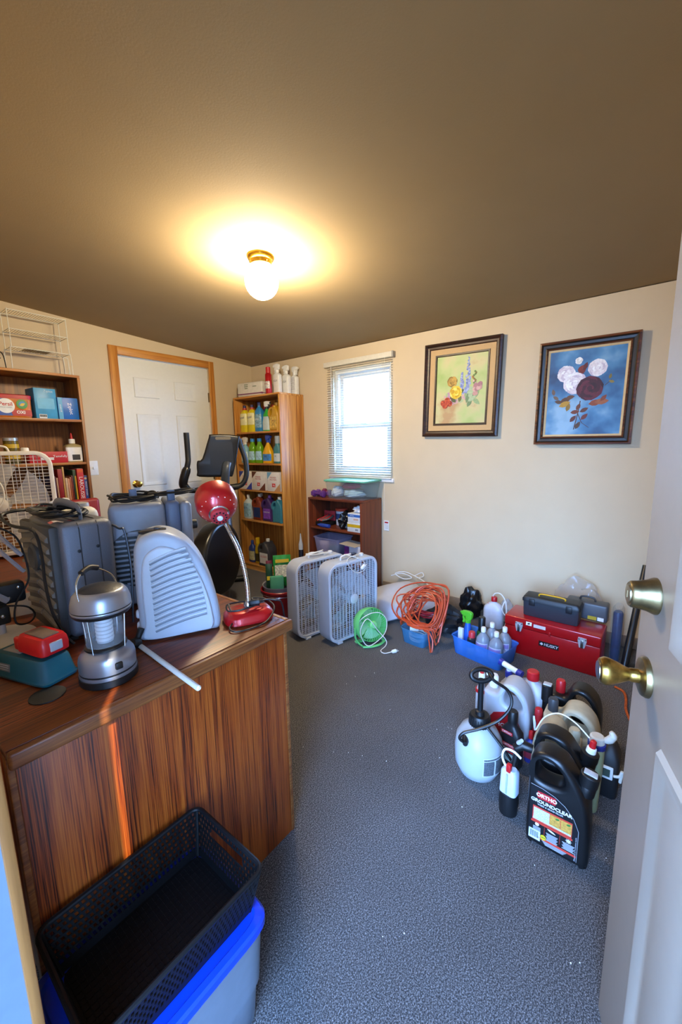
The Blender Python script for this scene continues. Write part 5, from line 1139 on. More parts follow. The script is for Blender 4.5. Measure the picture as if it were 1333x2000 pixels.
# ================================================================ red bucket with cleaning things
BX, BY = 1.985, 2.175
t = thing('bucket', 'red plastic bucket with rounded rim behind the box fans', 'bucket', (BX, BY, 0))
bm = B(); lathe(bm, [(0.098, 0.0), (0.100, 0.004), (0.132, 0.235), (0.140, 0.240), (0.141, 0.252), (0.137, 0.256), (0.131, 0.250), (0.128, 0.235), (0.097, 0.012), (0.001, 0.012)], 36); obj('pail', bm, M('#8E1620', 0.35), t)
bm = B(); tube(bm, [(0.141*math.cos(rad(a)), 0.141*math.sin(rad(a)), 0.238-0.02*math.sin(rad((a-150)*0.9))) for a in range(150, 351, 8)], 0.0028, 6); obj('wire_bail', bm, STEEL, t)
t = thing('bucket', 'grey plastic pail nested inside the red bucket', 'bucket', (BX, BY, 0.0125))
bm = B(); lathe(bm, [(0.088, 0.0), (0.090, 0.003), (0.122, 0.262), (0.127, 0.266), (0.127, 0.272), (0.119, 0.268), (0.087, 0.010), (0.001, 0.010)], 36); obj('pail', bm, M('#7E7F88', 0.4), t)
def pack(name, label, cat, loc, rz, lean, w, h, d, m, prints, seed):
    t = thing(name, label, cat, loc, rad(rz)); t.rotation_euler = (rad(lean), 0, rad(rz)); r = random.Random(seed)
    bm = B(); n, k = 9, 9; fr = []
    for s in (-1, 1):
        g = []
        for i in range(n+1):
            row = []
            for j in range(k+1):
                u, v = i/n, j/k; e = min(1, 4*u, 4*(1-u))*min(1, 4*v, 4*(1-v))
                row.append(bm.verts.new(((u-0.5)*w, s*(0.0008+d/2*e*(1+0.25*math.sin(7*u+5*v+seed))), v*h)))
            g.append(row)
        for i in range(n):
            for j in range(k): bm.faces.new((g[i][j], g[i+1][j], g[i+1][j+1], g[i][j+1]) if s < 0 else (g[i][j+1], g[i+1][j+1], g[i+1][j], g[i][j]))
        fr.append(g)
    obj('pouch', bm, m, t)
    for x, z, pw, ph, pm in prints:
        bm = B(); plate(bm, (x, -d/2*1.25-0.001, z), FX, FZ, pw, ph, 0.0008); obj('print', bm, pm, t)
    return t
pack('sponge_pack', 'bright green pack of scrubbers standing in the grey pail', 'pack', (BX+0.030, BY-0.005, 0.255), -40, -6, 0.13, 0.235, 0.045, M('#1E8A34', 0.35, var=0.1), ((0, 0.12, 0.11, 0.09, M('#C9C7B4', 0.4, var=0.5, scale=120)), (0, 0.195, 0.10, 0.025, M('#C9B020', 0.4))), 3)
pack('sponge_pack', 'clear blue pack behind the green scrubber pack', 'pack', (BX+0.062, BY+0.033, 0.25), -40, -6, 0.10, 0.20, 0.03, M('#3F7FB0', 0.35, var=0.15), ((0, 0.13, 0.08, 0.03, M('#8FBAD0', 0.4)),), 5)
pack('cloth_pack', 'dark green cloth pack standing at the edge of the grey pail', 'pack', (BX-0.055, BY+0.046, 0.25), -40, -6, 0.05, 0.185, 0.03, M('#12402E', 0.5, var=0.1), ((0, 0.08, 0.036, 0.03, M('#C9B82A', 0.4)),), 6)
bm = B(); bx(bm, -0.05, 0.05, -0.018, 0.018, 0, 0.12, 0.012, 3, mx=Matrix.Translation((BX-0.047, BY-0.025, 0.235)) @ Matrix.Rotation(rad(-40), 4, 'Z') @ Matrix.Rotation(rad(-6), 4, 'X')); tag(obj('sponge', bm, M('#3F8A6E', 0.8, bump=0.4)), 'teal sponge at the front of the grey pail', 'sponge')
pack('cleaning_pack', 'maroon edged wipes pack at the back of the pail', 'pack', (BX-0.0215, BY+0.083, 0.255), -40, -6, 0.045, 0.19, 0.025, M('#6A1E34', 0.4), (), 8)

# ================================================================ green desk fan
gn = M('#6FD07A', 0.4, var=0.03); gn2 = M('#8BE08F', 0.4)
t = thing('desk_fan', 'small mint green desk fan on the carpet', 'fan', (2.085, 1.430, 0), rad(-22))
ft = Matrix.Translation((0, 0, 0.125)) @ Matrix.Rotation(rad(90-14), 4, 'X')
bm = B(); loft(bm, [(z, r, r) for r, z in ((0.085, -0.055), (0.100, -0.045), (0.108, -0.02), (0.110, 0.03), (0.106, 0.036))], 40, ft, cap=(False, False)); loft(bm, [(z, r, r) for r, z in ((0.082, -0.052), (0.097, -0.043), (0.105, -0.02), (0.107, 0.036))], 40, ft, cap=(True, False)); obj('shroud', bm, gn, t)
for i in range(36):
    a = 2*PI*i/36
    bm = B(); tube(bm, [ft @ Vector((rr*math.cos(a+tw), rr*math.sin(a+tw), zz)) for rr, tw, zz in ((0.024, 0, 0.044), (0.06, 0.22, 0.046), (0.106, 0.32, 0.034))], 0.0016, 5); obj('grille_wire', bm, gn, t)
bm = B(); lathe(bm, [(0.026, 0.040), (0.026, 0.048), (0.020, 0.056), (0.001, 0.058)], 24, ft); obj('grille_boss', bm, gn2, t)
for k in range(4):
    bm = B(); g = []
    for i in range(4):
        rr = 0.02+0.075*i/3; g.append([bm.verts.new(ft @ Vector((rr*math.cos(2*PI*k/4+(j/4-0.5)*(0.9+0.3*i/3)), rr*math.sin(2*PI*k/4+(j/4-0.5)*(0.9+0.3*i/3)), (j/4-0.5)*0.035))) for j in range(5)])
    for i in range(3):
        for j in range(4): bm.faces.new((g[i][j], g[i+1][j], g[i+1][j+1], g[i][j+1]))
    obj('blade', bm, M('#A9DDB0', 0.4), t)
bm = B(); lathe(bm, [(0.018, -0.03), (0.018, 0.03), (0.012, 0.038)], 16, ft); obj('hub', bm, gn2, t)
for s in (-1, 1):
    bm = B(); tube(bm, cr([(0.114*s, 0, 0.125), (0.112*s, 0.0, 0.06), (0.090*s, -0.005, 0.016), (0.080*s, -0.04, 0.007)], 5), 0.009, 8, flat=0.7); obj('stand_arm', bm, gn, t)
bm = B(); tube(bm, cr([(-0.085, -0.05, 0.008), (-0.03, -0.075, 0.008), (0.03, -0.075, 0.008), (0.085, -0.05, 0.008)], 5), 0.009, 8, flat=0.8); obj('stand_foot', bm, gn, t)
bm = B(); bx(bm, -0.09, 0.09, 0.02, 0.05, 0, 0.012, 0.004); obj('stand_base', bm, gn, t)
bm = B(); cord(bm, [(-0.06, 0.06, 0.10), (-0.085, -0.03, 0.19), (-0.03, -0.055, 0.225), (0.04, -0.06, 0.215), (0.085, -0.07, 0.16), (0.06, -0.085, 0.08), (-0.04, -0.09, 0.03), (-0.085, -0.075, 0.04), (-0.105, -0.05, 0.12), (-0.06, -0.065, 0.20), (0.02, -0.07, 0.10), (0.07, -0.085, 0.03), (0.05, -0.11, 0.008), (-0.01, -0.14, 0.004), (-0.01, -0.18, 0.004), (0.03, -0.20, 0.012)], 0.0028); plug(bm, (0.03, -0.20, 0.012), (1, -0.12, 0.0), 1.1); obj('power_cord', bm, WHITE, t)

# ================================================================ things along the picture wall
# white plastic-wrapped pillow
bm = B(); n = 28; tops = []
for s in (1, -1):
    g = []
    for i in range(n+1):
        row = []
        for j in range(n+1):
            u, v = i/n-0.5, j/n-0.5; e = max(0, (1-(2*u)**4)*(1-(2*v)**4))**0.45
            hh = (0.105*e*(1+0.06*math.sin(9*u+4*v)+0.05*math.sin(13*v-6*u))) if s > 0 else (0.035*e)
            row.append(bm.verts.new((u*0.52*(1-0.06*abs(v)), v*0.46*(1-0.06*abs(u)), 0.052+s*hh-(0.0 if s > 0 else 0.0))))
        g.append(row)
    for i in range(n):
        for j in range(n): bm.faces.new((g[i][j], g[i+1][j], g[i+1][j+1], g[i][j+1]) if s > 0 else (g[i][j+1], g[i+1][j+1], g[i+1][j], g[i][j]))
bmesh.ops.remove_doubles(bm, verts=bm.verts, dist=0.0015)
for v_ in bm.verts: v_.co.z = max(v_.co.z-0.018, 0.002)
pw_ = tag(obj('wrapped_pillow', bm, M('#C6C9D4', 0.35, var=0.05, scale=12, bump=0.5, bscale=30)), 'white pillow in a plastic bag leaning by the low bookcase', 'pillow'); pw_.location = (2.665, 1.555, 0.0); pw_.rotation_euler = (rad(2), rad(-6), rad(-32))
pw_.location.z = 0.025
# white cords at the wall
bm = B(); cord(bm, [(2.93, 1.78, 0.165), (2.94, 1.68, 0.20), (2.93, 1.58, 0.185), (2.90, 1.64, 0.17), (2.93, 1.74, 0.19), (2.95, 1.66, 0.215), (2.93, 1.54, 0.20), (2.89, 1.45, 0.19), (2.80, 1.34, 0.185), (2.70, 1.24, 0.18), (2.60, 1.16, 0.16)], 0.0045, 8)
cord(bm, [(2.94, 1.56, 0.20), (2.955, 1.50, 0.235), (2.945, 1.48, 0.21), (2.93, 1.53, 0.19)], 0.004, 6)
tag(obj('extension_cord', bm, WHITE), 'white power cord looped over the pillow against the wall', 'cord')
# small blue bin with cords
t = thing('plastic_bin', 'small clear blue bin holding white cables', 'bin', (2.275, 1.175, 0), rad(-6))
cb = M('#4F90BC', 0.25, opac=0.6)
bm = B(); loft(bm, [(0.0, 0.062, 0.078, 6), (0.004, 0.065, 0.081, 6), (0.096, 0.076, 0.094, 6), (0.100, 0.081, 0.099, 6), (0.104, 0.080, 0.098, 6)], 36, cap=(True, False)); obj('tub', bm, cb, t)
bm = B(); r = random.Random(2)
cord(bm, [(2.275+0.052*math.cos(i*1.1)*(0.7+0.3*r.random()), 1.175+0.066*math.sin(i*1.1)*(0.7+0.3*r.random()), 0.012+0.0022*i+0.008*r.random()) for i in range(26)], 0.004, 5); tag(obj('cable_coil', bm, WHITE), 'tangled white cable coiled in the small blue bin', 'cord')
bm = B(); bx(bm, -0.02, 0.02, -0.03, 0.03, 0, 0.035, 0.008, 3, mx=Matrix.Translation((2.25, 1.19, 0.085)) @ Matrix.Rotation(rad(30), 4, 'Z')); tag(obj('power_adapter', bm, WHITE), 'white plug adapter on the cables in the small bin', 'adapter')
# orange cord coil leaning back
def coil(seed, n, cx, cy, cz, ry, rz_, col, r, label, lean, jit, name='extension_cord', extra=()):
    rg = random.Random(seed); pts = []
    for i in range(n*8):
        a = 2*PI*i/8; k = i//8
        if i % 8 == 0: jx, jy, jz, s1, s2, ph = rg.uniform(-jit, jit)*0.8, rg.uniform(-jit, jit), rg.uniform(-jit, jit)*0.8, rg.uniform(0.5, 1.08), rg.uniform(0.62, 1.05), rg.uniform(-0.9, 0.9)
        y, z_ = ry*s1*math.cos(a+ph), rz_*s2*math.sin(a+ph)
        pts.append((cx+jx+z_*math.sin(lean)+rg.uniform(-0.012, 0.012), cy+jy+y, max(0.008, cz+jz+z_*math.cos(lean))))
    pts += list(extra)
    def rest(p):       # the cord drapes over the small bin and stays beside the blue one
        p = p.copy()
        if p.y < 1.10: p.y = 0.985+0.115*math.exp((p.y-1.10)/0.115)
        if 2.165 < p.x < 2.385 and 1.045 < p.y < 1.305: p.z = max(p.z, 0.134)
        return p
    bm = B(); tube(bm, [rest(p) for p in cr(pts, 4)], r, 6)
    return tag(obj(name, bm, M(col, 0.4)), label, 'cord')
coil(11, 15, 2.325, 1.135, 0.200, 0.160, 0.165, '#C04A28', 0.0052, 'long orange extension cord in a loose tangled coil', rad(32), 0.06, extra=[(2.20, 1.02, 0.10), (2.17, 0.98, 0.02), (2.20, 1.10, 0.012), (2.24, 0.95, 0.06), (2.30, 0.93, 0.2), (2.45, 1.02, 0.33), (2.50, 1.25, 0.33), (2.47, 1.42, 0.26), (2.38, 1.44, 0.16), (2.28, 1.32, 0.12), (2.24, 1.2, 0.13)])
coil(5, 6, 2.45, 1.20, 0.20, 0.15, 0.11, '#8E1A22', 0.0055, 'dark red extension cord beneath the orange coil', rad(50), 0.03)
# dark pile under the cords
bm = bagmesh(0.10, 0.13, 0.10, 21, 0.22); o = tag(obj('tool_bag', bm, M('#17181B', 0.55)), 'dark cloth bag buried under the coiled cords', 'bag'); o.location = (2.53, 1.10, 0.075)
bm = bagmesh(0.075, 0.075, 0.12, 9, 0.2, -0.85); o = tag(obj('trash_bag', bm, M('#101113', 0.28, bump=0.3)), 'shiny black plastic bag against the wall behind the blue bin', 'bag'); o.location = (2.86, 1.045, 0.108)
# blue bin with bottles
BR = rad(-12)
t = thing('plastic_bin', 'open blue plastic bin of bottles beside the red toolbox', 'bin', (2.345, 0.765, 0), BR)
blu = M('#3C7FD6', 0.25, opac=0.72)
bm = B(); loft(bm, [(0.0, 0.092, 0.150, 10), (0.004, 0.095, 0.153, 10), (0.110, 0.106, 0.166, 10), (0.114, 0.112, 0.172, 10), (0.118, 0.111, 0.171, 10)], 48, cap=(True, False)); obj('tub', bm, blu, t)
def inbin(x, y): v = Matrix.Rotation(BR, 2) @ Vector((x, y)); return (2.345+v.x, 0.765+v.y, 0.006)
iso = M('#9AA4B2', 0.25, opac=0.7)
for x, y, lb_ in ((-0.047, -0.020, 'alcohol bottle in the blue bin nearest the small spray can'), (-0.047, -0.104, 'alcohol bottle in the blue bin closest to its front corner'), (0.047, -0.104, 'alcohol bottle standing behind the front corner one in the bin'), (0.047, -0.022, 'alcohol bottle half hidden at the back of the bin')):
    t = bottle('alcohol_bottle', 'clear ' + lb_, 'bottle', inbin(x, y), 0.078, 0.205, iso, rz=-102, d=0.078, p=2.2, capm=WHITE, cap_h=0.026, cap_r=0.014, labm=M('#C6C3D6', 0.4), lab=(0.10, 0.66), text='ISOPROPYL', tsize=0.0125, tcol=M('#3A2A6A', 0.5), group='rubbing alcohol bottles in the blue bin')
    bm = B(); band(bm, [(0, 0.039, 0.039, 2.2), (0.2, 0.039, 0.039, 2.2)], 0.020, 0.034, rad(205), rad(335), 0.0015); obj('purple_strip', bm, M('#5A3F8E', 0.4), t)
    bm = B(); band(bm, [(0, 0.039, 0.039, 2.2), (0.2, 0.039, 0.039, 2.2)], 0.088, 0.112, rad(205), rad(335), 0.0015); obj('title_strip', bm, M('#8F7FBC', 0.4), t)
t = bottle('spray_can', 'small blue and yellow lubricant can with red cap', 'spray can', inbin(-0.056, 0.050), 0.054, 0.155, M('#1F2430', 0.35), rz=-102, shape='can', capm=M('#C4303A', 0.4), cap_h=0.035, labm=M('#D0B81E', 0.4), lab=(0.12, 0.5), text='WD-40', tsize=0.013, tcol=M('#1A2C8A', 0.5))
bottle('spray_bottle', 'blue spray bottle with a green head in the blue bin', 'spray bottle', inbin(-0.012, 0.108), 0.066, 0.255, S('#2458B8'), rz=-102, trig=M('#4FB02A', 0.4), shape='cone', d=0.06, side=-1, labm=M('#C9D6EA', 0.4), lab=(0.1, 0.35))
bottle('spray_can', 'black and green aerosol can at the back of the blue bin', 'spray can', inbin(0.055, 0.052), 0.058, 0.215, M('#2E6A2E', 0.35), rz=-102, shape='can', capm=M('#17191B', 0.4), cap_h=0.09)
carton('card_box', 'small white box tucked into the blue bin end', 'box', inbin(-0.070, 0.118), 0.03, 0.018, 0.16, M('#CFD6E2', 0.5), rz=-102)
# white sprayer bottle with hose, against the wall
t = bottle('sprayer_bottle', 'white squirt bottle with red collar and hose by the wall', 'spray bottle', (2.80, 0.855, 0), 0.135, 0.22, M('#CDD2DE', 0.4), d=0.09, p=3, capm=RED, cap_h=0.03, cap_r=0.02)
bm = B(); lathe(bm, [(0.024, 0.155), (0.024, 0.168)], 20, Matrix.Translation((-0.02, 0, 0))); obj('red_ring', bm, RED, t)
bm = B(); cord(bm, [(-0.01, 0, 0.222), (0.01, -0.01, 0.25), (0.05, -0.02, 0.255), (0.085, -0.03, 0.21), (0.095, -0.04, 0.12), (0.07, -0.05, 0.16), (0.09, -0.045, 0.22), (0.10, -0.04, 0.10), (0.09, -0.05, 0.02)], 0.004); obj('hose', bm, WHITE, t)
bm = bagmesh(0.033, 0.05, 0.09, 14, 0.15, -0.85); o = tag(obj('clear_bag', bm, M('#DDE2EA', 0.2, opac=0.3)), 'thin clear plastic bag behind the white squirt bottle', 'bag'); o.location = (2.915, 0.80, 0.08)
bm = B(); cord(bm, [(2.72, 0.755, 0.03), (2.70, 0.735, 0.06), (2.72, 0.725, 0.10), (2.74, 0.735, 0.07), (2.725, 0.75, 0.02)], 0.008, 5, 8); tag(obj('clamp', bm, M('#7A2A4A', 0.4)), 'small maroon clamp beside the red toolbox', 'clamp')

# ---- red steel toolbox
t = thing('toolbox', 'red steel toolbox with two chrome latches', 'toolbox', (2.595, 0.435, 0), rad(-92))
rs = M('#A50E14', 0.28, 0.1, var=0.05, coat=0.3); L2 = 0.255
bm = B(); bx(bm, -L2, L2, -0.10, 0.10, 0, 0.172, 0.004, 2); obj('box_body', bm, rs, t)
bm = B(); bx(bm, -L2-0.002, L2+0.002, -0.102, 0.102, 0.1725, 0.236, 0.007, 3); obj('lid', bm, rs, t)
for x in (-0.17, 0.168):
    bm = B()
    poly(bm, [(x-0.020, 0.208), (x+0.020, 0.208), (x+0.022, 0.190), (x+0.013, 0.150), (x-0.013, 0.150), (x-0.022, 0.190)], -0.107, -0.100); la = obj('latch', bm, M('#C9CBCF', 0.3, 0.5), t)
    bm = B(); bx(bm, x-0.007, x+0.007, -0.112, -0.106, 0.150, 0.195, 0.002); obj('latch_tongue', bm, STEEL, la)
    for dx in (-0.016, 0.016):
        bm = B(); lathe(bm, [(0.004, 0), (0.003, 0.003)], 10, Matrix.Translation((x+dx, -0.107, 0.200)) @ Matrix.Rotation(rad(90), 4, 'X')); obj('rivet', bm, STEEL, la)
bm = B(); plate(bm, (-0.115, -0.1022, 0.212), FX, FZ, 0.032, 0.022); st = obj('sticker', bm, PAPER, t); bm = B(); poly(bm, leaf(-0.115, 0.212, 0.018, 0.010, 0.4), -0.1034, -0.1028); obj('sticker_mark', bm, INK, st)
bm = B(); plate(bm, (-0.055, -0.1022, 0.207), FX, FZ, 0.066, 0.020); obj('sticker', bm, M('#CFC6C4', 0.5), t)
bm = B(); plate(bm, (0.0, -0.1003, 0.108), FX, FZ, 0.108, 0.030, 0.002); npl = obj('name_plate', bm, M('#141416', 0.4), t)
lettering(t, 'HUSKY', 0.024, (0.012, -0.1024, 0.107), FX, FZ, M('#C6C8CC', 0.4), shear=0.15, bold=0.0005)
bm = B(); poly(bm, [(-0.048, 0.108), (-0.038, 0.117), (-0.028, 0.108), (-0.038, 0.099)], -0.1034, -0.1020); obj('plate_emblem', bm, M('#C6C8CC', 0.4), npl)
bm = B(); bx(bm, -0.006, 0.006, -0.106, -0.100, 0.165, 0.190, 0.002); obj('lid_tab', bm, rs, t)
# ---- small black toolbox on it
t = thing('toolbox', 'small black plastic toolbox with yellow handle on the red toolbox', 'toolbox', (2.612, 0.455, 0.2365), rad(-91))
bm = B(); loft(bm, [(0.0, 0.146, 0.052, 12), (0.004, 0.149, 0.055, 12), (0.092, 0.153, 0.058, 12)], 48); obj('box_body', bm, M('#2C3138', 0.45, bump=0.1), t)
bm = B(); loft(bm, [(0.0925, 0.158, 0.063, 12), (0.108, 0.158, 0.063, 12), (0.122, 0.150, 0.055, 12), (0.126, 0.14, 0.045, 10)], 48); obj('lid', bm, M('#191C20', 0.45), t)
bm = B(); tube(bm, cr([(-0.070, -0.015, 0.122), (-0.066, -0.015, 0.138), (0.0, -0.015, 0.141), (0.066, -0.015, 0.138), (0.070, -0.015, 0.122)], 5), 0.006, 8, flat=0.7); obj('handle', bm, M('#D9A514', 0.4), t)
for x in (-0.10, 0.10):
    bm = B(); bx(bm, x-0.016, x+0.016, -0.068, -0.056, 0.072, 0.112, 0.003); obj('latch', bm, M('#14161A', 0.45), t)
# ---- grey drill case in clear plastic, tube, rod behind
t = thing('drill_case', 'grey hard case with yellow sticker wrapped in clear plastic', 'case', (2.745, 0.288, 0.237), rad(-92))
bm = B(); bx(bm, -0.11, 0.11, -0.045, 0.045, 0, 0.105, 0.012, 3); obj('case_body', bm, M('#4A4D52', 0.4), t)
bm = B(); plate(bm, (0.035, -0.0455, 0.018), FX, FZ, 0.045, 0.022); obj('yellow_sticker', bm, M('#C9A21E', 0.5), t)
bm = B(); plate(bm, (0.078, -0.0455, 0.018), FX, FZ, 0.032, 0.022); obj('white_sticker', bm, PAPER, t)
bm = B(); tube(bm, cr([(-0.04, 0, 0.10), (-0.03, 0, 0.125), (0.03, 0, 0.125), (0.04, 0, 0.10)], 4), 0.006, 8); obj('handle', bm, M('#2A2C30', 0.45), t)
bm = bagmesh(0.050, 0.150, 0.215, 31, 0.14, -0.9); o = tag(obj('clear_bag', bm, M('#E4DFD6', 0.12, opac=0.22)), 'crinkled clear plastic sheet standing behind the grey case', 'bag'); o.location = (2.885, 0.345, 0.196)
t = thing('tarp_roll', 'dark blue rolled tarp in clear wrap standing by the toolbox', 'tarp', (2.745, 0.130, 0))
bm = B(); loft(bm, [(0, 0.026, 0.022), (0.005, 0.028, 0.024), (0.30, 0.030, 0.025), (0.31, 0.026, 0.02)], 20); obj('roll', bm, M('#1C2F60', 0.35, var=0.3, scale=50, bump=0.4), t)
bm = B(); loft(bm, [(0.01, 0.034, 0.030, 2.5), (0.20, 0.038, 0.033, 2.2), (0.33, 0.050, 0.030, 2.6), (0.345, 0.058, 0.018, 3)], 20, cap=(False, False)); obj('wrap', bm, M('#DDE0E4', 0.08, opac=0.07), t)
t = thing('black_pole', 'black pole leaning on the wall behind the entry door', 'pole', (2.70, 0.10, 0))
bm = B(); tube(bm, [(2.66, 0.076, 0.021), (2.955, 0.030, 0.55)], [0.020, 0.017], 14); obj('shaft', bm, M('#131518', 0.35), t, world=True)
bm = B(); bx(bm, 2.60, 2.69, 0.02, 0.065, 0.0, 0.045, 0.006); obj('foot_block', bm, RUBBER, t, world=True)
bm = B(); cord(bm, [(2.43, 0.100, 0.006), (2.40, 0.060, 0.008), (2.33, 0.045, 0.006), (2.24, 0.040, 0.008), (2.16, 0.02, 0.006)], 0.006, 6, 7); tag(obj('rope', bm, M('#B5541E', 0.6, var=0.4, scale=120)), 'short orange rope on the carpet under the door knob', 'rope')
# ================================================================ pump sprayer
t = thing('pump_sprayer', 'translucent white pump sprayer with black pump and hose', 'sprayer', (1.452, 0.478, 0))
pl_ = M('#A9B0B6', 0.35, opac=0.93, var=0.02)
secs = [(0.0, 0.062, 0.062), (0.006, 0.070, 0.070), (0.045, 0.088, 0.088), (0.10, 0.091, 0.091), (0.15, 0.086, 0.086), (0.185, 0.068, 0.068), (0.205, 0.044, 0.044), (0.212, 0.036, 0.036)]
bm = B(); loft(bm, secs, 40); obj('tank', bm, pl_, t)
ang = math.atan2(-0.478, -1.452)
bm = B(); band(bm, secs, 0.048, 0.125, ang+rad(12), ang+rad(72), 0.0008, 18); lb_ = obj('label', bm, M('#B9C0C6', 0.5), t)
for a0, a1, z0, z1 in ((14, 40, 0.052, 0.112), (44, 70, 0.052, 0.112), (14, 70, 0.115, 0.121)):
    bm = B(); band(bm, secs, z0, z1, ang+rad(a0), ang+rad(a1), 0.0014, 10); obj('label_text_block', bm, M('#4A5056', 0.6, var=0.6, scale=300), lb_)
bm = B(); loft(bm, [(0.203, 0.040, 0.040), (0.205, 0.0405, 0.0405), (0.240, 0.039, 0.039), (0.248, 0.034, 0.034)], 32)
for i in range(28):
    a = 2*PI*i/28; cyl(bm, (0.0405*math.cos(a), 0.0405*math.sin(a), 0.206), (0.0392*math.cos(a), 0.0392*math.sin(a), 0.240), 0.0016, 5)
obj('screw_cap', bm, BLACK, t)
bm = B(); lathe(bm, [(0.018, 0.247), (0.016, 0.262), (0.0105, 0.266), (0.0105, 0.395)], 20); obj('pump_rod', bm, BLACK, t)
bm = B(); mxh = Matrix.Translation((0, 0, 0.412)) @ Matrix.Rotation(rad(-50), 4, 'Z') @ Matrix.Rotation(rad(62), 4, 'X')
hp = [(0.040*math.cos(a), 0.022*math.sin(a), 0) for a in [2*PI*i/20 for i in range(20)]]
tube(bm, hp, 0.0095, 10, True, mxh); obj('handle', bm, BLACK, t)
ru = Vector((0.313, -0.95, 0))
bm = B(); cord(bm, [(0.02, -0.02, 0.42), tuple(ru*0.05+Vector((-0.02, 0, 0.41))), tuple(ru*0.10+Vector((-0.01, 0, 0.37))), tuple(ru*0.115+Vector((-0.02, 0, 0.32))), tuple(ru*0.08+Vector((-0.035, 0, 0.26))), tuple(ru*0.02+Vector((-0.06, 0, 0.225))), tuple(ru*-0.03+Vector((-0.075, 0, 0.205))), tuple(ru*-0.045+Vector((-0.078, 0, 0.18))), tuple(ru*-0.03+Vector((-0.075, 0, 0.165)))], 0.0058, 7, 8); obj('hose', bm, BLACK, t)
bm = B(); p0 = ru*-0.022+Vector((-0.055, 0.01, 0.168)); tube(bm, [p0, p0+Vector((-0.022, -0.008, 0.0)), p0+Vector((-0.034, -0.012, 0))], [0.013, 0.012, 0.009], 12); obj('outlet_fitting', bm, BLACK, t)
bm = B(); tube(bm, [ru*0.03+Vector((-0.03, 0, 0.225)), ru*0.10+Vector((-0.05, 0, 0.16)), ru*0.165+Vector((-0.07, 0, 0.09))], 0.005, 8); obj('spray_wand', bm, BLACK, t)

# ================================================================ weed killer jugs
def ortho(label, x, y, h, front, rz):
    t = thing('weed_killer_jug', label, 'jug', (x, y, 0), rad(rz)); jb = M('#0A0B0D', 0.38, var=0.04, bump=0.06)
    k = h/0.335; w = 0.089
    out = [(-w, 0.035), (-w+0.003, 0.010), (-w+0.018, 0.0), (w-0.018, 0.0), (w-0.003, 0.010), (w, 0.035), (w*0.98, 0.13*k), (w*0.86, 0.205*k), (w*0.60, 0.262*k), (0.028, 0.300*k), (0.005, 0.325*k), (-0.030, 0.334*k), (-0.065, 0.328*k), (-0.085, 0.305*k), (-w*0.99, 0.265*k), (-w, 0.15*k)]
    hole = [(-0.068, 0.246*k), (-0.070, 0.285*k), (-0.050, 0.306*k), (-0.025, 0.306*k), (0.002, 0.285*k), (0.012, 0.255*k), (-0.004, 0.236*k), (-0.045, 0.232*k)]
    bm = slab(out, [hole], 0.040, 0.017, 4, True, 4); obj('jug_body', bm, jb, t)
    mxs_ = Matrix.Translation((0.064, 0, 0.235*k)) @ Matrix.Rotation(rad(8), 4, 'Y')
    bm = B(); lathe(bm, [(0.024, 0.0), (0.024, 0.030), (0.022, 0.034)], 24, mxs_); obj('neck', bm, jb, t)
    if front:
        bm = B(); lathe(bm, [(0.026, 0.034), (0.026, 0.068), (0.023, 0.071)], 24, mxs_); cp = obj('cap', bm, BLACK, t)
        bm = B(); bx(bm, -0.018, 0.018, -0.012, 0.012, 0.0705, 0.0735, 0.004, mx=mxs_); obj('cap_plate', bm, M('#B9BCC0', 0.5, var=0.2), cp)
    else:
        bm = B(); lathe(bm, [(0.026, 0.034), (0.026, 0.062), (0.020, 0.065)], 24, mxs_); cp = obj('cap', bm, BLACK, t)
        bm = B(); lathe(bm, [(0.015, 0.064), (0.014, 0.080), (0.010, 0.083)], 20, mxs_); obj('cap_insert', bm, WHITE, cp)
        bm = B(); lathe(bm, [(0.010, 0.082), (0.009, 0.105), (0.006, 0.108)], 16, mxs_); obj('red_tip', bm, RED, cp)
        bm = B(); cord(bm, [(0.066, 0, 0.335), (0.02, 0.01, 0.365), (-0.03, 0.02, 0.37), (-0.075, 0.03, 0.33), (-0.10, 0.03, 0.27)], 0.0022); obj('feed_tube', bm, WHITE, t)
    return t
t = ortho('glossy black weed killer jug with printed label, nearest the doorway', 1.300, 0.164, 0.335, True, -91)
fy = -0.0402
lab_out = [(-0.079, 0.018), (0.060, 0.018), (0.060, 0.125), (0.045, 0.160), (0.020, 0.188), (-0.010, 0.205), (-0.045, 0.214), (-0.079, 0.216)]
bm = B(); poly(bm, lab_out, fy-0.0006, fy+0.002); lb_ = obj('label', bm, M('#17181B', 0.3), t)
bm = B(); tube(bm, [(x, fy-0.0007, z_) for x, z_ in lab_out[1:]], 0.0006, 5); obj('label_edge', bm, M('#A9ABB0', 0.4), lb_)
LW = M('#D8D9DC', 0.5); LR = M('#C0392B', 0.45)
bm = B(); plate(bm, (-0.032, fy-0.0007, 0.188), FX, FZ, 0.052, 0.024); obj('brand_block', bm, M('#B3242A', 0.4), lb_)
lettering(t, 'ORTHO', 0.0165, (-0.032, fy-0.0014, 0.188), FX, FZ, WHITE, bold=0.0006)
lettering(t, 'GROUNDCLEAR', 0.0158, (-0.018, fy-0.0008, 0.165), FX, FZ, LW, bold=0.0005)
lettering(t, 'WEED & GRASS KILLER', 0.0072, (-0.020, fy-0.0008, 0.153), FX, FZ, LW)
bm = B(); plate(bm, (-0.013, fy-0.0007, 0.118), FX, FZ, 0.112, 0.052); obj('photo_border', bm, LR, lb_)
bm = B(); plate(bm, (-0.043, fy-0.0013, 0.121), FX, FZ, 0.046, 0.036); plate(bm, (-0.013, fy-0.0013, 0.1005), FX, FZ, 0.108, 0.006); obj('text_block', bm, M('#B9BEC8', 0.5, var=0.4, scale=260), lb_)
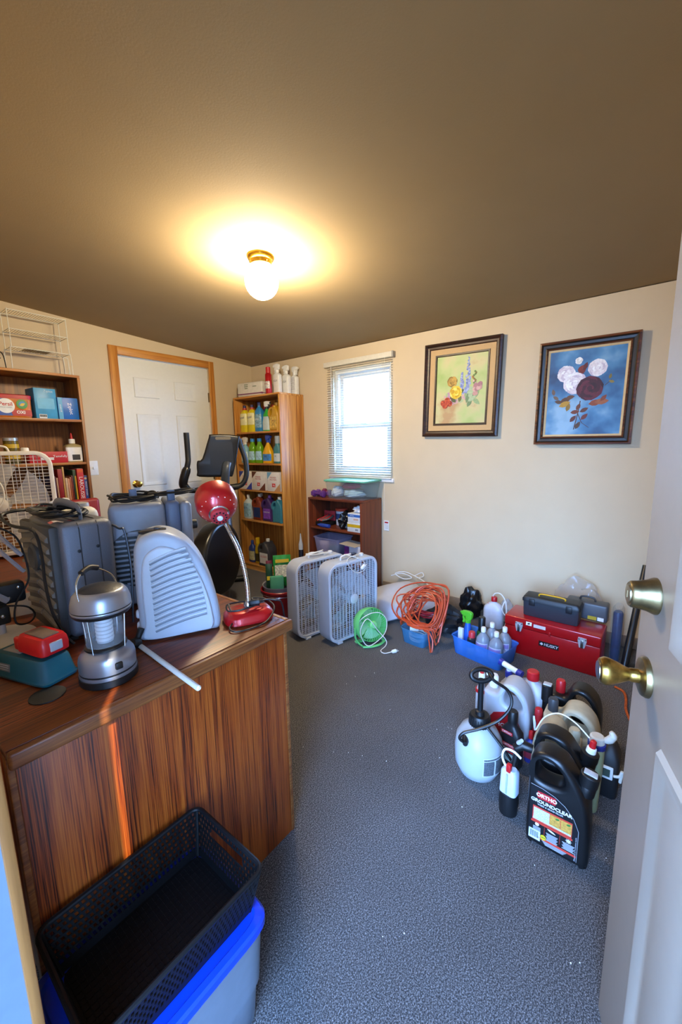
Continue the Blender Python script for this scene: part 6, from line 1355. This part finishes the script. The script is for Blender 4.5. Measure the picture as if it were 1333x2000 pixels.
for x in (-0.004, 0.027):
    bm = B(); plate(bm, (x, fy-0.0013, 0.121), FX, FZ, 0.0295, 0.036); ph_ = obj('photo', bm, M('#B98A3A', 0.5, var=0.35, scale=120), lb_)
    bm = B(); poly(bm, disc(x+0.006, 0.133, 0.006, 9, 0.6, 0.4), fy-0.0023, fy-0.0018); obj('photo_leaf', bm, M('#2E6A2A', 0.5), lb_)
bm = B(); plate(bm, (-0.013, fy-0.0007, 0.088), FX, FZ, 0.118, 0.006); plate(bm, (0.004, fy-0.0007, 0.036), FX, FZ, 0.108, 0.007); obj('red_stripes', bm, LR, lb_)
for x in (-0.032, 0.012):
    bm = B(); plate(bm, (x, fy-0.0007, 0.066), FX, FZ, 0.0008, 0.032); obj('divider', bm, LR, lb_)
bm = B()
for x, nl in ((-0.054, 4), (-0.010, 8), (0.036, 7)):
    for i in range(nl): plate(bm, (x, fy-0.0007, 0.070-i*0.0036-(0.004 if x > -0.05 else 0)), FX, FZ, 0.034-0.004*((i*7) % 3) if x > -0.05 else 0.022, 0.0016)
for i in range(4): plate(bm, (-0.002, fy-0.0007, 0.031-i*0.0035), FX, FZ, 0.07-0.006*i, 0.0014)
obj('small_print', bm, M('#AEB0B6', 0.5), lb_)
bm = B(); poly(bm, leaf(-0.012, 0.078, 0.026, 0.006, -0.3), fy-0.0012, fy-0.0004); obj('tool_icon', bm, LW, lb_)
bm = B(); poly(bm, disc(-0.054, 0.080, 0.006, 10), fy-0.0012, fy-0.0004); obj('plant_icon', bm, LW, lb_)
bm = B()
for k in range(4): poly(bm, leaf(0.036, 0.077, 0.018, 0.004, k*PI/4), fy-0.0012, fy-0.0004)
obj('sun_icon', bm, LW, lb_)
bm = B(); plate(bm, (-0.060, fy-0.0007, 0.040), FX, FZ, 0.034, 0.034); bc = obj('barcode_panel', bm, M('#C6CDDA', 0.5), lb_)
bm = B()
for i in range(13): plate(bm, (-0.073+i*0.0021, fy-0.0014, 0.042), FX, FZ, 0.0006+0.0005*(i*5 % 3), 0.022)
obj('barcode', bm, INK, lb_)
bm = B(); poly(bm, disc(-0.034, 0.043, 0.0085, 18), fy-0.0016, fy-0.0004); obj('yellow_seal', bm, M('#C9B41E', 0.45), lb_)
lettering(t, 'NEW', 0.007, (-0.034, fy-0.0018, 0.043), FX, FZ, INK)
lettering(t, 'Directions & Precautions inside', 0.0065, (0.055, fy-0.0008, 0.062), (0, 0, 1), (-1, 0, 0), M('#9A9CA2', 0.5))
ortho('plain black weed killer jug right behind the labelled one', 1.425, 0.178, 0.320, False, -91)
# small black bottle with red label
t = bottle('weed_killer_bottle', 'black concentrate bottle with red label beside the pump sprayer', 'bottle', (1.568, 0.385, 0), 0.088, 0.235, M('#17181B', 0.38), rz=-100, d=0.055, capm=BLACK, cap_h=0.045, cap_r=0.019, p=3.5)
bm = B(); plate(bm, (0, -0.0278, 0.060), FX, FZ, 0.070, 0.095); lb_ = obj('label', bm, M('#1E1F23', 0.35), t)
bm = B(); plate(bm, (0.0, -0.0286, 0.098), FX, FZ, 0.050, 0.014); plate(bm, (0, -0.0286, 0.070), FX, FZ, 0.068, 0.005); plate(bm, (-0.008, -0.0286, 0.150), FX, FZ, 0.046, 0.014); obj('red_bands', bm, M('#B3242A', 0.4), lb_)
bm = B(); poly(bm, [(-0.03, 0.030), (0.03, 0.030), (0.018, 0.062), (-0.006, 0.062)], -0.0292, -0.0284); obj('pale_leaf_print', bm, M('#8A9A90', 0.5, var=0.3), lb_)
lettering(t, 'ORTHO', 0.012, (0.0, -0.0296, 0.098), FX, FZ, WHITE); lettering(t, 'GROUNDCLEAR', 0.0085, (0.0, -0.0290, 0.082), FX, FZ, LW); lettering(t, 'ORTHO', 0.011, (-0.008, -0.0296, 0.150), FX, FZ, WHITE)

def lawn_jug(label, x, y, w, h, d, m, rz, capm, hx0, labm=None, mirror=1, text=None):
    """sloping lawn-care jug: big loop handle on top, spout at one end"""
    t = thing('sprayer_jug', label, 'jug', (x, y, 0), rad(rz)); a = w/2; s = mirror
    out = [(-a*s, 0.035), (-a*0.97*s, 0.010), (-a*0.82*s, 0), (a*0.82*s, 0), (a*0.97*s, 0.010), (a*s, 0.035), (a*s, h*0.42), (a*0.96*s, h*0.66), (a*0.78*s, h*0.86), (a*0.40*s, h*0.985), (a*0.05*s, h), (-a*0.22*s, h*0.95), (-a*0.38*s, h*0.84), (-a*0.55*s, h*0.80), (-a*0.95*s, h*0.80), (-a*s, h*0.70)]
    hole = [(-a*0.06*s, h*0.68), (-a*0.12*s, h*0.78), (0.0, h*0.895), (a*0.30*s, h*0.885), (a*0.56*s, h*0.79), (a*0.66*s, h*0.70), (a*0.50*s, h*0.655), (a*0.20*s, h*0.65)]
    if s < 0: out = out[::-1]
    bm = slab(out, [hole], d/2, min(0.018, d*0.3), 4, True, 4); obj('jug_body', bm, m, t)
    bm = B(); lathe(bm, [(0.019, h*0.79), (0.019, h*0.96), (0.015, h*0.99)], 20, Matrix.Translation((-a*0.72*s, 0, 0))); obj('cap', bm, capm, t)
    if labm is not None:
        bm = B(); poly(bm, [(x_*s, z_) for x_, z_ in ((-a*0.8, 0.03), (a*0.8, 0.03), (a*0.78, h*0.34), (a*0.45, h*0.52), (0.0, h*0.57), (-a*0.5, h*0.50), (-a*0.8, h*0.34))][::s], -d/2-0.0006, -d/2+0.002); obj('label', bm, labm, t)
    if text: lettering(t, text, 0.026, (0, -d/2-0.0012, h*0.34), FX, FZ, WHITE)
    return t
wj = M('#B2B3B8', 0.4, var=0.03); cj = M('#B8AC90', 0.45, var=0.08)
lawn_jug('white jug with red label and red cap behind the black bottle', 1.705, 0.437, 0.19, 0.285, 0.115, wj, -90, WHITE, 0, M('#A8161C', 0.4), 1, 'HOME')
bm = B(); lathe(bm, [(0.024, 0), (0.026, 0.004), (0.024, 0.04), (0.020, 0.045)], 24)
t = thing('jug', 'white round-shouldered jug with red screw cap at the back', 'jug', (1.83, 0.375, 0), rad(-90))
bm.free(); bm = B(); loft(bm, [(0, 0.062, 0.045, 4), (0.005, 0.066, 0.048, 4), (0.19, 0.066, 0.048, 4), (0.225, 0.050, 0.036, 3), (0.240, 0.024, 0.024, 2), (0.25, 0.022, 0.022, 2)], 32); obj('jug_body', bm, wj, t)
bm = B(); lathe(bm, [(0.025, 0.246), (0.026, 0.250), (0.025, 0.282), (0.021, 0.286)], 24); obj('red_cap', bm, RED, t)
t = thing('battery_sprayer', 'white bottle topped by a blue and white tee nozzle', 'sprayer', (1.855, 0.484, 0), rad(-100))
bm = B(); loft(bm, [(0, 0.034, 0.034), (0.004, 0.036, 0.036), (0.17, 0.034, 0.034), (0.195, 0.016, 0.016), (0.21, 0.014, 0.014)], 24); obj('bottle_body', bm, wj, t)
nb_ = M('#232E86', 0.4)
bm = B(); lathe(bm, [(0.017, 0.208), (0.017, 0.235), (0.014, 0.238)], 20); obj('blue_collar', bm, nb_, t)
bm = B(); tube(bm, [(-0.030, 0, 0.262), (0.045, -0.01, 0.252)], 0.013, 14); cyl(bm, (0, 0, 0.236), (0, 0, 0.256), 0.012, 14); obj('tee', bm, WHITE, t)
for p_, q_ in (((-0.046, 0.002, 0.264), (-0.029, 0, 0.262)), ((0.044, -0.010, 0.252), (0.066, -0.013, 0.249))):
    bm = B(); cyl(bm, p_, q_, 0.017, 16); obj('blue_end', bm, nb_, t)
t = bottle('squirt_bottle', 'slim white bottle with red ring and curled white tube', 'bottle', (1.715, 0.563, 0), 0.046, 0.265, wj, rz=-90, d=0.046, p=2.2, capm=WHITE, cap_h=0.03, cap_r=0.014)
bm = B(); lathe(bm, [(0.0255, 0.175), (0.0255, 0.188)], 20); obj('red_ring', bm, RED, t); bm = B(); lathe(bm, [(0.009, 0.262), (0.008, 0.275)], 12); obj('red_tip', bm, RED, t)
bm = B(); cord(bm, [(0, 0, 0.272), (0.005, 0, 0.292), (0.018, 0, 0.290), (0.024, 0, 0.262)], 0.0028); obj('curled_tube', bm, WHITE, t)
t = bottle('concentrate_bottle', 'red bottle with white nozzle in the middle of the jugs', 'bottle', (1.690, 0.316, 0), 0.042, 0.205, M('#A8161C', 0.4), rz=-110, d=0.040, shape='cone', capm=M('#B8222A', 0.4), cap_h=0.02, cap_r=0.015)
bm = B(); tube(bm, [(-0.008, -0.020, 0.175), (0.000, -0.025, 0.150), (0.004, -0.026, 0.12)], [0.004, 0.006, 0.004], 10); obj('white_nozzle', bm, WHITE, t)
bottle('concentrate_bottle', 'dark blue bottle wedged beside the red bottle', 'bottle', (1.627, 0.327, 0), 0.044, 0.135, M('#232E7A', 0.4), rz=-90, d=0.034, labm=M('#8A2A3A', 0.4), lab=(0.2, 0.7), capm=RED, cap_h=0.03, cap_r=0.008)
lawn_jug('cream jug with dusty handle just behind the plain black jug', 1.560, 0.225, 0.155, 0.262, 0.095, cj, -90, cj, 0, None, -1)
lawn_jug('cream jug with leafy blue label and grey-black cap', 1.690, 0.195, 0.195, 0.275, 0.105, cj, -90, M('#3A3C40', 0.45), 0, M('#6FA0B8', 0.4, var=0.5, scale=40), 1)
lawn_jug('black jug with arched handle at the back of the row', 1.850, 0.200, 0.185, 0.275, 0.095, M('#0B0C0E', 0.4), -90, RED, 0, None, 1)
t = thing('spray_wand', 'black wand handle with pale grey tip standing among the jugs', 'wand', (1.775, 0.305, 0))
bm = B(); lathe(bm, [(0.016, 0), (0.016, 0.20), (0.022, 0.205), (0.022, 0.272), (0.019, 0.275)], 20); obj('wand_handle', bm, BLACK, t)
bm = B(); bx(bm, -0.014, 0.014, -0.016, 0.016, 0.2745, 0.279, 0.004); obj('pale_tip', bm, M('#B9BABC', 0.5), t)
t = thing('spray_bottle', 'tall pale olive bottle with blue ring and white cap', 'bottle', (1.535, 0.098, 0), rad(-90))
bm = B(); loft(bm, [(0, 0.018, 0.030, 3), (0.005, 0.020, 0.034, 3), (0.20, 0.025, 0.034, 2.6), (0.245, 0.025, 0.026, 2.2)], 28); obj('bottle_body', bm, M('#9AA07A', 0.45), t)
bm = B(); lathe(bm, [(0.027, 0.238), (0.028, 0.243), (0.028, 0.256), (0.026, 0.258)], 24); obj('blue_ring', bm, M('#27337E', 0.4), t)
bm = B(); lathe(bm, [(0.024, 0.257), (0.023, 0.278), (0.018, 0.282)], 24); obj('cap', bm, M('#CFC9BC', 0.45), t)
bm = B(); tube(bm, cr([(0.018, 0.0, 0.268), (0.036, 0.0, 0.282), (0.044, 0, 0.300), (0.036, 0, 0.312)], 4), [0.006, 0.008, 0.011, 0.012, 0.013, 0.013, 0.012, 0.013, 0.012, 0.010, 0.009, 0.008, 0.006], 10); obj('nozzle', bm, M('#CFC9BC', 0.45), t)
t = thing('hose_end_sprayer', 'black sprayer block with white label tucked beside the jugs', 'sprayer', (1.66, 0.062, 0), rad(-90))
bm = B(); loft(bm, [(0, 0.030, 0.050, 5), (0.005, 0.033, 0.053, 5), (0.15, 0.033, 0.050, 5), (0.185, 0.022, 0.035, 3), (0.20, 0.014, 0.02, 2)], 28); obj('block', bm, M('#1A1B1E', 0.5), t)
bm = B(); bx(bm, -0.022, 0.016, -0.0575, -0.052, 0.08, 0.13, 0.003); obj('white_label', bm, PAPER, t)
bm = B(); plate(bm, (-0.004, -0.0577, 0.105), FX, FZ, 0.022, 0.03); obj('label_print', bm, M('#3A4A40', 0.5), t)
bm = B(); tube(bm, cr([(0.018, -0.055, 0.10), (0.036, -0.055, 0.108), (0.042, -0.055, 0.130), (0.038, -0.055, 0.085)], 4), 0.005, 8); obj('wing_lever', bm, OFFWHITE, t)
t = thing('hand_pump', 'small white hand pump with red trigger and black foot', 'pump', (1.332, 0.326, 0), rad(-100))
bm = B(); loft(bm, [(0, 0.024, 0.024), (0.005, 0.030, 0.030), (0.05, 0.033, 0.033), (0.085, 0.030, 0.030)], 28); obj('black_foot', bm, BLACK, t)
bm = B(); loft(bm, [(0.0852, 0.029, 0.024, 4), (0.165, 0.027, 0.022, 4), (0.175, 0.020, 0.016, 3)], 28); obj('pump_body', bm, M('#B9C2D2', 0.4), t)
bm = B(); bx(bm, -0.003, 0.003, -0.0262, -0.02, 0.09, 0.165, 0.001); obj('body_ridge', bm, M('#9AA3B4', 0.4), t)
bm = B(); bx(bm, -0.007, 0.009, -0.020, -0.004, 0.168, 0.198, 0.003); obj('red_trigger', bm, RED, t)
bm = B(); cord(bm, [(-0.015, 0, 0.17), (-0.030, 0.0, 0.20), (-0.022, 0.0, 0.235), (0.005, 0.005, 0.240), (0.03, 0.01, 0.225)], 0.004); obj('white_loop', bm, WHITE, t)
bm = B(); tube(bm, [(0.0, 0.03, 0.235), (0.02, 0.04, 0.255), (0.05, 0.05, 0.250)], [0.014, 0.018, 0.015], 12); obj('black_joint', bm, BLACK, t)
bm = B(); tube(bm, [(0.01, 0.03, 0.262), (0.025, 0.02, 0.285)], [0.008, 0.006], 10); obj('pale_nozzle', bm, M('#AEB4C0', 0.45), t)
bm = B(); tube(bm, [(0.0, 0.02, 0.17), (0.01, 0.03, 0.24)], 0.010, 10); obj('stem', bm, BLACK, t)

# ================================================================ tote and woven basket by the doorway
t = thing('storage_tote', 'clear plastic tote with bright blue lid beneath the black basket', 'tote', (0.288, 0.738, 0))
bm = B(); loft(bm, [(0.0, 0.160, 0.115, 9), (0.005, 0.164, 0.119, 9), (0.10, 0.171, 0.124, 9), (0.104, 0.176, 0.129, 9), (0.235, 0.184, 0.135, 9), (0.252, 0.188, 0.137, 9)], 56, cap=(True, False)); obj('tub', bm, M('#6E7682', 0.35, opac=0.8), t)
bm = B(); loft(bm, [(0.246, 0.190, 0.139, 9), (0.249, 0.193, 0.1415, 9), (0.265, 0.193, 0.1415, 9), (0.270, 0.188, 0.137, 9), (0.2705, 0.176, 0.125, 9), (0.265, 0.172, 0.121, 9)], 56); obj('lid', bm, M('#0A35B4', 0.35), t)
bm = B(); bx(bm, 0.1905, 0.199, -0.03, 0.03, 0.17, 0.228, 0.004); obj('lid_latch', bm, M('#C3CBD6', 0.3, opac=0.7), t)
t = thing('woven_basket', 'empty black woven plastic basket resting on the blue-lidded tote', 'basket', (0.3005, 0.738, 0.271))
pb = M('#06070A', 0.5, spec=0.3)
a0x, a0y, a1x, a1y, hb_ = 0.152, 0.104, 0.172, 0.125, 0.107
bm = B(); loft(bm, [(0.0, a0x, a0y, 12), (0.004, a0x, a0y, 12)], 48)
for i in range(26):
    x = -a0x+0.008+i*(2*a0x-0.016)/25; bx(bm, x-0.0012, x+0.0012, -a0y+0.006, a0y-0.006, 0.004, 0.0052)
for i in range(16):
    y = -a0y+0.008+i*(2*a0y-0.016)/15; bx(bm, -a0x+0.006, a0x-0.006, y-0.0012, y+0.0012, 0.004, 0.0052)
obj('basket_floor', bm, pb, t)
def wall_pt(side, u, v):
    hx, hy = a0x+(a1x-a0x)*v, a0y+(a1y-a0y)*v; z_ = 0.003+v*hb_
    if side == 0: return Vector((u*hx, -hy, z_))
    if side == 1: return Vector((hx, u*hy, z_))
    if side == 2: return Vector((-u*hx, hy, z_))
    return Vector((-hx, -u*hy, z_))
def ribbon(bm, p0, p1, q1, q0, nrm, th=0.0018):
    """thin solid quad p0-p1-q1-q0"""
    vs_ = [bm.verts.new(p+nrm*s) for s in (-th/2, th/2) for p in (p0, p1, q1, q0)]
    for f in ((3, 2, 1, 0), (4, 5, 6, 7), (0, 1, 5, 4), (1, 2, 6, 5), (2, 3, 7, 6), (3, 0, 4, 7)): bm.faces.new([vs_[i] for i in f])
for side in range(4):
    bm = B(); n = 30 if side % 2 == 0 else 20; rows = 7
    nrm = (wall_pt(side, 1, 0)-wall_pt(side, -1, 0)).cross(wall_pt(side, 0, 1)-wall_pt(side, 0, 0)).normalized()
    def quad(u0, u1, v0, v1, sk=0.0, off=0.0):
        o_ = nrm*off; ribbon(bm, wall_pt(side, u0, v0)+o_, wall_pt(side, u1, v0)+o_, wall_pt(side, u1+sk, v1)+o_, wall_pt(side, u0+sk, v1)+o_, nrm)
    slot = side % 2 == 1
    quad(-0.99, 0.99, 0.0, 0.17)
    for k in range(1, rows):
        v = 0.17+(0.97-0.17)*(k)/rows; hw = 0.020
        if slot and k in (5,):
            for u0, u1 in ((-0.99, -0.52), (0.52, 0.99)): quad(u0, u1, v-hw, v+hw)
        else: quad(-0.99, 0.99, v-hw, v+hw)
    quad(-0.99, 0.99, 0.95, 1.0)
    for k in range(rows):
        v0 = 0.17+0.80*k/rows; v1 = 0.17+0.80*(k+1)/rows; sk = 0.45/n
        for i in range(n):
            u0 = -0.98+1.92*i/n+(0.96/n if k % 2 else 0); wdt = 0.85/n
            if slot and k in (4, 5) and abs(u0+wdt/2) < 0.52: continue     # hand slot
            quad(u0, min(0.985, u0+wdt), v0, v1, sk, 0.0004)
    obj('lattice_wall', bm, pb, t, smooth=False)
bm = B(); tube(bm, [Vector((x, y, hb_+0.003)) for x, y in rrect(-a1x-0.002, a1x+0.002, -a1y-0.002, a1y+0.002, 0.022, 5)], 0.0052, 8, True); obj('rim', bm, pb, t)
for sx, sy in ((-1, -1), (1, -1), (1, 1), (-1, 1)):
    bm = B(); tube(bm, [(sx*(a0x-0.003), sy*(a0y-0.003), 0.002), (sx*(a1x-0.004), sy*(a1y-0.004), hb_)], 0.0045, 8); obj('corner_post', bm, pb, t)
# crumbs of lint on the carpet
bm = B(); r = random.Random(77)
for i in range(60):
    x, y = r.uniform(0.6, 1.9), r.uniform(-0.05, 1.3)
    bmesh.ops.create_icosphere(bm, subdivisions=1, radius=r.uniform(0.0008, 0.0022), matrix=Matrix.Translation((x, y, 0.001)))
o = obj('lint_specks', bm, PAPER, kind='stuff'); o['label'] = 'tiny pale lint specks scattered on the carpet'; o['category'] = 'lint'
